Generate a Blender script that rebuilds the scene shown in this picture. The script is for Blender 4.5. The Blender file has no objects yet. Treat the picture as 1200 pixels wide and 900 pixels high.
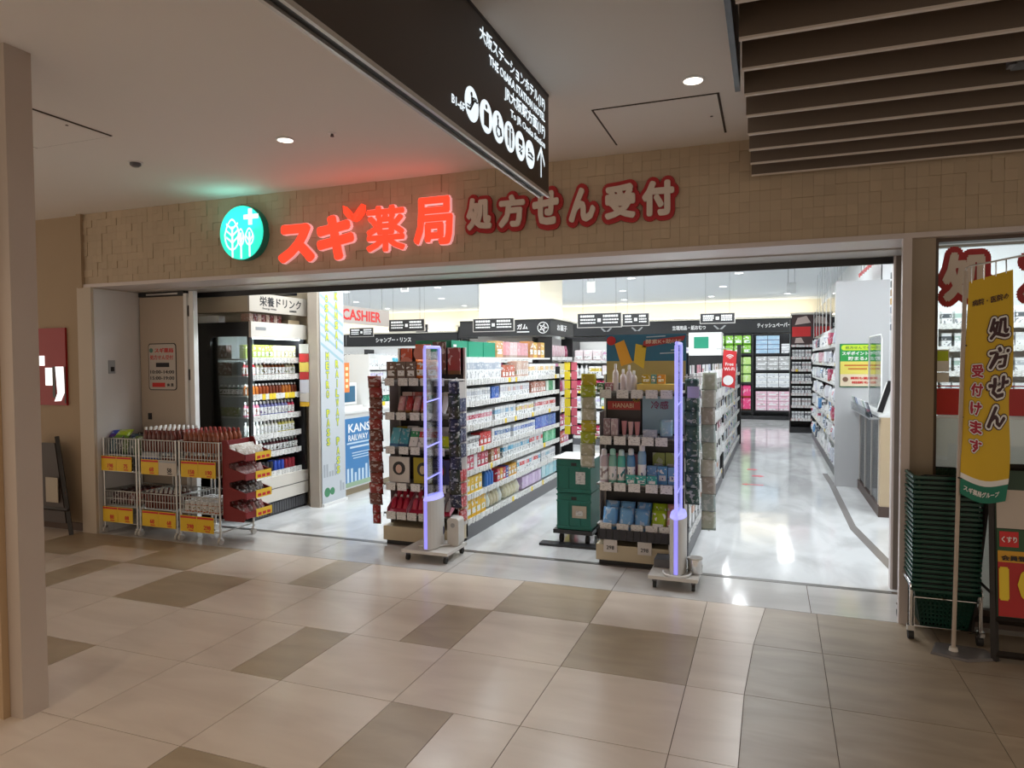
import bpy, math, random
from mathutils import Matrix, Vector, Euler
random.seed(7)
R = math.radians
PI = math.pi
SC = bpy.context.scene
COL = SC.collection

# ---------------------------------------------------------------- camera
cam_d = bpy.data.cameras.new('camera'); cam = bpy.data.objects.new('camera', cam_d); COL.objects.link(cam)
cam_d.sensor_fit = 'HORIZONTAL'; cam_d.sensor_width = 36.0; cam_d.lens = 805.96 / 1200 * 36.0
cam_d.clip_start = 0.05; cam_d.clip_end = 100
_r = Vector((0.93694631, 0.34942192, -0.00599405))
_u = Vector((-0.00568028, 0.03237612, 0.99945961))
_f = Vector((-0.34942716, 0.93640595, -0.0323195))
_m = Matrix((( _r.x, _u.x, -_f.x), (_r.y, _u.y, -_f.y), (_r.z, _u.z, -_f.z))).to_4x4()
_m.translation = Vector((0, 0, 1.5))
cam.matrix_world = _m
SC.camera = cam

# ---------------------------------------------------------------- world and exposure
W = bpy.data.worlds.new('world'); SC.world = W; W.use_nodes = True
W.node_tree.nodes['Background'].inputs[0].default_value = (0.95, 0.80, 0.65, 1)
W.node_tree.nodes['Background'].inputs[1].default_value = 0.92
SC.view_settings.view_transform = 'Standard'; SC.view_settings.look = 'None'
SC.view_settings.gamma = 1.0; SC.view_settings.use_curve_mapping = False
SC.view_settings.exposure = 0.0
SC.cycles.max_bounces = 8; SC.cycles.diffuse_bounces = 4; SC.cycles.glossy_bounces = 3
SC.cycles.transmission_bounces = 6; SC.cycles.transparent_max_bounces = 8
SC.cycles.caustics_reflective = False; SC.cycles.caustics_refractive = False
SC.cycles.use_denoising = True

STORE_LAMP_W = 18.5
STORE_COL = (0.93, 0.98, 1.0)
HALL_LAMP_W = 26.0
HALL_COL = (1.0, 0.80, 0.60)
COVE_E = 1.0

# ---------------------------------------------------------------- materials
MATS = {}
def mat(name, col=(0.8, 0.8, 0.8), rough=0.5, metal=0.0, emit=None, es=1.0, noise=0.0, nscale=8.0, bump=0.0, bscale=20.0, trans=0.0, alpha=1.0, spec=0.5, stretch=None, coat=0.0):
    if name in MATS: return MATS[name]
    m = bpy.data.materials.new(name); m.use_nodes = True
    nt = m.node_tree; b = nt.nodes['Principled BSDF']
    b.inputs['Base Color'].default_value = (*col, 1); b.inputs['Roughness'].default_value = rough
    b.inputs['Metallic'].default_value = metal; b.inputs['Specular IOR Level'].default_value = spec
    b.inputs['Coat Weight'].default_value = coat
    if trans: b.inputs['Transmission Weight'].default_value = trans
    if alpha < 1: b.inputs['Alpha'].default_value = alpha
    if emit is not None:
        b.inputs['Emission Color'].default_value = (*emit, 1); b.inputs['Emission Strength'].default_value = es
    if noise or bump:
        tc = nt.nodes.new('ShaderNodeTexCoord'); mp = nt.nodes.new('ShaderNodeMapping')
        nt.links.new(tc.outputs['Object'], mp.inputs[0])
        if stretch: mp.inputs['Scale'].default_value = stretch
    if noise:
        n = nt.nodes.new('ShaderNodeTexNoise'); n.inputs['Scale'].default_value = nscale; n.inputs['Detail'].default_value = 5
        nt.links.new(mp.outputs[0], n.inputs['Vector'])
        mx = nt.nodes.new('ShaderNodeMix'); mx.data_type = 'RGBA'
        mx.inputs[6].default_value = (*[max(0, c * (1 - noise)) for c in col], 1)
        mx.inputs[7].default_value = (*[min(1, c * (1 + noise)) for c in col], 1)
        nt.links.new(n.outputs[0], mx.inputs[0]); nt.links.new(mx.outputs[2], b.inputs['Base Color'])
    if bump:
        n2 = nt.nodes.new('ShaderNodeTexNoise'); n2.inputs['Scale'].default_value = bscale; n2.inputs['Detail'].default_value = 3
        nt.links.new(mp.outputs[0], n2.inputs['Vector'])
        bp = nt.nodes.new('ShaderNodeBump'); bp.inputs['Strength'].default_value = bump; bp.inputs['Distance'].default_value = 0.02
        nt.links.new(n2.outputs[0], bp.inputs['Height']); nt.links.new(bp.outputs[0], b.inputs['Normal'])
    MATS[name] = m
    return m

def stone_mat(name, c1, c2, rough, scale=1.6, spec=0.5, veins=(1, 3.2, 1)):
    """stone tile: cloudy veining that starts elsewhere on every tile"""
    m = mat(name, c1, rough, spec=spec); nt = m.node_tree; b = nt.nodes['Principled BSDF']
    tc = nt.nodes.new('ShaderNodeTexCoord'); oi = nt.nodes.new('ShaderNodeObjectInfo')
    mp = nt.nodes.new('ShaderNodeMapping'); mp.inputs['Scale'].default_value = veins
    ad = nt.nodes.new('ShaderNodeVectorMath'); ad.operation = 'ADD'
    ml = nt.nodes.new('ShaderNodeMath'); ml.operation = 'MULTIPLY'; ml.inputs[1].default_value = 37.0
    nt.links.new(oi.outputs['Random'], ml.inputs[0]); nt.links.new(tc.outputs['Object'], mp.inputs[0])
    nt.links.new(mp.outputs[0], ad.inputs[0]); nt.links.new(ml.outputs[0], ad.inputs[1])
    n = nt.nodes.new('ShaderNodeTexNoise'); n.inputs['Scale'].default_value = scale; n.inputs['Detail'].default_value = 7
    n.inputs['Distortion'].default_value = 0.6
    nt.links.new(ad.outputs[0], n.inputs['Vector'])
    cr = nt.nodes.new('ShaderNodeValToRGB'); cr.color_ramp.elements[0].position = 0.3; cr.color_ramp.elements[1].position = 0.7
    cr.color_ramp.elements[0].color = (*c1, 1); cr.color_ramp.elements[1].color = (*c2, 1)
    nt.links.new(n.outputs[0], cr.inputs[0]); nt.links.new(cr.outputs[0], b.inputs['Base Color'])
    return m

def print_mat(name, style, rough=0.4):
    """printed packaging; the main colour is the object's own colour"""
    m = bpy.data.materials.new(name); m.use_nodes = True; nt = m.node_tree; L = nt.links; N = nt.nodes
    b = N['Principled BSDF']; b.inputs['Roughness'].default_value = rough
    tc = N.new('ShaderNodeTexCoord'); oi = N.new('ShaderNodeObjectInfo'); sp = N.new('ShaderNodeSeparateXYZ')
    L.new(tc.outputs['Generated'], sp.inputs[0])
    def math_(op, a, bb):
        n = N.new('ShaderNodeMath'); n.operation = op
        for i, x in enumerate((a, bb)):
            if isinstance(x, (int, float)): n.inputs[i].default_value = x
            else: L.new(x, n.inputs[i])
        return n.outputs[0]
    def band(s, lo, hi): return math_('MULTIPLY', math_('GREATER_THAN', s, lo), math_('LESS_THAN', s, hi))
    def mix(f, a, bb):
        n = N.new('ShaderNodeMix'); n.data_type = 'RGBA'; L.new(f, n.inputs[0])
        for i, x in ((6, a), (7, bb)):
            if isinstance(x, tuple): n.inputs[i].default_value = (*x, 1)
            else: L.new(x, n.inputs[i])
        return n.outputs[2]
    z = sp.outputs['Z']; x = sp.outputs['X']; oc = oi.outputs['Color']
    nz = N.new('ShaderNodeTexNoise'); nz.noise_dimensions = '4D'; nz.inputs['Scale'].default_value = 2.6; nz.inputs['Detail'].default_value = 1
    mp = N.new('ShaderNodeMapping'); mp.inputs['Scale'].default_value = (1.2, 1.2, 1.8)
    L.new(tc.outputs['Generated'], mp.inputs[0]); L.new(mp.outputs[0], nz.inputs['Vector']); L.new(math_('MULTIPLY', oi.outputs['Random'], 50.0), nz.inputs['W'])
    ink = math_('GREATER_THAN', nz.outputs[0], 0.58)
    white = (0.82, 0.83, 0.84)
    hs = N.new('ShaderNodeHueSaturation'); hs.inputs['Hue'].default_value = 0.56; hs.inputs['Value'].default_value = 0.55; L.new(oc, hs.inputs['Color'])
    alt = hs.outputs[0]
    if style == 'band':      # white pack with a coloured band and small print
        c = mix(band(z, 0.5, 0.8), white, oc); c = mix(math_('MULTIPLY', ink, band(z, 0.12, 0.42)), c, (0.25, 0.27, 0.3))
        c = mix(math_('MULTIPLY', ink, band(z, 0.56, 0.74)), c, white)
    elif style == 'full':    # coloured pack with a white panel
        f = math_('MULTIPLY', band(z, 0.2, 0.5), band(x, 0.15, 0.85)); c = mix(f, oc, white)
        c = mix(math_('MULTIPLY', ink, band(z, 0.24, 0.45)), c, alt); c = mix(math_('MULTIPLY', ink, band(z, 0.6, 0.88)), c, white)
    elif style == 'wrap':    # bottle with a wrapped label
        c = mix(band(z, 0.12, 0.6), oc, white); c = mix(math_('MULTIPLY', ink, band(z, 0.18, 0.52)), c, alt)
    else:                    # blotchy print
        soft = mix(math_('MULTIPLY', ink, 0.38), oc, white); c = mix(band(z, 0.0, 0.14), soft, alt)
    L.new(c, b.inputs['Base Color'])
    MATS[name] = m
    return m

M_band = print_mat('carton print', 'band'); M_full = print_mat('colour print', 'full')
M_wrap = print_mat('label print', 'wrap', 0.25); M_blot = print_mat('pouch print', 'blot', 0.3)
def objcol_mat(name, rough=0.3, trans=0.0, mul=1.0):
    m = mat(name, (0.8, 0.8, 0.8), rough, trans=trans); nt = m.node_tree
    oi = nt.nodes.new('ShaderNodeObjectInfo'); nt.links.new(oi.outputs['Color'], nt.nodes['Principled BSDF'].inputs['Base Color'])
    return m
M_plain = objcol_mat('plain coloured plastic', 0.3)

M_white = mat('white enamel', (0.78, 0.78, 0.77), 0.35)
M_offw = mat('off white paint', (0.70, 0.66, 0.60), 0.5)
M_cap = mat('white cap plastic', (0.80, 0.80, 0.80), 0.3)
M_black = mat('black enamel', (0.012, 0.012, 0.014), 0.35)
M_dark = mat('dark grey steel', (0.10, 0.10, 0.11), 0.4)
M_grey = mat('grey steel', (0.35, 0.36, 0.37), 0.35, metal=0.3)
M_chrome = mat('chrome', (0.75, 0.75, 0.75), 0.12, metal=1.0)
M_wire = mat('galvanised wire', (0.62, 0.62, 0.60), 0.3, metal=0.85)
M_alu = mat('satin aluminium', (0.60, 0.57, 0.54), 0.35, metal=0.6)
M_rubber = mat('black rubber', (0.02, 0.02, 0.02), 0.7)
M_tag = None
M_yellow = mat('yellow card', (0.85, 0.62, 0.03), 0.5)
M_red = mat('red card', (0.55, 0.02, 0.025), 0.5)
M_redink = mat('red ink', (0.62, 0.02, 0.02), 0.5)
M_blackink = mat('black ink', (0.015, 0.015, 0.02), 0.6)
M_whiteink = mat('white ink', (0.85, 0.85, 0.85), 0.5)
M_glass = mat('clear glass', (0.95, 0.98, 0.97), 0.02, trans=1.0)
M_acry = mat('clear acrylic', (0.9, 0.95, 0.95), 0.05, trans=1.0)

def tag_mat():
    m = mat('price card print', (0.8, 0.8, 0.8), 0.5); nt = m.node_tree; b = nt.nodes['Principled BSDF']
    tc = nt.nodes.new('ShaderNodeTexCoord'); n = nt.nodes.new('ShaderNodeTexNoise'); n.inputs['Scale'].default_value = 150; n.inputs['Detail'].default_value = 1
    mp = nt.nodes.new('ShaderNodeMapping'); mp.inputs['Scale'].default_value = (0.35, 0.35, 1.3); nt.links.new(tc.outputs['Object'], mp.inputs[0]); nt.links.new(mp.outputs[0], n.inputs['Vector'])
    cr = nt.nodes.new('ShaderNodeValToRGB'); cr.color_ramp.interpolation = 'CONSTANT'
    cr.color_ramp.elements[0].color = (0.74, 0.74, 0.72, 1); cr.color_ramp.elements[1].position = 0.60; cr.color_ramp.elements[1].color = (0.38, 0.38, 0.38, 1)
    nt.links.new(n.outputs[0], cr.inputs[0]); nt.links.new(cr.outputs[0], b.inputs['Base Color'])
    return m
M_tag = tag_mat()

# ---------------------------------------------------------------- mesh helpers
class MB:
    def __init__(s): s.v = []; s.f = []; s.m = []; s.sm = []
    def add(s, vs, fs, mi=0, sm=False):
        o = len(s.v); s.v += [tuple(v) for v in vs]
        for f in fs: s.f.append(tuple(i + o for i in f)); s.m.append(mi); s.sm.append(sm)
        return s
    def box(s, x0, x1, y0, y1, z0, z1, mi=0):
        return s.add([(x0, y0, z0), (x1, y0, z0), (x1, y1, z0), (x0, y1, z0), (x0, y0, z1), (x1, y0, z1), (x1, y1, z1), (x0, y1, z1)],
                     [(0, 3, 2, 1), (4, 5, 6, 7), (0, 1, 5, 4), (1, 2, 6, 5), (2, 3, 7, 6), (3, 0, 4, 7)], mi)
    def frustum(s, a, z0, b, z1, mi=0, sm=False, cap=True):
        """a, b: lists of (x, y) with equal length"""
        n = len(a); vs = [(x, y, z0) for x, y in a] + [(x, y, z1) for x, y in b]
        fs = [(i, (i + 1) % n, n + (i + 1) % n, n + i) for i in range(n)]
        s.add(vs, fs, mi, sm)
        if cap: s.add(vs, [tuple(range(n - 1, -1, -1)), tuple(range(n, 2 * n))], mi)
        return s
    def tube(s, pts, r, n=6, mi=0, closed=False, sm=True):
        pts = [Vector(p) for p in pts]; k = len(pts); rings = []
        for i, p in enumerate(pts):
            if closed: d = pts[(i + 1) % k] - pts[i - 1]
            else: d = pts[min(i + 1, k - 1)] - pts[max(i - 1, 0)]
            d.normalize(); a = Vector((0, 0, 1)) if abs(d.z) < 0.9 else Vector((1, 0, 0))
            u = d.cross(a).normalized(); w = d.cross(u)
            rr = r[i] if isinstance(r, (list, tuple)) else r
            rings.append([p + u * math.cos(2 * PI * j / n) * rr + w * math.sin(2 * PI * j / n) * rr for j in range(n)])
        vs = [v for rg in rings for v in rg]; fs = []
        for i in range(k if closed else k - 1):
            a, b = i * n, ((i + 1) % k) * n
            fs += [(a + j, b + j, b + (j + 1) % n, a + (j + 1) % n) for j in range(n)]
        s.add(vs, fs, mi, sm)
        if not closed: s.add(vs, [tuple(range(n)), tuple((k - 1) * n + j for j in range(n - 1, -1, -1))], mi)
        return s
    def lathe(s, prof, cx=0, cy=0, n=12, mi=0, sx=1, sy=1, sm=True):
        vs = [(cx + r * sx * math.cos(2 * PI * j / n), cy + r * sy * math.sin(2 * PI * j / n), z) for r, z in prof for j in range(n)]
        fs = [(i * n + j, i * n + (j + 1) % n, (i + 1) * n + (j + 1) % n, (i + 1) * n + j) for i in range(len(prof) - 1) for j in range(n)]
        s.add(vs, fs, mi, sm)
        s.add(vs, [tuple(range(n - 1, -1, -1)), tuple((len(prof) - 1) * n + j for j in range(n))], mi)
        return s
    def prism(s, poly, d0, d1, plane='xz', mi=0):
        """extrude an outline of (a, b) points: xz outlines along y, yz outlines along x, xy along z"""
        n = len(poly)
        def P(a, b, d): return {'xz': (a, d, b), 'yz': (d, a, b), 'xy': (a, b, d)}[plane]
        vs = [P(a, b, d0) for a, b in poly] + [P(a, b, d1) for a, b in poly]
        fs = [(i, (i + 1) % n, n + (i + 1) % n, n + i) for i in range(n)] + [tuple(range(n - 1, -1, -1)), tuple(range(n, 2 * n))]
        return s.add(vs, fs, mi)
    def mesh(s, name, mats):
        me = bpy.data.meshes.new(name); me.from_pydata(s.v, [], s.f)
        for m in mats: me.materials.append(m)
        me.polygons.foreach_set('material_index', s.m); me.polygons.foreach_set('use_smooth', s.sm)
        me.update(); return me
    def build(s, name, mats, parent=None, local=False):
        if not isinstance(mats, (list, tuple)): mats = [mats]
        if parent is not None and not local:
            o = wloc(parent); s.v = [(x - o.x, y - o.y, z - o.z) for x, y, z in s.v]
            return put(name, s.mesh(name, mats), parent)
        if parent is None and not local:
            xs = [v[0] for v in s.v]; ys = [v[1] for v in s.v]; zs = [v[2] for v in s.v]
            o = ((min(xs) + max(xs)) / 2, (min(ys) + max(ys)) / 2, min(zs))
            s.v = [(x - o[0], y - o[1], z - o[2]) for x, y, z in s.v]
            return put(name, s.mesh(name, mats), None, o)
        return put(name, s.mesh(name, mats), parent)

def wloc(o):
    l = Vector(o.location)
    while o.parent: o = o.parent; l += Vector(o.location)
    return l
def put(name, me, parent=None, loc=(0, 0, 0), rot=(0, 0, 0), scale=(1, 1, 1)):
    o = bpy.data.objects.new(name, me); COL.objects.link(o)
    if parent is not None: o.parent = parent
    o.location = loc; o.rotation_euler = rot; o.scale = scale
    return o
def tag(o, label=None, cat=None, group=None, kind=None):
    if label: o['label'] = label
    if cat: o['category'] = cat
    if group: o['group'] = group
    if kind: o['kind'] = kind
    return o
def thing(name, label, cat, loc=(0, 0, 0), rz=0, group=None):
    o = bpy.data.objects.new(name, None); COL.objects.link(o); o.empty_display_size = 0.05
    o.location = loc; o.rotation_euler = (0, 0, rz)
    return tag(o, label, cat, group)
def struct(name, mb, mats, label=None):
    o = mb.build(name, mats); tag(o, label, None, None, 'structure'); return o
def copy_tree(o, parent=None):
    c = o.copy(); COL.objects.link(c)
    if parent is not None: c.parent = parent
    for ch in list(o.children): copy_tree(ch, c)
    return c
def B(x0, x1, y0, y1, z0, z1): return MB().box(x0, x1, y0, y1, z0, z1)
def circ(r, n=16, cx=0, cy=0, sx=1, sy=1): return [(cx + r * sx * math.cos(2 * PI * i / n), cy + r * sy * math.sin(2 * PI * i / n)) for i in range(n)]

# ---------------------------------------------------------------- lettering
_TX = {}
def text_mesh(body, bold=0.0, depth=0.0, res=2, line=1.0):
    key = (body, bold, depth, res, line)
    if key in _TX: return _TX[key]
    if bold > 0:   # heavier strokes with round corners: the letter repeated round a small circle
        me0, w0, h0 = text_mesh(body, 0.0, depth, res, line); n = 20 if bold > .15 else 12 if bold > .05 else 6
        vs = [v.co.copy() for v in me0.vertices]; fs = [tuple(p.vertices) for p in me0.polygons]; mb = MB()
        for i in range(n + 1):
            a = 2 * PI * i / n; dx, dy = (bold * math.cos(a), bold * math.sin(a)) if i < n else (0, 0)
            mb.add([(v.x + dx, v.y + dy, v.z * (1 - .015 * i)) for v in vs], fs)
        me = mb.mesh('lettering', []); _TX[key] = (me, w0 + 2 * bold, h0 + 2 * bold); return _TX[key]
    cu = bpy.data.curves.new('lettering', 'FONT'); cu.body = body; cu.align_x = 'CENTER'; cu.offset = 0
    cu.extrude = depth; cu.resolution_u = res; cu.space_line = line; cu.fill_mode = 'BOTH'
    ob = bpy.data.objects.new('lettering', cu); COL.objects.link(ob)
    dg = bpy.context.evaluated_depsgraph_get()
    me = bpy.data.meshes.new_from_object(ob.evaluated_get(dg))
    bpy.data.objects.remove(ob); bpy.data.curves.remove(cu)
    me.materials.clear()
    if len(me.vertices):
        xs = [v.co.x for v in me.vertices]; ys = [v.co.y for v in me.vertices]
        cx, cy = (min(xs) + max(xs)) / 2, (min(ys) + max(ys)) / 2
        for v in me.vertices: v.co.x -= cx; v.co.y -= cy
        w, h = max(xs) - min(xs), max(ys) - min(ys)
    else: w = h = 1
    _TX[key] = (me, w, h); return _TX[key]
def T(body, loc, w=None, h=None, rz=0.0, m=None, parent=None, bold=0.01, depth=0.01, thick=0.002, name='lettering', res=2, line=1.0, tilt=0.0, base_fit=False):
    """lettering facing -Y when rz = 0; loc is the centre, world coordinates less the parent's"""
    me0, tw, th = text_mesh(body, bold, depth, res, line)
    if base_fit: tw, th = tw - 2 * bold, th - 2 * bold
    key = (body, bold, depth, res, line, m.name)
    if key in _TX: me = _TX[key]
    else:
        me = me0.copy(); me.materials.append(m); _TX[key] = me
    sx = (w / tw) if w else (h / th); sy = (h / th) if h else sx
    o = bpy.data.objects.new(name, me); COL.objects.link(o)
    if parent is not None:
        o.parent = parent; pl = wloc(parent); loc = (loc[0] - pl.x, loc[1] - pl.y, loc[2] - pl.z)
    o.location = loc; o.rotation_euler = (PI / 2 + tilt, 0, rz); o.scale = (sx, sy, thick / (2 * depth))
    return o
print('lib ok')

def arch_glass(name, tint=(0.97, 0.99, 0.98), refl=1.0):
    m = bpy.data.materials.new(name); m.use_nodes = True; nt = m.node_tree; N = nt.nodes; L = nt.links
    N.remove(N['Principled BSDF']); out = N['Material Output']
    t = N.new('ShaderNodeBsdfTransparent'); t.inputs[0].default_value = (*tint, 1)
    g = N.new('ShaderNodeBsdfGlossy'); g.inputs['Roughness'].default_value = 0.02
    fr = N.new('ShaderNodeFresnel'); fr.inputs[0].default_value = 1.45
    mu = N.new('ShaderNodeMath'); mu.operation = 'MULTIPLY'; mu.inputs[1].default_value = refl; L.new(fr.outputs[0], mu.inputs[0])
    mx = N.new('ShaderNodeMixShader'); L.new(mu.outputs[0], mx.inputs[0]); L.new(t.outputs[0], mx.inputs[1]); L.new(g.outputs[0], mx.inputs[2])
    L.new(mx.outputs[0], out.inputs[0]); return m
M_pane = arch_glass('window glass')
M_panel = arch_glass('clear plastic', (0.96, 0.98, 0.99), 0.7)

# ---------------------------------------------------------------- lamps
def area(name, loc, power, col, size=0.2, rot=(0, 0, 0), shape='DISK', sy=None, parent=None, spread=None):
    d = bpy.data.lights.new(name, 'AREA'); d.energy = power; d.color = col; d.shape = shape; d.size = size
    if sy: d.size_y = sy
    if spread: d.spread = spread
    o = bpy.data.objects.new(name, d); COL.objects.link(o); o.location = loc; o.rotation_euler = rot
    if parent is not None: o.parent = parent
    return o

M_lampface = mat('lit lamp face', (0.9, 0.9, 0.9), 0.5, emit=(0.97, 0.99, 1.0), es=6.0)
M_lampwarm = mat('lit warm lamp face', (0.9, 0.9, 0.9), 0.5, emit=(1.0, 0.88, 0.74), es=5.0)
M_ring = mat('white lamp ring', (0.8, 0.8, 0.8), 0.4)
def downlight_meshes(r):
    ring = MB(); n = 20
    a, b = circ(r, n), circ(r * 1.22, n)
    vs = [(x, y, 0) for x, y in a] + [(x, y, 0) for x, y in b] + [(x, y, -0.008) for x, y in a] + [(x, y, -0.004) for x, y in b] + [(x, y, 0.03) for x, y in a]
    fs = []
    for i in range(n):
        j = (i + 1) % n
        fs += [(2 * n + i, 2 * n + j, 3 * n + j, 3 * n + i), (n + i, n + j, 3 * n + j, 3 * n + i)[::-1], (2 * n + i, 4 * n + i, 4 * n + j, 2 * n + j)]
    ring.add(vs, fs)
    disc = MB().add([(x, y, 0.0) for x, y in a], [tuple(range(n - 1, -1, -1))])
    return ring.mesh('ring', [M_ring]), disc
_ring_s, _disc_s = downlight_meshes(0.075); _disc_s = _disc_s.mesh('lens', [M_lampface])
_ring_h, _disc_h = downlight_meshes(0.045); _disc_h = _disc_h.mesh('lens', [M_lampwarm])

# ================================================================ SETTING
CZ = 2.82            # hall ceiling
SZ = 3.04            # shop ceiling
TW, TD = 0.6018, 0.5919
GX, GY = -2.1554, 4.3944

M_joint = mat('dark brown joint', (0.10, 0.065, 0.04), 0.8)
M_light = stone_mat('light stone tile', (0.58, 0.49, 0.41), (0.68, 0.59, 0.50), 0.26)
M_tan = stone_mat('tan stone tile', (0.33, 0.255, 0.17), (0.41, 0.325, 0.22), 0.32, scale=2.4)
M_brown = stone_mat('brown stone tile', (0.29, 0.225, 0.155), (0.38, 0.30, 0.215), 0.34, scale=3.0)
M_thresh = stone_mat('grey threshold stone', (0.50, 0.48, 0.46), (0.62, 0.60, 0.58), 0.12, scale=1.2)
M_shopfloor = None

fl_ = struct('floor', B(-9, 6, -4, GY, -0.05, -0.004), M_joint)
def floor_tile(x0, x1, y0, y1, m, parent=None):
    g = 0.0016
    if isinstance(x0, tuple): pts = [(x0[0] + g, y0 + g), (x1[0] - g, y0 + g), (x1[1] - g, y1 - g), (x0[1] + g, y1 - g)]
    else: pts = [(x0 + g, y0 + g), (x1 - g, y0 + g), (x1 - g, y1 - g), (x0 + g, y1 - g)]
    cx = sum(p[0] for p in pts) / 4; cy = sum(p[1] for p in pts) / 4
    mb = MB().prism([(x - cx, y - cy) for x, y in pts], -0.003, 0.0, 'xy')
    o = put('floor_tile', mb.mesh('floor_tile', [m]), fl_)
    pl = wloc(fl_); o.location = (cx - pl.x, cy - pl.y, -pl.z); return o
# colours read off the photograph: L light, T tan, 'LT' / 'TL' two half-width tiles, 'h' tan far half with light near half
TL = {0: {-6: 'T', -5: 'h', -4: 'T', -3: 'L', -2: 'LT', -1: 'L', 0: 'L', 1: 'T', 2: 'L'},
      1: {-6: 'L', -5: 'LT', -4: 'L', -3: 'T', -2: 'L', -1: 'L', 0: 'LT', 1: 'L', 2: 'T'},
      2: {-5: 'L', -4: 'L', -3: 'L', -2: 'L', -1: 'LT', 0: 'L', 1: 'L', 2: 'L'},
      3: {-3: 'T', -2: 'L', -1: 'L', 0: 'L', 1: 'TL', 2: 'L'},
      4: {-2: 'L', -1: 'L', 0: 'T', 1: 'L', 2: 'LT'},
      5: {0: 'L', 1: 'LT', 2: 'L'}}
MM = {'L': M_light, 'T': M_tan}
def curve_x(y):   # the curved joint between the pale and the brown paving
    t = (y - 2.9) / 1.5
    return -0.098 + 0.088 * t * t if t > 0 else -0.098 + 0.03 * t * t
for r in range(0, 9):
    y1 = GY - r * TD; y0 = y1 - TD
    for c in range(-10, 4):
        x0 = GX + c * TW; x1 = x0 + TW
        k = TL.get(r, {}).get(c) or random.choice(['L', 'L', 'L', 'T', 'LT'])
        if c == 3:
            floor_tile((x0, x0), (curve_x(y0), curve_x(y1)), y0, y1, M_light); continue
        if k in 'LT' and len(k) == 1: floor_tile(x0, x1, y0, y1, MM[k])
        elif k == 'h':
            floor_tile(x0, x1, y0, y0 + TD * 0.55, M_light); floor_tile(x0, x1, y0 + TD * 0.55, y1, M_tan)
        else:
            xm = (x0 + x1) / 2; floor_tile(x0, xm, y0, y1, MM[k[0]]); floor_tile(xm, x1, y0, y1, MM[k[1]])
    xb = [0.262 + 0.012 * (y0 - 3.4) / 1.0, 0.262 + 0.012 * (y1 - 3.4) / 1.0]
    floor_tile((curve_x(y0), curve_x(y1)), (xb[0], xb[1]), y0, y1, M_brown)
    for i, xs in enumerate((0.86, 1.46, 2.06, 2.66, 3.26)):
        p0 = (xb[0], xb[1]) if i == 0 else (xs - 0.6, xs - 0.6)
        floor_tile(p0, (xs, xs), y0, y1, M_brown)

# shop floor
def shop_floor_mat():
    m = mat('polished pale shop floor', (0.70, 0.71, 0.72), 0.09, spec=0.7); nt = m.node_tree; b = nt.nodes['Principled BSDF']; L = nt.links
    tc = nt.nodes.new('ShaderNodeTexCoord')
    mp = nt.nodes.new('ShaderNodeMapping'); mp.inputs['Scale'].default_value = (1, 0.5, 1); mp.inputs['Rotation'].default_value = (0, 0, 0.6); L.new(tc.outputs['Object'], mp.inputs[0])
    n = nt.nodes.new('ShaderNodeTexNoise'); n.inputs['Scale'].default_value = 2.2; n.inputs['Detail'].default_value = 8; n.inputs['Distortion'].default_value = 1.4
    L.new(mp.outputs[0], n.inputs['Vector'])
    cr = nt.nodes.new('ShaderNodeValToRGB'); cr.color_ramp.elements[0].position = 0.36; cr.color_ramp.elements[1].position = 0.6
    cr.color_ramp.elements[0].color = (0.60, 0.60, 0.61, 1); cr.color_ramp.elements[1].color = (0.78, 0.79, 0.80, 1)
    L.new(n.outputs[0], cr.inputs[0]); L.new(cr.outputs[0], b.inputs['Base Color'])
    n2 = nt.nodes.new('ShaderNodeTexNoise'); n2.inputs['Scale'].default_value = 2.5; n2.inputs['Detail'].default_value = 1; L.new(tc.outputs['Object'], n2.inputs['Vector'])
    bp = nt.nodes.new('ShaderNodeBump'); bp.inputs['Strength'].default_value = 0.07; bp.inputs['Distance'].default_value = 0.05; L.new(n2.outputs[0], bp.inputs['Height']); L.new(bp.outputs[0], b.inputs['Normal'])
    return m
M_shopfloor = shop_floor_mat()
struct('floor', B(-14.5, 6, 4.985, 19.3, -0.05, 0.0), M_shopfloor)
th = struct('floor', B(-9, 6, GY, 4.985, -0.05, -0.004), M_joint)
for i in range(-6, 3):
    x0 = GX + i * 1.2; 
    mb = B(x0 + 0.002, x0 + 1.198, GY + 0.003, 4.925, -0.003, 0.0)
    o = mb.build('floor_tile', [M_thresh], th)
struct('trim_1', B(-5.56, 0.75, 4.93, 4.98, -0.03, 0.001), mat('door track steel', (0.16, 0.15, 0.14), 0.35, metal=0.5))
# the grey band let into the shop floor on the right
band = [(0.69, 9.05), (0.755, 9.05), (0.735, 6.9), (0.87, 5.55), (0.82, 5.45), (0.685, 6.75)]
band = [(0.672, 9.9), (0.735, 9.9), (0.755, 9.05), (0.745, 6.85), (0.93, 5.05), (0.86, 5.05), (0.685, 6.7), (0.69, 9.05)]
struct('trim_2', MB().prism(band, 0.0005, 0.002, 'xy'), mat('grey inlaid band', (0.22, 0.20, 0.19), 0.25))
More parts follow.
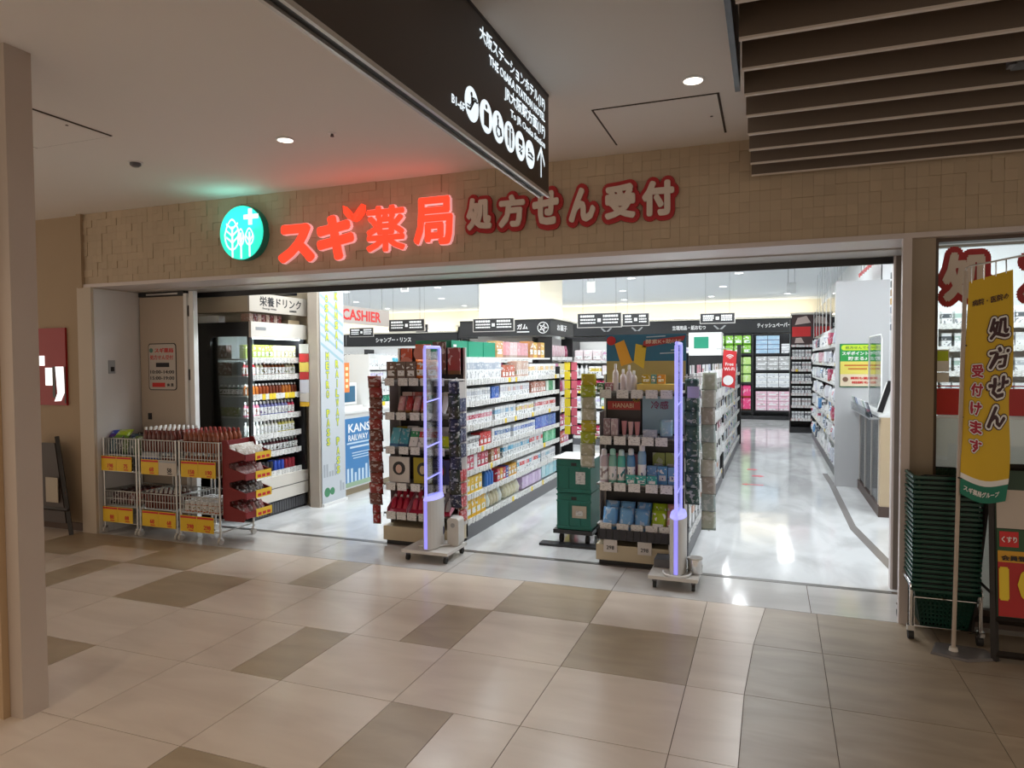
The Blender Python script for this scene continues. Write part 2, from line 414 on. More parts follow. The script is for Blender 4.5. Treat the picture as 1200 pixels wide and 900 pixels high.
# red adhesive arrows
M_arrow = mat('red floor tape', (0.75, 0.08, 0.12), 0.4)
for (cx, cy, s, fl, where) in ((-0.175, 8.745, 1.0, 1, 'long red arrow stuck on the shop floor nearest the entrance'), (-0.12, 9.42, 0.6, 0, 'short red arrow on the shop floor behind the long arrow'), (-0.2, 9.96, 0.55, 0, 'short red arrow on the shop floor farthest from the entrance')):
    w = 0.125 * s
    if fl: pts = [(cx - w, cy), (cx - w * .5, cy + .06), (cx - w * .5, cy + .022), (cx + w, cy + .022), (cx + w, cy - .022), (cx - w * .5, cy - .022), (cx - w * .5, cy - .06)]
    else: pts = [(cx + w, cy), (cx + w * .2, cy + .09), (cx + w * .2, cy + .05), (cx - w, cy + .05), (cx - w, cy - .05), (cx + w * .2, cy - .05), (cx + w * .2, cy - .09)]
    tag(MB().prism(pts, 0.0005, 0.002, 'xy').build('floor_arrow', [M_arrow]), where, 'floor marking')

# ceilings
M_ceil = mat('warm white ceiling paint', (0.80, 0.76, 0.72), 0.8)
M_sceil = mat('cool white ceiling paint', (0.84, 0.88, 0.91), 0.7)
struct('ceiling', B(-10, 6, -4, 5.09, CZ, CZ + 0.08), M_ceil)
struct('ceiling', B(-14.5, 6, 5.1, 19.3, SZ, SZ + 0.08), M_sceil)

# shopfront header clad with little stone blocks
M_fasc = mat('beige wall backing', (0.20, 0.14, 0.09), 0.8)
M_blk = [stone_mat('stone block %s' % n, c, tuple(x * 1.12 for x in c), 0.7, scale=3.0) for n, c in (('sand', (0.46, 0.365, 0.26)), ('buff', (0.475, 0.375, 0.265)), ('dun', (0.45, 0.355, 0.25)))]
FX0, FX1, FZ0 = -5.68, 4.0, 2.205
wf = struct('wall_front', B(FX0, FX1, 4.405, 5.07, FZ0, CZ), M_fasc)
bs = 0.0586; ncol = int((FX1 - FX0) / bs); nrow = 10; bh = (CZ - FZ0) / nrow
cells = {}
rr = random.Random(3)
for i in range(ncol):
    for j in range(nrow):
        if (i, j) in cells: continue
        k = rr.random(); lv = rr.choice([0, 0, 1, 2])
        grp = [(i, j)] if k < .3 else [(i, j), (i + 1, j)] if k < .55 else [(i, j), (i, j + 1)] if k < .75 else [(i, j), (i + 1, j), (i, j + 1)]
        for g in grp:
            if g not in cells: cells[g] = lv
bmesh_ = [B(0.0004, bs - 0.0004, -(0.003 + 0.003 * l), 0.0, 0.0004, bh - 0.0004) for l in range(3)]
bme = [[b.mesh('wall_tile', [m]) for m in M_blk] for b in bmesh_]
rest = MB(); pl = wloc(wf); cnt = 0
X_IND = -0.42
for i in range(ncol):
    x = FX0 + i * bs
    for j in range(nrow):
        l = cells.get((i, j), 0); z = FZ0 + j * bh
        if X_IND <= x < 1.34 and cnt < 300:
            put('wall_tile', rr.choice(bme[l]), wf, (x - pl.x, 4.405 - pl.y, z - pl.z)); cnt += 1
        else: rest.box(x + .0004, x + bs - .0004, 4.405 - (0.003 + 0.003 * l), 4.405, z + .0004, z + bh - .0004, rr.randrange(3))
o = rest.build('wall_tile', M_blk, wf); tag(o, kind='stuff')
M_lip = mat('pinkish metal lip', (0.62, 0.55, 0.53), 0.4)
M_lip2 = mat('grey metal head', (0.42, 0.39, 0.36), 0.4)
struct('trim_3', B(-5.735, 4.0, 4.385, 4.74, 2.175, 2.204), M_lip)
struct('trim_4', B(-5.56, 0.80, 4.74, 5.05, 2.165, 2.204), M_lip2)
struct('trim_5', B(-5.56, 0.80, 5.05, 5.075, 2.12, 2.204), M_black)
struct('trim_6', B(0.70, 0.745, 4.385, 4.43, 0, 2.175), M_lip)
struct('trim_7', B(0.765, 0.81, 5.03, 5.10, 0, 2.165), mat('brown door post', (0.17, 0.135, 0.11), 0.4))
struct('trim_8', B(0.752, 0.765, 5.03, 5.10, 0, 2.165), M_lip)
# inside face over the opening, up to the shop ceiling
struct('wall_front', B(-14.5, 6, 5.075, 5.10, 2.204, SZ), M_sceil)
# pier on the right and window frame
M_pier = mat('taupe laminate', (0.34, 0.275, 0.205), 0.5)
struct('wall_right', B(0.745, 0.868, 4.43, 4.62, 0, 2.175), M_pier)
struct('wall_right', B(0.812, 0.868, 4.62, 5.10, 0, 2.175), M_white)
M_wframe = mat('dark window frame', (0.09, 0.06, 0.045), 0.4)
M_wallw = mat('white shop wall paint', (0.78, 0.79, 0.80), 0.6)

# left: pier, side wall, wall beyond
M_wallL = mat('beige hall wall', (0.38, 0.28, 0.18), 0.7, noise=0.04, nscale=3)
M_pierL = mat('pale pier panel', (0.50, 0.42, 0.33), 0.5)
struct('wall_left', B(-5.735, -5.566, 4.375, 4.84, 0, 2.175), M_pierL)
struct('wall_left', B(-5.566, -5.56, 4.40, 4.92, 0, 2.165), mat('pale grey side panel', (.66, .64, .62), .5))
struct('wall_left', B(-10, -5.735, 4.42, 4.60, 0, CZ), M_wallL)
struct('trim_9', B(-5.715, -5.665, 4.37, 4.42, 2.17, CZ), M_wallL)
struct('baseboard_left', B(-10, -5.735, 4.405, 4.42, 0, 0.07), mat('dark skirting', (0.09, 0.05, 0.03), 0.5))
struct('wall_far_right', B(6, 6.1, 4.6, 19.3, 0, SZ), M_wallL)
# near column at the left edge of the view
colm = struct('wall_column', B(-3.5, -2.944, 1.955, 2.066, 0, CZ), mat('taupe column panel', (0.50, 0.42, 0.36), 0.5))
struct('trim_10', B(-3.6, -3.02, 1.925, 1.954, 0, CZ), mat('brown column edge', (0.46, 0.32, 0.19), 0.5))
# shop walls
M_warmwall = mat('cream cove wall', (0.85, 0.80, 0.68), 0.7)
struct('wall_back', B(-14.5, 1.3, 19.0, 19.3, 0, SZ), M_warmwall)
struct('wall_shop_left', B(-14.6, -14.5, 5.1, 19.3, 0, SZ), M_wallw)
struct('wall_pharmacy', B(1.23, 1.30, 9.02, 19.0, 0, SZ), M_wallw)
struct('wall_pharmacy', B(2.8, 2.9, 5.1, 9.0, 0, SZ), M_wallw)
struct('wall_pharmacy', B(1.23, 2.9, 9.0, 9.1, 0, SZ), M_wallw)
# dark header boards on the back wall with the lit cove above
M_header = mat('black header board', (0.02, 0.02, 0.022), 0.5)
hb = struct('trim_11', B(-8.7, 1.2, 18.72, 18.99, 2.2, 2.55), M_header)
hb2 = struct('trim_12', B(-14.4, -8.72, 18.72, 18.99, 2.02, 2.38), M_header)
struct('trim_13', B(-8.75, 1.2, 18.64, 18.99, 2.56, 2.61), M_warmwall)
struct('trim_14', B(-14.4, -8.72, 18.64, 18.99, 2.39, 2.44), M_warmwall)
M_cove = mat('cove light strip', (1, 1, 1), 0.5, emit=(1.0, 0.90, 0.70), es=COVE_E * 5)
for (a, b, z) in ((-8.6, 1.1, 2.62), (-14.3, -8.8, 2.45)):
    cl = MB().box(a, b, 18.70, 18.74, z, z + 0.03).build('cove_light', [M_cove]); tag(cl, 'warm strip light on the ledge above the %s' % ('tissue shelves' if a > -9 else 'shampoo sign board'), 'light')
    area('cove_lamp', ((a + b) / 2, 18.72, z + .04), 12, (1, .9, .7), abs(b - a), (PI - 0.25, 0, 0), 'RECTANGLE', 0.05)

# ---- shop ceiling lamps, in rows; front row hidden, added to brighten the threshold
k = 0
sl = None
for yy, xs in ((5.5, (-3.95, -2.9, -1.75, -0.35)), (6.6, (-4.9, -3.4, -1.9, -0.35)), (8.4, (-7.6, -5.6, -3.6, -1.8, -0.2)), (10.6, (-9.4, -7.2, -5.0, -3.3, -1.5, 0.3)), (12.8, (-11, -8.6, -6.4, -4.4, -2.4, -0.5)), (15.0, (-12.5, -9.8, -7.4, -5.2, -3.0, -0.9)), (17.2, (-13, -10.2, -7.8, -5.6, -3.4, -1.3, 0.4))):
    for x in xs:
        if sl is None:
            sl = thing('ceiling_light', 'round white downlight lit in the shop ceiling', 'ceiling light', (x, yy, SZ), group='downlights in the shop ceiling')
            put('rim', _ring_s, sl); put('lens', _disc_s, sl, (0, 0, -0.002)); area('lamp', (0, 0, -0.03), STORE_LAMP_W, STORE_COL, 0.3, parent=sl)
        else:
            c = copy_tree(sl); c.location = (x, yy, SZ)
for x, yy in ((1.8, 5.7), (1.8, 6.7), (2.1, 7.9)):  # foremost one is unseen, added to brighten the cabinets behind the glass
    c = copy_tree(sl); c.location = (x, yy, SZ)
    c['label'] = 'round white downlight lit in the ceiling behind the window'; c['group'] = 'downlights behind the window'
# ---- hall lamps
hl = None
for (x, y) in ((-2.68, 3.38), (-0.34, 3.37), (-2.68, 0.7), (-0.34, 0.7), (-5.0, 0.7), (-5.0, -1.8), (-2.6, -1.8), (1.9, -1.8), (0.6, -1.2)):
    o = thing('ceiling_light', '', 'ceiling light', (x, y, CZ))
    put('rim', _ring_h, o); put('lens', _disc_h, o, (0, 0, -0.002))
    d = bpy.data.lights.new('lamp', 'SPOT'); d.energy = HALL_LAMP_W; d.color = HALL_COL; d.spot_size = R(125); d.spot_blend = 0.7; d.shadow_soft_size = 0.045
    if y > 3: d.energy *= 0.5; d.spot_size = R(100)
    l = bpy.data.objects.new('lamp', d); COL.objects.link(l); l.parent = o; l.location = (0, 0, -0.04)
    o['label'] = {(-2.68, 3.38): 'small warm downlight in the hall ceiling above the red shop sign', (-0.34, 3.37): 'small warm downlight beside the large ceiling hatch'}.get((x, y), 'small warm downlight in the hall ceiling behind the viewer')
    if y < 3: o['group'] = 'hall downlights'

# ---- ceiling hatches, sprinklers, sensors
M_gap = mat('shadow gap black', (0.06, 0.045, 0.035), 0.8)
def hatch(name, x0, x1, y0, y1, z, label, parent_mat):
    t = thing(name, label, 'ceiling hatch', ((x0 + x1) / 2, (y0 + y1) / 2, z))
    B(x0, x1, y0, y1, z - 0.004, z + 0.001).build('frame', [M_gap], t)
    B(x0 + .012, x1 - .012, y0 + .006, y1 - .006, z - 0.006, z).build('panel', [parent_mat], t)
    MB().lathe([(.008, z - .008), (.008, z - .005)], x1 - .06, (y0 + y1) / 2, 8).build('latch', [M_gap], t)
hatch('ceiling_hatch', -0.88, -0.235, 3.575, 4.2, CZ, 'square hatch panel in the hall ceiling beside the downlight', M_ceil)
hatch('ceiling_hatch', -4.18, -3.56, 2.5, 2.96, CZ, 'hatch panel in the hall ceiling beside the near column', M_ceil)
for i, (x, y) in enumerate(((-2.45, 9.5), (-0.95, 7.2), (-0.1, 6.6), (-2.0, 6.9), (-4.4, 9.3))):
    hatch('ceiling_hatch', x - .3, x + .3, y - .3, y + .3, SZ, 'white square hatch in the shop ceiling %s' % ('above the middle aisle', 'above the blue advertising panel', 'above the right aisle', 'near the shopfront above the aisle', 'above the medicine shelves')[i], M_sceil)
s = thing('smoke_detector', 'small round detector on the hall ceiling left of the teal glow', 'detector', (-3.89, 3.4, CZ))
MB().lathe([(.045, CZ - .006), (.045, CZ)], -3.89, 3.4, 16).build('base', [M_ring], s)
MB().lathe([(.02, CZ - .03), (.034, CZ - .02), (.034, CZ - .006)], -3.89, 3.4, 16).build('sensor', [M_dark], s)
s = thing('sprinkler', 'small sprinkler head on the hall ceiling beside the hanging sign', 'sprinkler', (-2.36, 3.39, CZ))
MB().lathe([(.024, CZ - .004), (.024, CZ)], -2.36, 3.39, 12).build('plate', [M_ring], s)
MB().lathe([(.011, CZ - .02), (.007, CZ - .004)], -2.36, 3.39, 8).build('nozzle', [M_dark], s)

# ================================================================ PRODUCTS
_PM = {}
def lin(h):   # '#rrggbb' -> linear rgb
    v = [int(h[i:i + 2], 16) / 255 for i in (1, 3, 5)]
    return tuple(c / 12.92 if c <= 0.04045 else ((c + 0.055) / 1.055) ** 2.4 for c in v)
PRMATS = [M_band, M_full, M_wrap, M_blot, M_plain]
def pmesh(kind, w, d, h, style=0):
    key = (kind, round(w, 3), round(d, 3), round(h, 3), style)
    if key in _PM: return _PM[key]
    mb = MB(); mats = [PRMATS[style], M_cap]
    if kind == 'box': mb.box(-w / 2, w / 2, -d / 2, d / 2, 0, h)
    elif kind == 'bottle':
        r = w / 2; k = d / w
        mb.lathe([(r * .9, 0), (r, h * .03), (r, h * .62), (r * .8, h * .72), (r * .38, h * .80), (r * .36, h * .84)], n=10, sy=k)
        mb.lathe([(r * .44, h * .83), (r * .44, h * .97), (r * .36, h)], n=10, mi=1, sy=k)
    elif kind == 'spray':
        r = w / 2
        mb.lathe([(r, 0), (r, h * .66), (r * .9, h * .72), (r * .62, h * .77)], n=12); mb.lathe([(r * .62, h * .77), (r * .66, h * .9), (r * .5, h * .97), (r * .3, h)], n=12, mi=1)
    elif kind == 'can':
        r = w / 2; mb.lathe([(r * .85, 0), (r, h * .06), (r, h * .9), (r * .8, h)], n=10)
    elif kind == 'jar':
        r = w / 2; mb.lathe([(r, 0), (r, h * .7)], n=10); mb.lathe([(r * .95, h * .7), (r * .95, h)], n=10, mi=1)
    elif kind == 'tube':
        r = w / 2; n = 10
        a = circ(r * .55, n); b = [(x * 1.9, y * .12) for x, y in circ(r * .55, n)]
        mb.frustum(circ(r * .5, n), 0, circ(r * .5, n), h * .16, 1); mb.frustum(circ(r * .62, n, sy=.8), h * .16, [(x, y * .12) for x, y in circ(r, n)], h, 0, True)
    elif kind == 'pouch':
        mb2 = [(-w / 2, 0), (w / 2, 0), (w / 2 * .94, h * .5), (w / 2, h), (-w / 2, h), (-w / 2 * .94, h * .5)]
        vs = []; n = 6
        zs = [0, .12, .5, .85, 1]; ds = [.05, .8, 1, .5, .04]
        for z, q in zip(zs, ds):
            for sx, sy in ((-1, 0), (-.6, -1), (.6, -1), (1, 0), (.6, 1), (-.6, 1)):
                vs.append((sx * w / 2, sy * q * d / 2, z * h))
        fs = [(i * 6 + j, i * 6 + (j + 1) % 6, (i + 1) * 6 + (j + 1) % 6, (i + 1) * 6 + j) for i in range(4) for j in range(6)] + [(5, 4, 3, 2, 1, 0), tuple(range(24, 30))]
        mb.add(vs, fs, 0, True)
    elif kind == 'card':   # hanging blister card: flat card, clear bubble, hang hole tab
        mb.box(-w / 2, w / 2, d * .8, d * .8 + .002, 0, h); mb.frustum([(-w * .36, d * .8), (-w * .36, -d * .2), (w * .36, -d * .2), (w * .36, d * .8)], h * .12, [(-w * .33, d * .8), (-w * .33, 0), (w * .33, 0), (w * .33, d * .8)], h * .62, 1)
    elif kind == 'pack':   # soft plastic multi-pack with crimped ends
        mb.frustum([(-w * .5, -d * .1), (w * .5, -d * .1), (w * .5, d * .1), (-w * .5, d * .1)], 0, [(-w * .47, -d * .5), (w * .47, -d * .5), (w * .47, d * .5), (-w * .47, d * .5)], h * .14)
        mb.box(-w * .47, w * .47, -d * .5, d * .5, h * .14, h * .9)
        mb.frustum([(-w * .47, -d * .5), (w * .47, -d * .5), (w * .47, d * .5), (-w * .47, d * .5)], h * .9, [(-w * .42, -d * .2), (w * .42, -d * .2), (w * .42, d * .2), (-w * .42, d * .2)], h)
    me = mb.mesh(kind, mats); _PM[key] = me; return me

CATN = {'box': ('carton', 'box'), 'bottle': ('bottle', 'bottle'), 'spray': ('spray_can', 'spray can'), 'can': ('drink_can', 'can'), 'jar': ('jar', 'jar'), 'tube': ('tube', 'tube'), 'pouch': ('pouch', 'pouch'), 'card': ('blister_pack', 'blister pack'), 'pack': ('soft_pack', 'pack')}
def product(kind, w, d, h, loc, rz=0.0, col='#ffffff', style=0, label='', group=None, tilt=0.0, name=None, cat=None, capcol=None):
    o = put(name or CATN[kind][0], pmesh(kind, w, d, h, style), None, loc, (tilt, 0, rz))
    c = lin(col) if isinstance(col, str) else col
    o.color = (*c, 1); return tag(o, label, cat or CATN[kind][1], group)

class Bay:
    """a run of shelf seen from its front; u runs left to right as a shopper sees it, d into the shelf"""
    def __init__(s, x, y, rz): s.x, s.y, s.rz = x, y, rz; s.c, s.s = math.cos(rz), math.sin(rz)
    def P(s, u, d, z): return (s.x + s.c * u - s.s * d, s.y + s.s * u + s.c * d, z)
    def box(s, mb, u0, u1, d0, d1, z0, z1, mi=0):
        c = [s.P(u, d, 0)[:2] for u, d in ((u0, d0), (u1, d0), (u1, d1), (u0, d1))]
        vs = [(x, y, z0) for x, y in c] + [(x, y, z1) for x, y in c]
        mb.add(vs, [(0, 3, 2, 1), (4, 5, 6, 7), (0, 1, 5, 4), (1, 2, 6, 5), (2, 3, 7, 6), (3, 0, 4, 7)], mi); return mb

def fixture(bay, L, depth, zs, top, label, name='gondola_shelf', cat='shelf', base=0.12, mback=None, mshelf=None, mpost=None, mbase=None, rail=0.045, tags=True, group=None, side=True, tagp=0.9, backh=None, tagw=.045, z0=0.0):
    mback = mback or M_white; mshelf = mshelf or M_white; mpost = mpost or M_black; mbase = mbase or M_dark
    t = thing(name, label, cat, bay.P(L / 2, depth / 2, 0), 0, group)
    bay.box(MB(), 0, L, depth - .02, depth, base, top).build('back_panel', [mback], t)
    bay.box(MB(), 0, L, 0.0, depth, z0, base).build('base', [mbase], t)
    if side:
        bay.box(MB(), -.02, 0, 0.0, depth, z0, top).build('upright', [mpost], t); bay.box(MB(), L, L + .02, 0.0, depth, z0, top).build('upright', [mpost], t)
    rr = random.Random(int(L * 1000) + len(zs))
    for z in zs:
        sh = bay.box(MB(), 0.001, L - .001, 0.012, depth - .02, z - .018, z).build('shelf', [mshelf], t)
        bay.box(MB(), 0.001, L - .001, 0.004, .012, z - .03, z + rail - .03).build('price_rail', [mshelf], sh)
        if tags:
            mb = MB(); u = .02
            while u < L - tagw - .01:
                w = tagw * rr.choice((.8, 1, 1, 1.3))
                if rr.random() < tagp: bay.box(mb, u, u + w, -.001, .004, z - .034, z + rail - .034 + rr.choice((0, 0, .008)), 0 if rr.random() < .96 else 1)
                u += w + rr.choice((.006, .012, .03))
            tag(mb.build('price_tag', [M_tag, M_yellow], sh), kind='stuff')
    return t

def fill(bay, u0, u1, z, plan, label, group, maxh=0.2, d0=0.03, rnd=None, gap=0.006, runs=(2, 5), deep=1, tilt=0.0, name=None):
    """plan: list of (kind, w, d, h, style, colours, noun)"""
    rnd = rnd or random; u = u0
    while u < u1:
        kind, w, d, h, st, cols = rnd.choice(plan); col = rnd.choice(cols); h = min(h, maxh)
        for k in range(rnd.randint(*runs)):
            if u + w > u1: u = u1; break
            for q in range(deep):
                product(kind, w, d, h, bay.P(u + w / 2, d0 + d / 2 + q * (d + .004), z + .001), bay.rz, col, st, label(kind), group(kind), tilt, name=(name + '_' + CATN[kind][0]) if name else None)
            u += w + gap
        u += gap
NOUN = {k: v[1] for k, v in CATN.items()}
def lab(fmt): return lambda k: fmt % {'box': 'carton', 'card': 'hanging blister pack', 'pack': 'soft pack'}.get(k, NOUN[k])
def grp(fmt): return lambda k: fmt % {'box': 'cartons', 'bottle': 'bottles', 'card': 'blister packs', 'pack': 'soft packs', 'pouch': 'pouches', 'tube': 'tubes', 'can': 'cans', 'jar': 'jars', 'spray': 'spray cans'}[k]

PALE = ['#e8eef2', '#dfe6ea', '#b9d3e6', '#e9c9cf', '#cfe3d2', '#f0e7c0', '#c9c2e2', '#f2f2f2']
MIXC = ['#d03a3a', '#3c6fc4', '#2c9a78', '#e0b020', '#d878a8', '#7f9fd8', '#e8e8e8', '#9a6a4a', '#f0f0f0', '#40a8c0']

# ---------------------------------------------------------------- centre-left medicine gondola, face at X = -2.37 looking +X
gA = Bay(-2.37, 5.25, PI / 2); LA = 2.75
tA = fixture(gA, LA, 0.60, (0.15, 0.36, 0.565, 0.745, 0.945, 1.15, 1.335), 1.44, 'long white medicine shelf with seven tiers facing the middle aisle', tagp=.95, mbase=M_dark)
tiers = [
 (0.15, .17, 'bottom tier', [('box', .085, .12, .16, 1, ['#e8b820']), ], 'A'),
 (0.36, .15, 'sixth tier from the top', None, ''), (0.565, .13, 'fifth tier from the top', None, ''), (0.745, .14, 'fourth tier from the top', None, ''),
 (0.945, .15, 'third tier from the top', None, ''), (1.15, .13, 'second tier from the top', None, ''), (1.335, .2, 'top tier', None, '')]
rA = random.Random(11)
w_, gB_ = 'white and pale', None
# bottom tier: yellow cartons, then pale packets, lilac pouches, big light-blue packs
def seg(bay, u0, u1, z, kind, w, d, h, st, cols, label, group, d0=.03, gap=.006, rnd=rA, tilt=0.0):
    u = u0; i = 0; nm = 'medicine_carton' if (bay is gA and kind == 'box') else None
    while u + w <= u1 + 1e-6:
        product(kind, w, d, h * rnd.uniform(.96, 1.02), bay.P(u + w / 2, d0 + d / 2, z + .001), bay.rz, rnd.choice(cols), st, label, group, tilt, name=nm); u += w + gap; i += 1
seg(gA, .06, .50, .15, 'box', .10, .12, .17, 1, ['#e9b71e'], 'bright yellow carton on the bottom tier of the medicine shelf', 'yellow cartons on the bottom tier')
seg(gA, .52, .95, .15, 'pouch', .07, .08, .15, 3, ['#cfd8b8', '#dfe6df', '#c9bfa0'], 'pale green and beige pouch on the bottom tier of the medicine shelf', 'pale pouches on the bottom tier')
seg(gA, .97, 1.45, .15, 'pouch', .08, .09, .15, 3, ['#d9d2b2', '#e5e1cc'], 'cream pouch on the bottom tier of the medicine shelf', 'cream pouches on the bottom tier')
seg(gA, 1.47, 2.1, .15, 'pack', .10, .1, .16, 3, ['#cdb4dc', '#d9c4e6'], 'lilac soft pack on the bottom tier of the medicine shelf', 'lilac packs on the bottom tier')
seg(gA, 2.13, 2.72, .15, 'pack', .14, .12, .19, 3, ['#9cd4e0', '#b9dfe8'], 'large light blue soft pack at the far end of the bottom tier', 'light blue packs on the bottom tier')
seg(gA, .06, .48, .36, 'box', .08, .1, .15, 1, ['#eac02c'], 'bright yellow carton on the second tier above the floor', 'yellow cartons on the sixth tier')
seg(gA, .50, .75, .36, 'bottle', .06, .06, .17, 4, ['#3a78c8'], 'blue bottle beside the yellow cartons on the medicine shelf', 'blue bottles on the sixth tier')
seg(gA, .77, 1.3, .36, 'box', .07, .09, .12, 1, ['#c83848', '#3450a8', '#d8a028'], 'red, blue or amber carton in the middle of the second tier above the floor', 'mixed cartons on the sixth tier')
seg(gA, 1.32, 2.1, .36, 'box', .07, .09, .13, 0, ['#d84848', '#5ca8c8', '#e8c0c8'], 'white carton with a coloured band on the second tier above the floor', 'banded cartons on the sixth tier')
seg(gA, 2.12, 2.72, .36, 'box', .07, .09, .13, 0, ['#8fb8c8', '#c8ccd2'], 'white carton at the far end of the second tier above the floor', 'white cartons on the sixth tier')
seg(gA, .06, .6, .565, 'box', .075, .09, .13, 1, ['#d24a66', '#e8e0e4', '#b83a50'], 'pink or crimson carton at the near end of the third tier above the floor', 'pink cartons on the fifth tier')
seg(gA, .62, .9, .565, 'box', .07, .09, .12, 1, ['#b89068', '#c43838'], 'brown or red carton on the third tier above the floor', 'brown cartons on the fifth tier')
seg(gA, .92, 1.7, .565, 'box', .065, .09, .13, 0, ['#3fa0c8', '#58b8d8', '#a8c8d8'], 'white carton with a light blue band on the third tier above the floor', 'light blue banded cartons on the fifth tier')
seg(gA, 1.72, 2.2, .565, 'box', .07, .09, .14, 0, ['#d0585c', '#d8d8dc'], 'white carton with a red band on the third tier above the floor', 'red banded cartons on the fifth tier')
seg(gA, 2.22, 2.72, .565, 'box', .07, .09, .13, 3, ['#58c890', '#9be0bc'], 'mint green carton at the far end of the third tier above the floor', 'mint cartons on the fifth tier')
seg(gA, .06, .35, .745, 'box', .065, .09, .11, 0, ['#909090'], 'white and grey carton at the near end of the middle tier', 'grey cartons on the fourth tier')
seg(gA, .36, .62, .745, 'box', .08, .09, .12, 1, ['#d0322e'], 'red carton with a white panel on the middle tier', 'red cartons on the fourth tier')
seg(gA, .64, 1.2, .745, 'box', .065, .09, .13, 0, ['#4a74b8', '#d8d8d8', '#88a0c0'], 'white carton with a blue band on the middle tier', 'blue banded cartons on the fourth tier')
seg(gA, 1.22, 1.9, .745, 'box', .07, .09, .12, 0, ['#5878c0', '#9fb4e0'], 'white and periwinkle carton on the middle tier', 'periwinkle cartons on the fourth tier')
seg(gA, 1.92, 2.72, .745, 'box', .07, .09, .14, 3, ['#3f6fd0', '#6f98e0', '#4f80c8'], 'blue carton at the far end of the middle tier', 'blue cartons on the fourth tier')
seg(gA, .06, .7, .945, 'box', .06, .09, .12, 0, ['#c04058', '#d8889a'], 'white carton with a crimson band on the third tier from the top', 'crimson banded cartons on the third tier')
seg(gA, .72, 1.3, .945, 'box', .065, .09, .13, 0, ['#88b8d8', '#c8d4dc'], 'white carton with a pale blue band on the third tier from the top', 'pale blue banded cartons on the third tier')
seg(gA, 1.32, 1.9, .945, 'box', .07, .09, .12, 0, ['#e0c468', '#ddb6a4'], 'white carton with a yellow or peach band on the third tier from the top', 'yellow banded cartons on the third tier')
seg(gA, 1.92, 2.72, .945, 'box', .07, .09, .13, 0, ['#c83c44', '#e0a0a8'], 'white carton with a red band far along the third tier from the top', 'red banded cartons on the third tier')
seg(gA, .06, .62, 1.15, 'box', .055, .09, .12, 0, ['#b8bcc4', '#d0d4dc'], 'slim white carton at the near end of the second tier from the top', 'slim white cartons on the second tier')
seg(gA, .64, .84, 1.15, 'box', .09, .09, .12, 3, ['#2e62b8'], 'royal blue carton on the second tier from the top', 'royal blue cartons on the second tier')
seg(gA, .86, 1.75, 1.15, 'box', .065, .09, .13, 0, ['#d8b0b0', '#e4c8b8', '#d0d0d8'], 'white and blush carton on the second tier from the top', 'blush cartons on the second tier')
seg(gA, 1.77, 2.3, 1.15, 'box', .08, .09, .13, 1, ['#a86a58', '#c89888'], 'rust brown carton on the second tier from the top', 'rust cartons on the second tier')
seg(gA, 2.32, 2.72, 1.15, 'box', .08, .09, .13, 3, ['#2f9a70', '#d8e8e0'], 'green and white carton at the far end of the second tier from the top', 'green cartons on the second tier')
seg(gA, .04, .9, 1.335, 'box', .05, .10, .20, 0, ['#a8b4c4', '#b8c0cc'], 'tall slim white carton at the near end of the top tier', 'tall white cartons on the top tier', gap=.003)
seg(gA, .92, 1.3, 1.335, 'box', .08, .1, .13, 1, ['#b85838', '#7a3a28', '#c86a50'], 'rust or brown carton on the top tier of the medicine shelf', 'rust cartons on the top tier')
seg(gA, 1.32, 1.7, 1.335, 'box', .04, .1, .17, 1, ['#c8a898', '#d8c0b0'], 'slim beige carton on the top tier of the medicine shelf', 'slim beige cartons on the top tier')
seg(gA, 1.72, 2.72, 1.335, 'box', .09, .1, .14, 0, ['#e0b468', '#e8c890', '#d8d0c8'], 'white and apricot carton at the far end of the top tier', 'apricot cartons on the top tier')
# storage cartons standing on top of the gondola
M_greenc = mat('green carton board', (0.01, 0.26, 0.15), 0.45)
for i, (u, w) in enumerate(((.02, .34), (.37, .34), (.72, .30))):
    t = thing('storage_carton', ('green printed carton on top of the medicine shelf, nearest the entrance', 'green carton on top of the medicine shelf, second from the entrance', 'green carton on top of the medicine shelf, beside the small grey box')[i], 'box', gA.P(u + w / 2, .3, 1.56), group=None)
    gA.box(MB(), u, u + w - .01, .14, .48, 1.545, 1.685).build('body', [M_greenc], t)
    gA.box(MB(), u + .15, u + .17, .139, .481, 1.6855, 1.687).build('tape', [M_whiteink], t)
    if i == 0:
        gA.box(MB(), u + .12, u + .16, .135, .1395, 1.585, 1.60).build('lettering', [M_whiteink], t)
        gA.box(MB(), u + .03, u + .09, .135, .1395, 1.63, 1.65).build('lettering', [M_whiteink], t)
# board shelf carrying them
tp = gA.box(MB(), 0, LA, .12, .52, 1.525, 1.544); tp.build('top_shelf', [M_white], tA)
for u0, u1, w, d, h, st, cols, l in ((1.05, 1.25, .17, .1, .16, 1, ['#caa070'], 'tan carton standing on top of the medicine shelf beside the green cartons'), (1.30, 2.0, .11, .12, .16, 3, ['#d8a0a8', '#c87888', '#e8c8c8'], 'pink and white carton standing on top of the medicine shelf'), (2.05, 2.7, .13, .12, .18, 1, ['#d8b050', '#e0c070', '#b07848'], 'gold and brown carton at the far end of the top of the medicine shelf')):
    seg(gA, u0, u1, 1.545, 'box', w, d, h, st, cols, l, l.split(' standing')[0].split(' at the')[0] + 's on the shelf top', d0=.14)
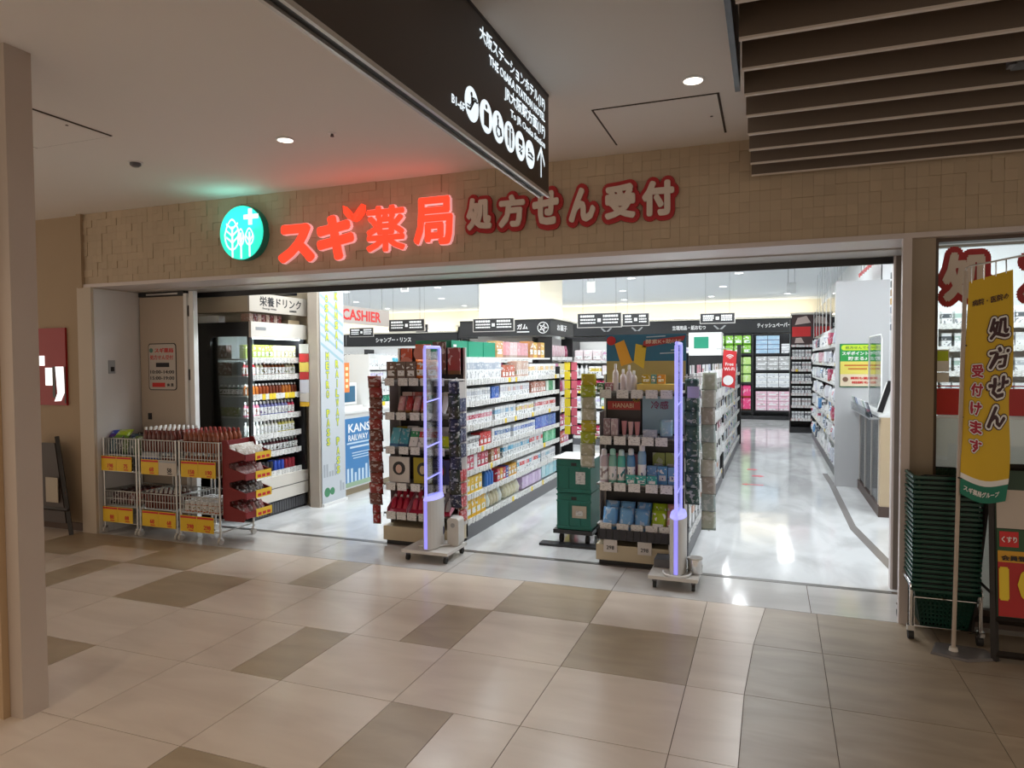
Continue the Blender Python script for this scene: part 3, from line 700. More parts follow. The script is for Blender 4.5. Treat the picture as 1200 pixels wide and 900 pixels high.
# near corner of the gondola: strips of dark blue, white and red hanging boxes beside the end rack
for c, (zz, n, colr, what) in enumerate(((1.10, 7, '#1c2450', 'navy blue'), (.62, 7, '#b81c24', 'red'))):
    for i in range(n):
        for j in range(2):
            product('box', .055, .03, .11 if c == 0 else .095, (-2.352 + .03 * 0, 5.085 + j * .062 + 0.0, (zz - .005 - (i % 4) * .125 if c == 0 else .52 - (i % 4) * .11)), PI / 2, colr, 3, '%s hanging packet on the near corner of the medicine shelf' % what, '%s packets on the shelf corner' % what, name='hanging_packet', cat='packet') if i < 4 else None

# ---------------------------------------------------------------- right-hand gondolas, face at X about -.55 looking +X
rB = random.Random(5)
gB = Bay(-0.56, 5.30, PI / 2 - 0.008)
tB = fixture(gB, 3.6, .60, (.15, .40, .62, .84, 1.06, 1.28), 1.55, 'near white gondola along the right aisle, hung with clear packets', tagp=.8, mback=M_white)
for z in (.40, .62, .84, 1.06, 1.28):
    u = .05
    while u < 3.5:
        col = rB.choice(['#dfe3e6', '#d3dadd', '#c8b8c0', '#b8a890', '#8fa8a0', '#e8e8e8', '#e8e8e8', '#d07890', '#8898b8'])
        for k in range(rB.randint(1, 3)):
            if u > 3.5: break
            product('card', .085, .035, .17, gB.P(u + .04, -.02 - rB.random() * .03, z + .015), gB.rz, col, rB.choice((0, 3, 3)), 'pale blister pack hanging on the near right-aisle gondola', 'blister packs on the near right-aisle gondola'); u += .115
for u0 in range(14):
    product('box', .13, .16, .20, gB.P(.3 + u0 * .235, .1, .151), gB.rz, rB.choice(['#e8e4e0', '#e0e4e8', '#e4b49c', '#d8dcd8']), 0, 'large white carton on the bottom shelf of the near right-aisle gondola', 'large cartons on the near right-aisle gondola')
MB().box(-.58, -.54, 8.93, 8.99, 0, 1.64).build('end_post', [M_black], tB)
gC = Bay(-0.53, 9.10, PI / 2 - 0.012)
tC = fixture(gC, 3.9, .60, (.15, .40, .62, .84, 1.06, 1.28), 1.6, 'far white gondola along the right aisle behind the near one', tagp=.8, mback=M_white)
for z in (.15, .40, .62, .84, 1.06, 1.28):
    u = .05
    while u < 3.75:
        col = rB.choice(PALE + ['#4050a0', '#30a080', '#40404c'])
        product(rB.choice(('box', 'bottle')), .09, .08, .16, gC.P(u + .05, .07, z + .001), gC.rz, col, rB.choice((0, 1)), 'pale packet on the far right-aisle gondola', 'goods on the far right-aisle gondola', name='toiletry_packet', cat='packet'); u += rB.choice((.11, .15))
MB().box(-.53, -.46, 12.98, 13.06, 0, 1.78).build('end_post', [M_black], tC)
# white chute top and display on far gondola
t = thing('shelf_top_box', 'white box with a green panel standing on top of the right-aisle gondola', 'box', (-.68, 8.2, 1.56))
MB().box(-.86, -.50, 8.1, 8.4, 1.56, 1.82).build('body', [M_white], t); MB().box(-.80, -.64, 8.095, 8.1, 1.64, 1.77).build('panel', [M_greenc], t)
# wi-fi sign on the aisle
t = thing('wifi_sign', 'red Free Wi-Fi sign tilted on the aisle side of the gondola', 'sign', (-.41, 8.0, 1.2))
wm = MB().add([(-.49, 7.995, 1.22), (-.35, 7.995, 1.19), (-.33, 7.995, 1.60), (-.47, 7.995, 1.62), (-.49, 8.0, 1.22), (-.35, 8.0, 1.19), (-.33, 8.0, 1.60), (-.47, 8.0, 1.62)], [(0, 1, 2, 3), (7, 6, 5, 4), (0, 4, 5, 1), (1, 5, 6, 2), (2, 6, 7, 3), (3, 7, 4, 0)]).build('board', [M_red], t)
for i, r_ in enumerate((.012, .03, .048)):
    pts = [(-.402 + math.sin(a) * r_, 7.992, 1.515 + math.cos(a) * r_) for a in [R(-50 + 100 * q / 6) for q in range(7)]]
    MB().tube(pts, .005, 4).build('emblem', [M_whiteink], t)
T('Free', (-.407, 7.993, 1.46), h=.035, m=M_whiteink, parent=t); T('Wi-Fi', (-.41, 7.993, 1.405), h=.035, m=M_whiteink, parent=t)
MB().add([(-.42 + .055 * math.cos(a), 7.992, 1.28 + .055 * math.sin(a)) for a in [2 * PI * i / 16 for i in range(16)]], [tuple(range(15, -1, -1))]).build('disc', [M_whiteink], t)
MB().tube([(-.55, 8.05, 1.63), (-.40, 8.0, 1.63)], .004, 5).build('bracket', [M_grey], t)

# ---------------------------------------------------------------- end rack 1 and end rack 2 (facing the entrance)
M_rackrail = mat('rack shelf edge', (0.42, 0.38, 0.36), 0.4)
M_beige = mat('beige rack base', (0.52, 0.44, 0.30), 0.45)
r1 = Bay(-2.985, 4.93, 0.0)
def endrack(bay, L, zs, top, label, basez=(.035, .15), depth=.30, railm=None):
    t = thing('end_rack', label, 'display rack', bay.P(L / 2, depth / 2, 0))
    bay.box(MB(), .015, L - .015, depth - .015, depth, basez[1], top).build('back_panel', [M_black], t)
    for u in (0, L - .015): bay.box(MB(), u, u + .015, depth - .03, depth, 0.03, top).build('upright', [M_alu], t)
    for u in (0, L - .004): bay.box(MB(), u, u + .004, .12, depth - .03, basez[1], top - .28).build('side_panel', [M_rackrail], t)
    bay.box(MB(), .0, L, 0.0, depth, basez[0], basez[1]).build('base', [M_beige], t)
    bay.box(MB(), .02, L - .02, 0.02, depth, 0, basez[0]).build('plinth', [M_black], t)
    for z in zs:
        sh = bay.box(MB(), .001, L - .001, .012, depth - .015, z - .012, z).build('shelf', [M_rackrail], t)
        bay.box(MB(), .001, L - .001, .004, .012, z - .035, z + .012).build('price_rail', [M_panel], sh)
        u = .03; rr = random.Random(int(z * 1000))
        while u < L - .1:
            w = .085; p = bay.box(MB(), u, u + w, -.002, .004, z - .05, z + .012).build('price_card', [M_tag], sh)
            u += w + rr.choice((.012, .02, .04))
    return t
t1 = endrack(r1, .63, (.26, .50, .80, 1.08, 1.36), 1.62, 'left end rack at the entrance with orange and red goods, behind the framed gate')
rr1 = random.Random(8)
# header: orange round pouches and dark board
for (u, w, h, c, st, l) in ((.06, .10, .22, '#c8481e', 3, 'orange printed card at the left of the top of the left end rack'), (.20, .14, .25, '#cf5a1c', 3, 'large orange card with a round emblem on top of the left end rack'), (.36, .12, .27, '#5a3430', 3, 'dark brown card on top of the left end rack'), (.50, .11, .22, '#8a3038', 3, 'maroon card at the right of the top of the left end rack')):
    o = product('box', w, .012, h, r1.P(u + w / 2, .22, 1.40), 0, c, 3, l, None, name='display_card', cat='display card')
for cx, cz, rr_, l in ((-2.715, 1.575, .075, 'round pink and orange pouch face on top of the left end rack'), (-2.865, 1.49, .055, 'small round orange pouch face on top of the left end rack')):
    t = tag(MB().add([(cx + rr_ * math.cos(2 * PI * i / 20), y, cz + rr_ * math.sin(2 * PI * i / 20)) for y in (5.12, 5.135) for i in range(20)], [tuple(range(19, -1, -1)), tuple(range(20, 40))] + [(i, (i + 1) % 20, 20 + (i + 1) % 20, 20 + i) for i in range(20)]).build('display_roundel', [mat('coral card', (0.62, 0.22, 0.16), 0.5)]), l, 'display card')
seg(r1, .03, .30, 1.36, 'box', .085, .06, .15, 1, ['#6f5a50', '#74584c'], 'brown carton on the top shelf of the left end rack', 'brown cartons on the left end rack', rnd=rr1)
seg(r1, .29, .56, 1.36, 'pouch', .10, .05, .16, 1, ['#e07420', '#e8a050'], 'orange pouch on the top shelf of the left end rack', 'orange pouches on the left end rack', rnd=rr1)
seg(r1, .10, .40, 1.08, 'pouch', .065, .05, .15, 3, ['#c85a58', '#b83a3a', '#e8c8c0', '#d8a0a0'], 'red and pink pouch leaning on the second shelf of the left end rack', 'red pouches on the left end rack', rnd=rr1, tilt=-.35, d0=.05)
seg(r1, .34, .60, 1.08, 'tube', .07, .04, .16, 3, ['#7fa8b8', '#e8e8e8', '#3c8a60'], 'pale blue and white packet leaning on the second shelf of the left end rack', 'pale packets on the left end rack', rnd=rr1, tilt=-.45, d0=.05)
seg(r1, .03, .20, .80, 'box', .08, .03, .16, 3, ['#4aa0b4', '#68b8c8'], 'teal carton leaning on the middle shelf of the left end rack', 'teal cartons on the left end rack', rnd=rr1, tilt=-.4, d0=.06)
seg(r1, .21, .46, .80, 'box', .075, .03, .17, 0, ['#c84848', '#3c9a6a'], 'white carton with coloured bands leaning on the middle shelf of the left end rack', 'white cartons on the left end rack', rnd=rr1, tilt=-.4, d0=.06)
seg(r1, .47, .62, .80, 'box', .12, .03, .10, 3, ['#b4c020'], 'lime green carton on the middle shelf of the left end rack', None, rnd=rr1, tilt=-.3, d0=.05)
seg(r1, .08, .6, 1.08, 'box', .09, .03, .17, 3, ['#b04038', '#d8c0b8', '#6a8c98', '#e0d8d0'], 'tall printed card at the back of the second shelf of the left end rack', 'cards at the back of the second shelf', rnd=rr1, d0=.2)
seg(r1, .02, .6, .80, 'box', .10, .03, .16, 3, ['#3c8890', '#c8d0c8', '#b8a838', '#d8d8d8'], 'tall printed card at the back of the middle shelf of the left end rack', 'cards at the back of the middle shelf', rnd=rr1, d0=.2)
seg(r1, .29, .6, .50, 'box', .09, .03, .2, 3, ['#8a8420', '#2c3068', '#982c48'], 'dark packet at the back of the lower shelf of the left end rack', 'packets at the back of the lower shelf', rnd=rr1, d0=.15)
def facepack(x, z, w, h, col, inner, label):
    t = thing('mask_packet', label, 'packet', (x, 4.985, z))
    MB().box(x - w / 2, x + w / 2, 4.98, 4.99, z, z + h).build('packet', [mat('packet ' + col, lin(col), 0.4)], t)
    MB().prism([(x + w * .3 * math.cos(a), z + h * .55 + h * .27 * math.sin(a)) for a in [2 * PI * i / 16 for i in range(16)]], 4.976, 4.98).build('print', [mat('dark print', (0.03, 0.03, 0.035), 0.5)], t)
    MB().prism([(x + w * .15 * math.cos(a), z + h * .53 + h * .17 * math.sin(a)) for a in [2 * PI * i / 16 for i in range(16)]], 4.973, 4.976).build('print', [mat('print ' + inner, lin(inner), 0.5)], t)
facepack(-2.86, .51, .19, .21, '#dcd8d0', '#d8b8a8', 'white packet with a dark oval print, on the left end rack')
facepack(-2.64, .51, .17, .21, '#a8981c', '#c8b890', 'olive yellow packet with a dark oval print, on the left end rack')
facepack(-2.47, .51, .14, .20, '#20245a', '#c84060', 'navy packet with a pink print, behind the framed gate')
# bottom: pink trays with bottles
M_pinkt = mat('crimson display tray', (0.42, 0.02, 0.06), 0.4)
for i, cx in enumerate((-2.86, -2.66, -2.47)):
    t = thing('display_tray', ('crimson sloping tray at the left of the bottom of the end rack', 'crimson sloping tray in the middle of the bottom of the end rack', 'crimson sloping tray behind the gate at the bottom of the end rack')[i], 'tray', (cx, 4.98, .26))
    MB().add([(cx - .09, 4.935, .262), (cx + .09, 4.935, .262), (cx + .09, 5.18, .40), (cx - .09, 5.18, .40), (cx - .09, 4.935, .272), (cx + .09, 4.935, .272), (cx + .09, 5.18, .41), (cx - .09, 5.18, .41)], [(0, 3, 2, 1), (4, 5, 6, 7), (0, 1, 5, 4), (1, 2, 6, 5), (2, 3, 7, 6), (3, 0, 4, 7)]).build('floor', [M_pinkt], t)
    for s_ in (-1, 1):
        MB().prism([(4.935, .262), (5.18, .40), (5.18, .48), (4.935, .30)], cx + s_ * .09 - .002, cx + s_ * .09 + .002, 'yz').build('side', [mat('pale pink card', (0.62, 0.25, 0.32), 0.5)], t)
    for j in range(3):
        for q in range(2):
            product('bottle', .05, .035, .12, (cx - .058 + j * .057, 4.975 + q * .09, .29 + q * .052), 0, ['#b01838', '#c04058', '#a8a4a8'][i], 4, 'crimson bottle with a white cap in the %s tray of the left end rack' % ('left', 'middle', 'right')[i], 'bottles in the %s crimson tray' % ('left', 'middle', 'right')[i], tilt=-.45)
# hanging strips beside rack 1
M_clip = mat('clear strip holder', (0.5, 0.5, 0.5), 0.3)
ORD = 'topmost second third fourth fifth sixth seventh eighth ninth tenth eleventh twelfth thirteenth fourteenth fifteenth sixteenth seventeenth eighteenth nineteenth twentieth twenty-first twenty-second twenty-third twenty-fourth'.split()
def strip(x, y, ztop, n, w, pitch, cols, label, glabel, label2, rz=0.0, d=.03, st=3, h=None, attach=None):
    """a hanging strip holder with clipped packets; each packet is a thing hung on it"""
    s_ = thing('hanging_strip', label, 'strip', (x, y, ztop - n * pitch))
    MB().box(x - .006, x + .006, y + .012, y + .016, ztop - n * pitch - .01, ztop + .02).build('strip', [M_clip], s_)
    MB().tube([(x, y + .014, ztop + .02), (x, y + .03, ztop + .035), (x, y + .05, ztop + .03)], .002, 4).build('hook', [M_wire], s_)
    if attach: MB().box(min(x, attach), max(x, attach), y + .012, y + .018, ztop - .02, ztop - .012).build('bracket', [M_wire], s_)
    for i in range(n):
        hh = h or pitch * 1.12
        product('pouch', w, d, hh, (x + random.uniform(-.006, .006), y - .004, ztop - (i + 1) * pitch), rz + random.uniform(-.12, .12), cols[i % len(cols)], st, '%s %s' % (ORD[i], label2), glabel, name='hanging_pack', cat='packet', tilt=.12)
strip(-3.035, 4.92, 1.38, 12, .125, .088, ['#7a2a20', '#8a2620', '#6a3428'], 'strip of brown and red packs hanging on the left of the left end rack', 'brown packs on the left hanging strip', 'brown and red pack hanging at the left edge of the left end rack', d=.05)
strip(-2.325, 4.94, 1.34, 10, .10, .10, ['#20243c', '#243028', '#303020'], 'strip of dark packs hanging on the right of the left end rack', 'dark packs on the right hanging strip', 'dark pack hanging at the right edge of the left end rack', d=.05)
for i in range(3):
    product('pouch', .07, .05, .10, (-3.045, 4.93 - i * .005, .16 + i * .085), 0.2, '#9a1c20', 3, 'dark red packet hanging low at the left of the left end rack', 'dark red packets low on the left end rack', name='hanging_pack', cat='packet')

# ---- rack 2
r2 = Bay(-1.19, 4.95, 0.0)
t2 = endrack(r2, .625, (.30, .60, .94, 1.28), 1.40, 'right end rack at the entrance with the blue advertising panel on top')
M_navy = mat('black wire tray', (0.02, 0.02, 0.03), 0.4)
ad = thing('advert_panel', 'blue and sand advertising panel with yellow packs on top of the right end rack', 'advertisement', (-.86, 5.20, 1.34))
X0, X1, Yp = -1.165, -.57, 5.20
MB().box(X0, X1, Yp, Yp + .012, 1.33, 1.70).build('panel', [mat('ad blue', (0.005, 0.14, 0.26), 0.35)], ad)
MB().box(X0 + .002, X1 - .002, Yp - .002, Yp, 1.335, 1.50).build('lower_panel', [mat('ad sand', (0.42, 0.34, 0.12), 0.4)], ad)
def quadp(pts, y, m, par, name='print', th=.003): return MB().prism(pts, y - th, y, 'xz').build(name, [m], par)
M_adY = mat('ad orange yellow', (0.80, 0.38, 0.02), 0.4); M_adY2 = mat('ad amber', (0.72, 0.50, 0.03), 0.4)
quadp([(-1.10, 1.63), (-1.03, 1.66), (-.965, 1.49), (-1.05, 1.46)], Yp - .003, M_adY, ad); quadp([(-.955, 1.49), (-.94, 1.63), (-.86, 1.61), (-.88, 1.44)], Yp - .003, M_adY2, ad)
quadp([(-1.128 + .035 * math.cos(2 * PI * i / 16), 1.655 + .035 * math.sin(2 * PI * i / 16)) for i in range(16)], Yp - .003, M_red, ad)
quadp([(-.89, 1.60), (-.59, 1.65), (-.575, 1.685), (-.88, 1.65)], Yp - .003, mat('ad red', (0.42, 0.03, 0.03), 0.4), ad)
T('酵素K+助けE', (-.735, Yp - .008, 1.645), w=.26, h=.034, m=mat('cream ink', (0.75, 0.62, 0.5), .5), parent=ad, tilt=0, rz=0)
for z, a, b in ((1.675, -.86, -.72), (1.575, -.68, -.60), (1.552, -.76, -.60)): quadp([(a, z), (b, z + .006), (b, z + .014), (a, z + .008)], Yp - .003, mat('pale blue ink', (0.45, 0.6, 0.7), .5), ad)
rr2 = random.Random(4)
for i, (u, h, c) in enumerate(((.115, .20, '#e4dcd8'), (.165, .16, '#dccfd0'), (.215, .19, '#d8cfd0'), (.245, .15, '#d8d0d0'))):
    product('bottle', .045, .04, h, r2.P(u + .02, .06 + (i % 2) * .03, 1.281), 0, c, 4, 'white bottle standing on the top shelf of the right end rack', 'white bottles on the top shelf of the right end rack')
seg(r2, .0, .12, 1.28, 'box', .055, .06, .06, 1, ['#2c6a48', '#a86878'], 'small green or pink carton at the left of the right end rack top', 'small cartons at the left of the top shelf', rnd=rr2)
for i, (u, w, z, c, n) in enumerate(((.325, .065, 1.335, '#b89a10', 'olive gold carton on the top shelf of the right end rack'), (.39, .035, 1.335, '#4a9098', 'slim teal carton on the top shelf of the right end rack'), (.435, .055, 1.335, '#d08a1c', 'amber carton on the top shelf of the right end rack'))):
    product('box', w, .05, .065, r2.P(u + w / 2, .1, z), 0, c, 1, n)
tag(r2.box(MB(), .30, .60, .02, .16, 1.282, 1.333).build('display_riser', [mat('yellow riser', (0.75, 0.55, 0.12), 0.4)]), 'pale yellow riser box with a printed front on the right end rack', 'riser')
# HANABI and cooling panels
hp = thing('advert_panel', 'black and red HANABI card on the second shelf of the right end rack', 'advertisement', (-1.03, 5.20, .95))
MB().box(-1.16, -.90, 5.195, 5.2, .955, 1.235).build('card', [mat('night black card', (0.03, 0.02, 0.02), 0.4)], hp)
MB().box(-1.155, -.905, 5.192, 5.195, 1.13, 1.195).build('band', [mat('hanabi red', (0.45, 0.03, 0.02), 0.4)], hp)
T('HANABI', (-1.035, 5.189, 1.163), w=.16, h=.035, m=mat('gold ink', (0.80, 0.55, 0.35), .5), parent=hp)
for i in range(12):
    a = 2 * PI * i / 12; MB().tube([(-.935 + .012 * math.cos(a), 5.189, 1.215 + .012 * math.sin(a)), (-.935 + .03 * math.cos(a), 5.189, 1.215 + .03 * math.sin(a))], .002, 4).build('print', [M_adY2], hp)
cp = thing('advert_panel', 'pale blue 冷感 card on the second shelf of the right end rack', 'advertisement', (-.73, 5.2, .95))
MB().box(-.89, -.58, 5.195, 5.2, .955, 1.235).build('card', [mat('ice blue card', (0.32, 0.50, 0.62), 0.4)], cp)
T('冷感', (-.76, 5.19, 1.17), w=.13, h=.06, m=mat('plum ink', (0.30, 0.05, 0.16), .5), parent=cp)
seg(r2, .05, .17, .94, 'box', .05, .05, .14, 3, ['#8a7078', '#b09aa0'], 'grey pink carton at the left of the second shelf of the right end rack', 'grey pink cartons on the second shelf', rnd=rr2)
seg(r2, .18, .33, .94, 'tube', .042, .035, .12, 4, ['#b87880', '#c8a0a4'], 'dusty pink tube on the second shelf of the right end rack', 'pink tubes on the second shelf', rnd=rr2)
seg(r2, .34, .45, .94, 'box', .10, .05, .06, 3, ['#a8b0c4'], 'low grey carton in the middle of the second shelf of the right end rack', None, rnd=rr2)
seg(r2, .46, .6, .94, 'pouch', .09, .04, .14, 3, ['#9cc4d8'], 'light blue pouch at the right of the second shelf of the right end rack', None, rnd=rr2)
# spray bottles, each with its cap as a part
def capbottle(x, y, z, r, h, col, capc, label, group=None, cat='bottle', name='spray_bottle', m=None):
    t = thing(name, label, cat, (x, y, z), 0, group)
    MB().lathe([(r * .92, 0), (r, h * .02), (r, h * .72), (r * .88, h * .79), (r * .68, h * .82)], n=14).build('body', [m or M_wrap], t, local=True).color = (*lin(col), 1)
    MB().lathe([(r * .70, h * .81), (r * .70, h * .94), (r * .55, h * .985), (r * .3, h)], n=14).build('cap', [mat('cap ' + capc, lin(capc), .3)], t, local=True)
    return t
for i, (u, h, c, cc) in enumerate(((.02, .25, '#c8b8c0', '#e0d8dc'), (.085, .255, '#7fb8a8', '#a8e0d0'), (.15, .25, '#58b8a8', '#c8e8e8'), (.22, .26, '#5890c0', '#d8e0e8'), (.30, .30, '#88b0d0', '#e8e8ec'))):
    capbottle(r2.P(u + .03, .05, 0)[0], 5.005, .601, .031, h, c, cc, ('mauve', 'sage green', 'turquoise', 'mid blue', 'tall pale blue')[i] + ' spray bottle on the third shelf of the right end rack')
seg(r2, .36, .6, .60, 'box', .07, .05, .13, 1, ['#5898c8', '#78a8d8', '#b8a888'], 'blue carton at the right of the third shelf of the right end rack', 'blue cartons on the third shelf', rnd=rr2, d0=.09)
seg(r2, .22, .46, .60, 'box', .07, .03, .07, 1, ['#38a0a0', '#3caaa0'], 'low turquoise carton at the front of the third shelf of the right end rack', 'low turquoise cartons on the third shelf', rnd=rr2, d0=.01)
seg(r2, .38, .62, .60, 'card', .09, .02, .22, 3, ['#8fb0c4', '#a8b860'], 'blister card at the back of the third shelf of the right end rack', 'blister cards on the third shelf', rnd=rr2, d0=.2)
seg(r2, .04, .34, .60, 'box', .06, .05, .2, 3, ['#7fb0c0', '#b0c8d0', '#d890a8', '#90b860'], 'pastel carton at the back of the third shelf of the right end rack', 'pastel cartons behind the spray bottles', rnd=rr2, d0=.19)
# bottom tray of pouches
tr = thing('wire_tray', 'black wire tray of pouches at the foot of the right end rack', 'tray', (-.88, 4.98, .2))
MB().box(-1.18, -.58, 4.925, 5.17, .195, .205).build('floor', [M_navy], tr)
for (a, b, c, d) in ((-1.18, -.58, 4.925, 4.935), (-1.18, -.58, 5.16, 5.17), (-1.18, -1.17, 4.925, 5.17), (-.59, -.58, 4.925, 5.17)): MB().box(a, b, c, d, .205, .27).build('side', [M_navy], tr)
for i in range(12): MB().box(-1.165 + i * .05, -1.158 + i * .05, 4.918, 4.925, .20, .275).build('rib', [M_black], tr)
for i, (x, c, l) in enumerate(((-1.10, '#6fa8dc', 'sky blue'), (-.98, '#78b0e0', 'sky blue'), (-.86, '#6ca4d8', 'sky blue'), (-.745, '#9cb820', 'lime green'), (-.635, '#d8a0a8', 'pink'))):
    for q in range(2):
        product('pouch', .11, .055, .205, (x, 4.985 + q * .07, .215 + q * .035), random.uniform(-.12, .12), c, 3 if i < 3 else 1, '%s pouch in the black tray at the foot of the right end rack' % l, '%s pouches in the black tray' % l, tilt=-.28)
for i, x in enumerate((-1.08, -.83, -.61)):
    pc = thing('price_sign', ('left', 'middle', 'right')[i] + ' paper price sign on the beige foot of the right end rack', 'price sign', (x, 4.94, .12))
    MB().box(x - .05, x + .05, 4.935, 4.94, .10, .20).build('card', [mat('paper', (0.62, 0.58, 0.55), .6)], pc); T('298', (x, 4.933, .135), h=.028, m=M_blackink, parent=pc)
strip(-1.235, 4.91, 1.40, 8, .11, .085, ['#b0a418', '#9ca818', '#a8a890', '#b4b4a0'], 'strip of yellow and clear packs hanging on the left of the right end rack', 'yellow packs on the left strip of the right rack', 'yellow and clear pack hanging at the left edge of the right end rack', d=.03)
strip(-.50, 4.99, 1.36, 8, .10, .11, ['#2c4c48', '#305048'], 'strip of dark green packs hanging on the right of the right end rack', 'dark green packs on the right strip', 'dark green pack hanging at the right edge of the right end rack', d=.05, attach=-.575)
strip(-.40, 5.12, 1.40, 9, .10, .125, ['#b8c0b0', '#c8c8c0', '#b0a8a0', '#a8b8b8'], 'strip of pale packs hanging on the aisle side of the right end rack', 'pale packs on the aisle-side strip', 'pale clear pack hanging on the aisle side of the right end rack', d=.04, attach=-.575)
t = thing('wall_file', 'small clear holder beside the upright light on the right end rack', 'holder', (-.47, 4.93, 1.15)); MB().box(-.53, -.45, 4.92, 4.935, 1.24, 1.32).build('pocket', [mat('lavender card', (0.45, 0.42, 0.62), .4)], t)

# ================================================================ SHOP SIGNS ON THE HEADER
M_rside = mat('red channel side', (0.55, 0.03, 0.03), 0.4)
M_rglow = mat('lit red acrylic', (0.8, 0.05, 0.03), 0.4, emit=(1.0, 0.055, 0.02), es=1.15)
M_pedge = mat('pink lit edge', (0.8, 0.5, 0.5), 0.4, emit=(1.0, 0.45, 0.45), es=0.55)
M_teal = mat('lit teal acrylic', (0.05, 0.6, 0.45), 0.4, emit=(0.02, 0.78, 0.56), es=1.1)
M_wglow = mat('lit white acrylic', (0.9, 0.9, 0.9), 0.4, emit=(0.85, 1.0, 0.95), es=1.0)
FY = 4.385
lg = thing('shop_logo', 'round lit teal sign with white trees and cross on the stone header', 'sign', (-3.865, FY, 2.31))
cx, cz, rr_ = -3.865, 2.52, .208
def disc(y0, y1, r, m, name, par, cx=cx, cz=cz, n=40): return MB().prism([(cx + r * math.cos(2 * PI * i / n), cz + r * math.sin(2 * PI * i / n)) for i in range(n)], y0, y1).build(name, [m], par)
disc(FY - .05, FY + .018, rr_ + .004, mat('teal channel side', (0.02, 0.25, 0.2), .4), 'body', lg); disc(FY - .058, FY - .05, rr_, M_teal, 'face', lg)
yb = FY - .062
MB().box(cx + .03, cx + .17, yb, yb + .004, cz + .10, cz + .135).build('cross', [M_wglow], lg)
MB().box(cx + .075, cx + .11, yb, yb + .004, cz + .055, cz + .18).build('cross', [M_wglow], lg)
def leaf(lx, lz, w, h, par, stem=.1):
    n = 16; out = []; inn = []
    for i in range(n):
        a = 2 * PI * i / n; k = 1 - .35 * max(0, math.sin(a))
        out.append((lx + w * math.cos(a) * k, lz + h * math.sin(a))); inn.append((lx + (w - .013) * math.cos(a) * k, lz + (h - .014) * math.sin(a)))
    vs = [(x, yb, z) for x, z in out] + [(x, yb, z) for x, z in inn]
    MB().add(vs, [(i, (i + 1) % n, n + (i + 1) % n, n + i) for i in range(n)]).build('tree_outline', [M_wglow], par)
    MB().box(lx - .007, lx + .007, yb, yb + .004, lz - h - stem, lz + h * .5).build('tree_stem', [M_wglow], par)
    mb = MB()
    for q in range(3 if h > .08 else 1):
        z = lz - h * .5 + q * h * .42
        for s_ in (-1, 1): mb.prism([(lx, z - .008), (lx + s_ * w * .72, z + .035), (lx + s_ * w * .72, z + .05), (lx, z + .008)], yb, yb + .004)
    mb.build('tree_veins', [M_wglow], par)
leaf(cx - .085, cz - .01, .078, .125, lg, .055); leaf(cx + .0, cz - .035, .036, .07, lg, .095); leaf(cx + .082, cz - .035, .045, .07, lg, .085)

kn = thing('shop_name_sign', 'lit red スギ薬局 letters with pale edges on the stone header', 'sign', (-2.82, FY, 2.3))
def letter(ch, xc, zc, w, h, par, bold=.02):
    T(ch, (xc, FY - .028, zc), w=w, h=h, m=M_pedge, parent=par, bold=bold + .014, depth=.02, thick=.03, name='letter_body', base_fit=True)
    T(ch, (xc, FY - .048, zc), w=w, h=h, m=M_rglow, parent=par, bold=bold, depth=.02, thick=.012, name='letter', base_fit=True)
letter('ス', -3.355, 2.405, .29, .25, kn, .06)
letter('キ', -3.005, 2.425, .28, .29, kn, .06)
letter('薬', -2.58, 2.46, .30, .31, kn, .028)
letter('局', -2.20, 2.485, .28, .31, kn, .036)
def sprout(sx, x, z):
    pts = [(x, z), (x + sx * .012, z + .045), (x + sx * .05, z + .09), (x + sx * .075, z + .115), (x + sx * .07, z + .06), (x + sx * .035, z + .02)]
    if sx < 0: pts = pts[::-1]
    MB().prism(pts, FY - .066, FY - .004).build('leaf_mark', [M_rglow], kn)
sprout(-1, -2.85, 2.535); sprout(1, -2.842, 2.535)
area('sign_glow', (-2.75, 4.22, 2.46), 0.42, (1, .26, .22), 1.3, (PI - .35, 0, 0), 'RECTANGLE', .12)
area('sign_glow', (-3.88, 4.22, 2.56), 0.5, (.3, 1, .85), .36, (PI - .3, 0, 0), 'RECTANGLE', .10)

ps = thing('prescription_sign', 'unlit 処方せん受付 letters, beige with a dark red outline, on the stone header', 'sign', (-1.23, FY, 2.36))
M_dred = mat('dark red backing', (0.42, 0.012, 0.016), 0.4); M_beigeL = mat('beige letter face', (0.68, 0.59, 0.52), 0.5)
for i, (ch, w) in enumerate(zip('処方せん受付', (.17, .17, .165, .16, .18, .18))):
    xc = -1.86 + i * .238 + (0, 0, .0, .01, .02, .02)[i]; zc = 2.512
    T(ch, (xc, FY - .004, zc), w=w * .98, h=.195, m=M_dred, parent=ps, bold=.19, depth=.02, thick=.022, name='outline', base_fit=True)
    T(ch, (xc, FY - .024, zc), w=w * .98, h=.195, m=M_beigeL, parent=ps, bold=.056, depth=.02, thick=.014, name='letter', base_fit=True)

# ================================================================ HANGING WAYFINDING SIGN
M_signb = mat('dark bronze panel', (0.045, 0.032, 0.026), 0.35)
M_sglow = mat('lit sign lettering', (0.9, 0.9, 0.9), 0.5, emit=(0.78, 0.92, 1.0), es=0.95)
hs = thing('wayfinding_sign', 'long dark hanging direction sign with lit white lettering and pictograms', 'sign', (-1.06, 2.0, 2.315))
MB().box(-1.075, -1.03, .6, 3.30, 2.33, CZ).build('panel', [M_signb], hs)
MB().box(-1.08, -1.068, .6, 3.29, 2.315, 2.33).build('edge_rail', [M_alu], hs)
MB().box(-1.037, -1.025, .6, 3.30, 2.315, 2.33).build('edge_rail', [M_alu], hs)
MB().box(-1.068, -1.037, .6, 3.295, 2.325, 2.33).build('light_slot', [M_black], hs)
MB().box(-1.03, -1.0275, .6, 3.30, CZ - .012, CZ).build('top_seam', [M_black], hs)
SXF = -1.0285
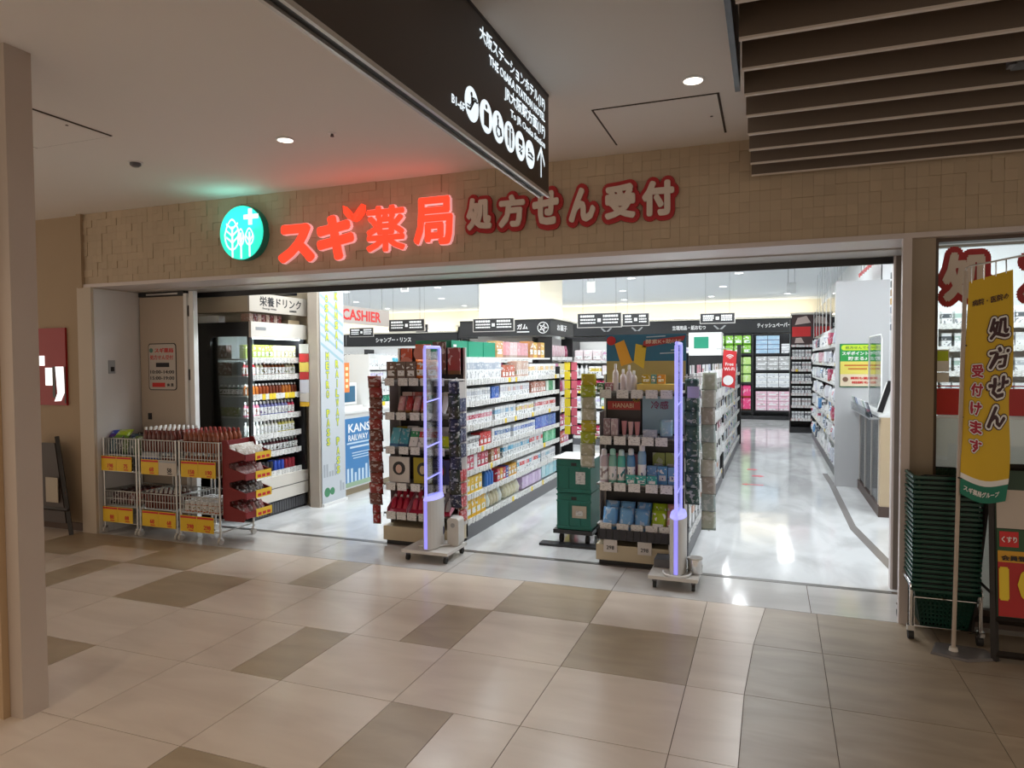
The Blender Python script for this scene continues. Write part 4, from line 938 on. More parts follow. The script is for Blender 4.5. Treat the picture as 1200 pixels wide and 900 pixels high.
def ht(body, y0, y1, z, h, bold=.02): T(body, (SXF, (y0 + y1) / 2, z), w=y1 - y0, h=h, rz=PI / 2, m=M_sglow, parent=hs, bold=bold * .45, thick=.001)
ht('大阪ステーションホテル(1F)', 2.432, 3.236, 2.745, .066); ht('THE OSAKA STATION HOTEL', 2.525, 3.236, 2.683, .036, .03)
ht('JR大阪駅方面(1F)', 2.69, 3.236, 2.615, .066); ht('To JR Osaka Station', 2.76, 3.236, 2.549, .040, .02); ht('B1-6F', 2.18, 2.288, 2.412, .03, .02)
MB().box(SXF - .001, SXF, 3.171, 3.181, 2.385, 2.515).build('arrow', [M_sglow], hs)
for s_ in (-1, 1): MB().prism([(3.176, 2.532), (3.176 + s_ * .055, 2.466), (3.176 + s_ * .055, 2.448), (3.176, 2.512)], SXF - .001, SXF, 'yz').build('arrow', [M_sglow], hs)
def ring_yz(y, z, r, m, nm, par, x=SXF, d=.001, sy=1.0): return MB().prism([(y + r * sy * math.cos(2 * PI * i / 24), z + r * math.sin(2 * PI * i / 24)) for i in range(24)], x - d, x, 'yz').build(nm, [m], par)
for i, y in enumerate((2.353, 2.49, 2.617, 2.748, 2.880, 3.013)):
    d = ring_yz(y, 2.448, .063, M_sglow, 'pictogram', hs)
    xg = SXF + .0012; mb = MB()
    def q(y0, y1, z0, z1): mb.box(xg - .001, xg, y + y0, y + y1, 2.448 + z0, 2.448 + z1)
    def ln(pts, w=.005): mb.tube([(xg, y + a, 2.448 + b) for a, b in pts], w, 4)
    def dot(a, b, r): mb.prism([(y + a + r * math.cos(2 * PI * t / 10), 2.448 + b + r * math.sin(2 * PI * t / 10)) for t in range(10)], xg - .001, xg, 'yz')
    if i == 0: ln([(-.045, -.025), (-.02, -.025), (.02, .02), (.045, .02)]); ln([(-.045, -.012), (-.02, -.012), (.015, .028), (.04, .028)], .003); dot(-.005, .035, .009); ln([(-.005, .024), (-.003, .0)], .006)
    elif i == 1: q(-.025, .025, -.038, .02); dot(0, .038, .009)
    elif i == 2: dot(-.008, .038, .008); ln([(-.008, .028), (-.006, -.002), (.016, -.002), (.026, -.03)]); ln([(.022 * math.cos(a) - .004, .022 * math.sin(a) - .018) for a in [2.2 + .5 * t for t in range(8)]], .003)
    elif i == 3:
        for s_ in (-1, 1): dot(s_ * .02, .034, .008); q(s_ * .02 - .009, s_ * .02 + .009, -.008, .024); q(s_ * .02 - .005, s_ * .02 + .005, -.04, -.008)
        q(-.0015, .0015, -.045, .045)
    elif i == 4: q(-.024, .024, .005, .03); q(-.02, .004, -.012, -.002); q(-.004, .02, -.035, -.022); ln([(-.02, -.03), (.022, -.005)], .003)
    else: q(-.035, .035, -.02, -.012); ln([(-.03, .0), (.0, .006), (.03, -.004)]); dot(-.022, .016, .008)
    mb.build('symbol', [M_signb], d)

# ================================================================ LOUVRE CEILING
M_slat = mat('brown metal slat', (0.145, 0.11, 0.085), 0.5); M_slat_lit = mat('floor-lit slat edge', (0.68, 0.60, 0.53), 0.5)  # edge colour paints in the light bounced up from the floor
lv = thing('ceiling_louvre', 'row of long brown ceiling slats with floor-lit pale lower edges at the top right', 'louvre', (1.7, 2.9, 2.58))
tag(lv, kind='structure')
for i in range(13):
    y = 4.31 - i * .262
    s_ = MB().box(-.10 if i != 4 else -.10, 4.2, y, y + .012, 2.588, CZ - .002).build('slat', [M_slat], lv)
    MB().box(-.10, 4.2, y - .003, y + .015, 2.580, 2.588).build('edge', [M_slat_lit], s_)
MB().box(-.135, -.115, 2.05, 3.0, 2.60, CZ).build('side_rail', [M_black], lv)
d = thing('linear_lamp', 'dark slot lamp hanging between the ceiling slats at the upper right', 'lamp', (1.4, 3.13, 2.6)); MB().box(.86, 2.4, 3.08, 3.17, 2.60, 2.70).build('housing', [M_black], d); MB().box(.84, .86, 3.10, 3.15, 2.60, CZ).build('bracket', [M_dark], d)

# ================================================================ LEFT BAY: folded door, switch, drinks cooler
M_doorp = mat('greige door leaf', (0.46, 0.38, 0.30), 0.5)
dr = tag(thing('door_1', 'greige sliding door leaf with the opening hours card, behind the wire carts', None, (-5.15, 4.75, 0)), kind='structure')
MB().box(-5.425, -4.88, 4.75, 4.79, 0.01, 2.12).build('leaf', [M_doorp], dr)
MB().box(-4.88, -4.845, 4.74, 4.80, 0, 2.14).build('frame', [M_white], dr); MB().box(-4.825, -4.775, 4.75, 4.80, 0, 2.16).build('frame', [M_white], dr)
MB().box(-4.845, -4.825, 4.76, 4.79, 0, 2.10).build('gap', [M_white], dr)
for z in (1.93, .75, 1.35): MB().box(-4.838, -4.83, 4.745, 4.76, z, z + .10).build('hinge', [M_black], dr)
MB().box(-5.43, -4.88, 4.745, 4.80, 2.125, 2.165).build('track', [M_black], dr); MB().box(-5.33, -4.95, 4.74, 4.745, 2.135, 2.15).build('track_roller', [M_alu], dr)
MB().box(-5.34, -5.30, 4.742, 4.75, .98, 1.04).build('lock', [M_black], dr)
hc = thing('hours_sign', 'white opening hours card with red スギ薬局 lettering stuck on the door leaf', 'sign', (-5.16, 4.748, 1.25))
def rrect(x0, x1, z0, z1, r, n=5):
    p = []
    for cx_, cz_, a0 in ((x1 - r, z0 + r, -90), (x1 - r, z1 - r, 0), (x0 + r, z1 - r, 90), (x0 + r, z0 + r, 180)):
        p += [(cx_ + r * math.cos(R(a0 + 90 * i / n)), cz_ + r * math.sin(R(a0 + 90 * i / n))) for i in range(n + 1)]
    return p
M_hcard = mat('hours card', (0.52, 0.47, 0.42), .5)
MB().prism(rrect(-5.33, -4.99, 1.255, 1.69, .03), 4.747, 4.749).build('border', [M_blackink], hc); MB().prism(rrect(-5.322, -4.998, 1.263, 1.682, .026), 4.7455, 4.747).build('card', [M_hcard], hc)
T('スギ薬局', (-5.135, 4.744, 1.625), w=.225, h=.045, m=M_redink, parent=hc, bold=.02); MB().prism([(-5.292 + .022 * math.cos(a), 1.625 + .022 * math.sin(a)) for a in [2 * PI * i / 14 for i in range(14)]], 4.744, 4.7455).build('emblem', [mat('dull teal', (.1, .25, .2), .5)], hc)
T('処方せん受付', (-5.165, 4.744, 1.56), w=.28, h=.045, m=M_redink, parent=hc, bold=.0)
MB().box(-5.235, -5.075, 4.744, 4.7455, 1.47, 1.51).build('time_bar', [M_blackink], hc)
T('10:00-14:00', (-5.16, 4.744, 1.425), w=.29, h=.032, m=M_blackink, parent=hc); T('15:00-19:00', (-5.16, 4.744, 1.368), w=.29, h=.032, m=M_blackink, parent=hc)
MB().box(-5.285, -5.13, 4.744, 4.7455, 1.285, 1.325).build('closed_bar', [M_redink], hc); T('休 業', (-5.065, 4.744, 1.305), w=.08, h=.03, m=M_blackink, parent=hc)
sw = thing('wall_switch', 'small grey switch plate on the pale side wall beside the door leaf', 'switch', (-5.425, 4.455, 1.42)); MB().box(-5.43, -5.422, 4.425, 4.49, 1.415, 1.535).build('plate', [M_grey], sw); MB().box(-5.422, -5.416, 4.445, 4.475, 1.435, 1.475).build('key', [M_black], sw)
for o_, dx, dy in ((dr, -.115, .10), (hc, -.11, .10), (sw, -.131, .10)): o_.location.x += dx; o_.location.y += dy
# wall over the cooler
M_bulk = mat('beige bulkhead', (0.50, 0.41, 0.29), 0.6)
struct('wall_bulkhead', B(-5.5, -4.58, 5.22, 5.34, 1.99, SZ), M_bulk)
struct('wall_bulkhead', B(-5.9, -5.3, 4.93, 6.3, 0, SZ), M_bulk)
struct('wall_bulkhead', B(-5.3, -4.46, 6.06, 6.16, 0, SZ), M_bulk)
struct('pillar', B(-4.46, -4.345, 5.93, 6.06, 0, SZ), mat('taupe pillar cladding', (0.40, 0.34, 0.28), 0.5))
struct('trim_15', B(-5.3, -4.6, 5.34, 5.95, 2.2, 2.24), M_black)
# cooler
ck = thing('drinks_cooler', 'tall black drinks cooler with cream header and side window, lit shelves of small bottles', 'cooler', (-4.88, 5.6, 0))
CX0, CX1, CY0, CY1, CH = -5.24, -4.56, 5.19, 6.02, 1.89
MB().box(CX0, CX0 + .03, CY0 + .03, CY1, .02, CH).build('back_panel', [M_black], ck)
# side wall with a window cut in it
sd = MB()
wz0, wz1, wx0, wx1 = .42, 1.755, -5.03, CX1 - .03
for (a, b, c, d) in ((CX0, CX1, .02, wz0), (CX0, CX1, wz1, CH), (CX0, wx0, wz0, wz1), (wx1, CX1, wz0, wz1)): sd.box(a, b, CY0, CY0 + .035, c, d)
sd.prism([(wx0, wz1), (wx0 + .045, wz1), (wx0 + .013, wz1 - .013), (wx0, wz1 - .045)][::-1], CY0, CY0 + .035)
sd.build('side_wall', [M_black], ck)
MB().box(wx0 - .004, wx1, CY0 + .01, CY0 + .016, wz0, wz1).build('side_window', [M_pane], ck)
MB().box(CX0, CX1, CY1 - .035, CY1, .02, CH).build('side_wall', [M_black], ck)
MB().box(CX0, CX1 - .02, CY0 + .035, CY1 - .035, 1.78, CH).build('top', [M_black], ck)
MB().box(CX1 - .005, CX1 + .022, CY0 - .002, CY1 + .002, 1.745, CH + .004).build('header', [M_offw], ck)
MB().box(CX1 + .022, CX1 + .024, CY0 + .06, CY0 + .20, 1.815, 1.845).build('maker_plate', [M_grey], ck)
MB().box(CX0, CX1 + .01, CY0, CY1, .14, .38).build('lower_panel', [M_offw], ck); MB().box(CX1 + .0101, CX1 + .012, CY0, CY1, .262, .268).build('seam', [M_black], ck)
MB().box(CX0, CX1 - .01, CY0, CY1, .0, .14).build('kick_plate', [M_black], ck)
gr = MB()
for i in range(22): gr.box(CX1 - .01, CX1 - .004, CY0 + .03 + i * .036, CY0 + .055 + i * .036, .02, .12)
gr.build('vent_grille', [M_dark], ck)
M_coolerin = mat('pale cooler lining', (0.45, 0.50, 0.50), 0.4)
MB().box(CX0 + .031, CX0 + .04, CY0 + .036, CY1 - .036, .38, 1.78).build('lining', [M_coolerin], ck)
MB().box(CX1 - .06, CX1 - .035, CY0 + .05, CY1 - .05, 1.735, 1.755).build('lamp_tube', [mat('cool tube lamp', (1, 1, 1), .4, emit=(.8, .93, 1), es=6)], ck)
MB().box(CX1 - .09, CX1 + .0, CY0 + .035, CY1 - .035, 1.757, 1.778).build('lamp_visor', [mat('deep blue visor', (0.02, 0.04, 0.25), .4)], ck)
area('cooler_lamp', (CX1 - .05, 5.6, 1.73), 5.5, (.88, .96, 1), .75, (0, R(38), 0), 'RECTANGLE', .04).data.shape = 'RECTANGLE'
bpy.data.objects['cooler_lamp'].data.size, bpy.data.objects['cooler_lamp'].data.size_y = .05, .75
la_ = area('cooler_lamp', (CX1 - .06, CY0 + .06, 1.15), 3.0, (.85, .95, 1), .04, (R(90), 0, R(35)), 'RECTANGLE', 1.1)  # unseen fill added to light the shelves behind the side window
cbay = Bay(CX1 - .03, CY0 + .05, PI / 2); CL = .73
rc = random.Random(21)
shz = (.42, .62, .80, .985, 1.19, 1.38, 1.545)
for z in shz:
    sh = cbay.box(MB(), 0, CL, .012, .52, z - .012, z).build('shelf', [M_coolerin], ck); cbay.box(MB(), 0, CL, .0, .012, z - .04, z + .012).build('price_rail', [M_white], sh)
    mb = MB(); u = .01
    while u < CL - .05: cbay.box(mb, u, u + .045, -.003, 0, z - .045, z + .012, 0 if rc.random() < .75 or z not in (1.19,) else 1); u += rc.choice((.05, .055, .08))
    tag(mb.build('price_tag', [M_tag, M_yellow], sh), kind='stuff')
rows = [(.42, 'can', .05, .10, ['#2848a8', '#3858c0', '#303038', '#a02838', '#c8c8c8'], 4, 'bottom shelf of the drinks cooler', 'blue, dark or red can'),
        (.62, 'bottle', .042, .12, ['#5a2028', '#e0dcd8', '#a86870', '#303030'], 2, 'second lowest shelf of the drinks cooler', 'small dark or white bottle'),
        (.80, 'bottle', .046, .13, ['#d8d070', '#e0d890', '#e8e8e0', '#c8c060'], 2, 'third lowest shelf of the drinks cooler', 'small yellow bottle'),
        (.985, 'bottle', .046, .14, ['#c83858', '#d87890', '#e0c0c8', '#c8b838', '#8080b8'], 2, 'middle shelf of the drinks cooler', 'small pink or white bottle'),
        (1.19, 'bottle', .042, .11, ['#a04818', '#b86820', '#783010'], 4, 'third highest shelf of the drinks cooler', 'small amber bottle'),
        (1.38, 'bottle', .048, .13, ['#c01c28', '#b89058', '#8a5030', '#c8c0a0'], 2, 'second highest shelf of the drinks cooler', 'small red or brown bottle'),
        (1.545, 'box', .052, .13, ['#98a848', '#b8b878', '#c0b890', '#88a040'], 1, 'highest shelf of the drinks cooler', 'green and cream carton')]
for z, kd, w, h, cols, st, where, what in rows:
    u = .01
    while u + w < CL:
        c = rc.choice(cols)
        for k in range(rc.choice((2, 3, 3))):
            if u + w > CL: break
            for q in range(2): product(kd, w, w, h, cbay.P(u + w / 2, .035 + w / 2 + q * (w + .006), z + .001), cbay.rz, c, st, '%s on the %s' % (what, where), '%s %ss' % (where, {'box': 'carton', 'can': 'can', 'bottle': 'bottle'}[kd]))
            u += w + .006
for i in range(6): product('box', .08, .07, .13, (CX0 + .14 + i * .085 if i < 3 else CX0 + .14 + (i - 3) * .085, CY0 + .09, 1.546 if i < 3 else 1.381), 0, '#4a2418', 3, 'dark brown carton seen through the side window of the drinks cooler', 'brown cartons behind the side window')
for i in range(7):
    product('bottle', .05, .05, .10, (CX0 + .25 + i * .052, CY0 + .09, 1.191), 0, '#285040', 2, 'small green bottle seen through the side window of the drinks cooler', 'green bottles behind the side window')
    product('pouch', .05, .05, .09, (CX0 + .25 + i * .052, CY0 + .09, .986), 0, '#788040', 3, 'olive pouch seen through the side window of the drinks cooler', 'olive pouches behind the side window') if i < 5 else None
# sign over the cooler
ds = thing('hanging_sign', 'cream 栄養ドリンク sign board above the drinks cooler', 'sign', (-4.56, 5.62, 1.99))
MB().box(-4.575, -4.555, 5.19, 6.08, 1.99, 2.168).build('board', [mat('cream sign board', (0.50, 0.45, 0.39), .5)], ds)
T('栄養ドリンク', (-4.554, 5.64, 2.095), w=.62, h=.095, rz=PI / 2, m=M_blackink, parent=ds, bold=.015, thick=.002)
T('Energy drink', (-4.554, 5.47, 2.025), w=.20, h=.022, rz=PI / 2, m=M_blackink, parent=ds, thick=.002); T('保健飲料', (-4.554, 5.82, 2.025), w=.11, h=.022, rz=PI / 2, m=M_blackink, parent=ds, thick=.002)
for i in range(8): product('box', .05, .10, .085, (-4.68, 5.30 + i * .058, CH + .001), PI / 2, '#6a1c14' if i % 2 else '#b09080', 3, 'brown carton lying on top of the drinks cooler', 'brown cartons on the cooler top')
tag(MB().box(-4.70, -4.60, 5.80, 5.98, CH + .001, CH + .05).build('carton', [mat('cardboard', (0.40, 0.30, 0.18), .7)]), 'flat cardboard box on the far end of the cooler top', 'box')
tag(MB().box(-5.2, -4.95, 5.22, 5.30, CH + .001, CH + .07).build('carton', [M_white]), 'white box on top of the cooler beside the beige bulkhead', 'box')
# poster strip beside the cooler
pp = thing('price_poster', 'narrow strip of red, white and yellow price leaflets on the cooler edge', 'poster', (-4.44, 5.91, 1.05))
zz = 1.70
for c, h in (('#c8c8c0', .10), ('#b02020', .09), ('#c8b050', .10), ('#a82424', .08), ('#c0c0c8', .14), ('#c0b8b0', .09), ('#d0a020', .05)):
    MB().box(-4.56, -4.45, 5.915, 5.925, zz - h, zz - .004).build('leaflet', [mat('leaflet ' + c, lin(c), .5)], pp); zz -= h

# tall banner for railway passes (on a stand behind the pillar)
bn = thing('standing_banner', 'tall white banner reading OSAKA METRO PASS and KANSAI RAILWAY PASS beside the pillar', 'banner', (-4.335, 6.18, 0))
bm = MB(); n = 8
for i in range(n + 1): pass
bm.box(-4.34, -4.334, 5.965, 6.385, .03, 2.30).build('sheet', [mat('banner white', (0.52, 0.55, 0.59), .5)], bn)
MB().box(-4.36, -4.31, 5.96, 6.39, 0, .03).build('foot', [M_white], bn)
M_by = mat('acid yellow ink', (0.62, 0.62, 0.04), .5); M_bt = mat('teal ink', (0.08, 0.25, 0.30), .5)
for body, y, z0, z1 in (('OSAKA METRO PASS', 6.08, .62, 2.22), ('KANSAI RAILWAY PASS', 6.25, .30, 2.26)):
    st = (z1 - z0) / len(body)
    for i, ch in enumerate(body):
        if ch == ' ': continue
        T(ch, (-4.3335, y, z1 - (i + .5) * st), w=.046 if ch != 'I' else .008, h=st * .70, rz=PI / 2, m=M_bt, parent=bn, bold=.11, thick=.001, base_fit=True)
        T(ch, (-4.332, y, z1 - (i + .5) * st), w=.046 if ch != 'I' else .008, h=st * .70, rz=PI / 2, m=M_by, parent=bn, bold=.05, thick=.001, base_fit=True)
for i in range(6): MB().prism([(5.97, 2.22 - i * .10), (6.37, 2.02 - i * .10), (6.37, 1.99 - i * .10), (5.97, 2.19 - i * .10)], -4.3338, -4.3332, 'yz').build('stripe', [mat('pale teal ink', (0.30, 0.45, 0.52), .5)], bn)
rb = random.Random(2)
for i in range(8):
    y = 5.99 + i * .048; h = rb.uniform(.05, .14)
    MB().box(-4.3336, -4.333, y, y + .03, .30 if i < 6 else .12, (.30 if i < 6 else .12) + h).build('skyline', [mat('grey ink', (0.35, 0.38, 0.42), .5)], bn)
ring_yz(6.05, .14, .05, mat('leaf green ink', (0.05, 0.22, 0.10), .5), 'tree', bn, x=-4.333); ring_yz(6.14, .14, .04, MATS['leaf green ink'], 'tree', bn, x=-4.333)

# cashier counter with the blue railway poster on its front
ctr = thing('cash_counter', 'white cash counter behind the railway banner at the left of the shop', 'counter', (-4.75, 7.6, 0))
MB().box(-5.1, -4.42, 6.42, 8.9, .08, .93).build('body', [M_white], ctr); MB().box(-5.15, -4.39, 6.40, 8.95, .93, .96).build('worktop', [M_white], ctr); MB().box(-5.05, -4.46, 6.45, 8.9, 0, .08).build('plinth', [mat('timber plinth', (.35, .28, .18), .5)], ctr)
kp = thing('railway_poster', 'blue KANSAI RAILWAY PASS poster on the front of the cash counter', 'poster', (-4.41, 6.78, .1))
MB().box(-4.419, -4.411, 6.43, 7.15, .10, .87).build('sheet', [mat('poster blue', (0.05, 0.20, 0.45), .4)], kp)
T('KANSAI', (-4.4095, 6.86, .76), w=.60, h=.10, rz=PI / 2, m=M_whiteink, parent=kp, bold=.02, thick=.001); T('RAILWAY PASS', (-4.4095, 6.87, .65), w=.62, h=.07, rz=PI / 2, m=M_whiteink, parent=kp, bold=.02, thick=.001)
for z, w, h in ((.58, .62, .018), (.53, .50, .022), (.47, .42, .01), (.44, .42, .01), (.41, .38, .01)): MB().box(-4.4105, -4.409, 6.80 - w / 2 + .04, 6.80 + w / 2 + .02, z, z + h).build('line', [mat('pale ink', (0.55, 0.68, 0.8), .5)], kp)
for i in range(9): MB().box(-4.4105, -4.409, 6.45 + i * .075, 6.49 + i * .075, .15, .20 + rb.uniform(.03, .16)).build('skyline', [mat('pale ink', (0.55, 0.68, 0.8), .5)], kp)
MB().box(-4.4105, -4.4095, 6.43, 7.15, .10, .15).build('ground', [mat('sage ink', (0.30, 0.42, 0.28), .5)], kp)
mon = thing('till_screen', 'white till with a dark blue screen on the cash counter', 'till', (-4.7, 7.0, .96)); MB().box(-4.85, -4.6, 6.75, 7.15, .96, .99).build('foot', [M_white], mon); MB().box(-4.75, -4.70, 6.72, 7.18, 1.0, 1.26).build('body', [M_white], mon); MB().box(-4.70, -4.695, 6.76, 7.14, 1.03, 1.22).build('screen', [mat('screen blue', (0.03, 0.12, 0.22), .2)], mon)
og = thing('hanging_strip', 'orange vertical shelf flag hanging above the cash counter', 'flag', (-4.40, 6.6, 1.18)); MB().box(-4.405, -4.40, 6.48, 6.58, 1.17, 1.50).build('card', [mat('orange card', (0.85, 0.22, 0.05), .5)], og)
for i in range(4): MB().box(-4.3995, -4.3985, 6.505, 6.555, 1.22 + i * .065, 1.255 + i * .065).build('mark', [mat('pale yellow', (.8, .7, .4), .5)], og)
MB().tube([(-4.402, 6.53, 1.5), (-4.402, 6.53, 2.2), (-4.402, 6.53, SZ)], .0015, 4).build('thread', [M_clip], og)
rq = random.Random(9)
bc = Bay(-4.55, 7.25, PI / 2); Z0C = .961
tcs = fixture(bc, 1.6, .35, (.99, 1.12, 1.28, 1.44), 1.6, 'small white rack of snacks and batteries on the cash counter', name='counter_rack', base=.97, z0=.961, tagp=.6, mbase=M_white, mpost=M_white)
for z in (.99, 1.12, 1.28, 1.44): fill(bc, .02, 1.58, z, [('box', .06, .07, .11, 0, PALE), ('pouch', .08, .05, .12, 3, MIXC)], lab('white and coloured %s on the counter rack behind the cash counter'), grp('%s on the counter rack'), rnd=rq, name='snack')
# hanging CASHIER sign
cs = thing('cashier_sign', 'pale hanging board with red CASHIER lettering', 'sign', (-4.4, 6.9, 1.94))
MB().box(-4.41, -4.40, 6.40, 7.46, 1.94, 2.135).build('board', [mat('pale pink board', (0.42, 0.37, 0.34), .5)], cs); T('CASHIER', (-4.398, 6.86, 2.04), w=.80, h=.125, rz=PI / 2, m=M_redink, parent=cs, bold=.025, thick=.002)
for y in (6.6, 7.3): MB().tube([(-4.405, y, 2.135), (-4.405, y, SZ)], .0025, 4).build('cable', [M_dark], cs)
# aisle signs
def bars(par, x0, x1, z, y, n, rr, m=M_whiteink):
    u = x0
    while u < x1 - .02:
        w = rr.uniform(.015, .04); MB().box(u, min(u + w, x1), y - .0015, y, z, z + .022).build('lettering', [m], par); u += w + .006
def aisle_sign(x0, x1, z0, z1, y, label, two=True):
    t = thing('aisle_sign', label, 'sign', ((x0 + x1) / 2, y, z0)); rr = random.Random(int(x0 * 100))
    MB().box(x0, x1, y, y + .015, z0, z1).build('board', [M_header], t)
    fr = MB(); fr.box(x0 - .008, x1 + .008, y - .003, y + .018, z1, z1 + .007); fr.box(x0 - .008, x1 + .008, y - .003, y + .018, z0 - .007, z0); fr.box(x0 - .008, x0, y - .003, y + .018, z0, z1); fr.box(x1, x1 + .008, y - .003, y + .018, z0, z1); fr.build('frame', [M_alu], t)
    xm = (x0 + x1) / 2; mb = MB()
    for k in range(3):
        z = z1 - .045 - k * (z1 - z0 - .05) / 3
        for a, b in ((x0 + .03, xm - .045), (xm + .045, x1 - .03)):
            u = a
            while u < b - .012: w = rr.uniform(.012, .035); mb.box(u, min(u + w, b), y - .002, y, z, z + (.026 if k == 0 else .017)); u += w + .005
    mb.build('lettering', [M_whiteink], t); MB().box(xm - .02, xm + .02, y - .002, y, (z0 + z1) / 2 - .02, (z0 + z1) / 2 + .02).build('number_tile', [M_whiteink], t)
    for x in (x0 + .06, x1 - .06): MB().tube([(x, y + .007, z1), (x, y + .007, SZ)], .0015, 4).build('cable', [M_dark], t)
aisle_sign(-4.72, -4.20, 1.91, 2.06, 8.0, 'black hanging aisle sign just right of the CASHIER board')
aisle_sign(-3.50, -2.96, 1.885, 2.04, 8.0, 'black hanging aisle sign in front of the ガム header')
aisle_sign(-2.14, -1.62, 1.905, 2.065, 8.0, 'large black hanging aisle sign above the middle aisle')
aisle_sign(-1.80, -1.46, 1.965, 2.118, 9.0, 'small black hanging aisle sign right of the large middle one')
aisle_sign(-.81, -.40, 1.972, 2.09, 9.0, 'black hanging aisle sign above the right aisle')
aisle_sign(-7.33, -6.83, 1.985, 2.138, 11.0, 'dim black hanging aisle sign beneath the CASHIER board')
aisle_sign(-5.72, -5.5, 2.02, 2.15, 10.6, 'narrow black hanging aisle sign behind the one by the CASHIER board')
# small hanging paper tags and ceiling cameras
for x, y, l in ((-3.92, 7.0, 'small white hanging exit notice near the front of the shop'),):
    t = thing('hanging_notice', l, 'notice', (x, y, 2.30)); MB().box(x - .05, x + .05, y, y + .004, 2.31, 2.44).build('card', [M_white], t); MB().box(x - .035, x + .035, y - .001, y, 2.33, 2.42).build('print', [M_grey], t); MB().tube([(x, y, 2.44), (x, y, SZ)], .002, 4).build('rod', [M_dark], t)
for x, y, z, l in ((-3.62, 8.2, SZ, 'dark dome camera on the ceiling above the framed gate'), (-2.95, 11.3, SZ, 'dark dome camera above the corner of the ガム pillar'), (-2.23, 11.1, SZ, 'dark dome camera above the middle aisle'), (.1, 9.6, SZ, 'dark dome camera above the right aisle')):
    t = thing('dome_camera', l, 'camera', (x, y, z)); MB().lathe([(.07, z - .03), (.07, z)], x, y, 16).build('base', [M_white], t); MB().lathe([(.005, z - .11), (.04, z - .095), (.06, z - .06), (.062, z - .03)], x, y, 16).build('dome', [M_black], t)
for x, y, z, l in ((-1.20, 7.4, 2.55, 'paper notice hanging close behind the shopfront header'), (.35, 12.5, 2.62, 'paper notice hanging above the far right aisle'), (-2.72, 11, 2.62, 'thin notice hanging behind the ガム pillar')):
    t = thing('hanging_notice', l, 'notice', (x, y, z)); MB().box(x - .07, x + .07, y, y + .004, z, z + .18).build('card', [mat('pale card', (.6, .62, .62), .5)], t)
    for s_ in (-1, 1): MB().tube([(x + s_ * .05, y, z + .18), (x + s_ * .05, y, SZ)], .003, 4).build('rod', [M_dark], t)

# ================================================================ GUM PILLAR, BACK SHELVES
pc_ = struct('pillar', B(-3.95, -3.03, 9.25, 10.4, 2.08, SZ), M_warmwall)
MB().box(-4.18, -2.76, 8.98, 10.2, 2.085, 2.11).build('ledge', [M_warmwall], pc_)
struct('pillar', B(-4.0, -3.05, 9.3, 10.35, 0, 2.08), M_wallw)
gh = thing('header_sign', 'black header with white ガム lettering round the pillar', 'sign', (-3.53, 9.0, 1.86))
MB().box(-4.15, -2.79, 9.0, 9.03, 1.86, 2.08).build('front_board', [M_header], gh); MB().box(-2.82, -2.79, 9.03, 10.15, 1.86, 2.08).build('side_board', [M_header], gh)
T('ガム', (-3.20, 8.998, 1.985), h=.075, m=M_whiteink, parent=gh, bold=.03); MB().box(-3.28, -3.10, 8.997, 9.0, 1.905, 1.92).build('lettering', [M_whiteink], gh)
MB().tube([(-2.90 + .075 * math.cos(a), 8.998, 1.965 + .075 * math.sin(a)) for a in [2 * PI * i / 20 for i in range(20)]], .006, 5, closed=True).build('emblem', [M_whiteink], gh)
for k in range(5): MB().tube([(-2.90 + .06 * math.cos(k * 1.25), 8.998, 1.965 + .06 * math.sin(k * 1.25)), (-2.90 - .06 * math.cos(k * 1.25 + .6), 8.998, 1.965 - .06 * math.sin(k * 1.25 + .6))], .004, 4).build('emblem', [M_whiteink], gh)
T('お菓子', (-2.788, 9.55, 1.98), w=.5, h=.09, rz=PI / 2, m=M_whiteink, parent=gh, bold=.03)
area('pillar_cove', (-3.5, 9.12, 2.13), 6, (1, .9, .7), 1.2, (PI, 0, 0), 'RECTANGLE', .08); area('pillar_cove', (-2.96, 9.8, 2.13), 4, (1, .9, .7), .08, (PI, 0, 0), 'RECTANGLE', 1.2)
rg = random.Random(31)
gP = Bay(-4.12, 9.04, 0)
tg = fixture(gP, 1.05, .25, (.3, .55, .8, 1.05, 1.3, 1.52), 1.84, 'white shelf of sweets on the front of the ガム pillar', tagp=.7)
for z in (1.05, 1.3, 1.52): fill(gP, .02, 1.03, z, [('box', .09, .08, .16, 1, ['#c07838', '#d0b060', '#b05070', '#5a3020', '#e0c8a8']), ('pouch', .11, .06, .18, 3, ['#c89848', '#803820', '#d878a0'])], lab('brown, gold or pink %s on the pillar shelf under the ガム sign'), grp('%s on the pillar shelf'), rnd=rg, name='sweets')
gP2 = Bay(-2.80, 9.10, PI / 2)
tg2 = fixture(gP2, 1.05, .2, (.3, .55, .8, 1.05, 1.3, 1.55), 1.84, 'white shelf of pink and white packs on the aisle side of the ガム pillar', tagp=.7)
for z in (.3, .55, .8, 1.05, 1.3, 1.55): fill(gP2, .02, 1.0, z, [('box', .12, .06, .17, 1, ['#b02060', '#c880a0', '#c04838', '#d8d0c8', '#e0d8a0']), ('pouch', .12, .05, .18, 3, ['#d8b8c0', '#a83060'])], lab('pink, red or white %s on the aisle side of the pillar'), grp('%s on the aisle side of the pillar'), rnd=rg, name='sweets')
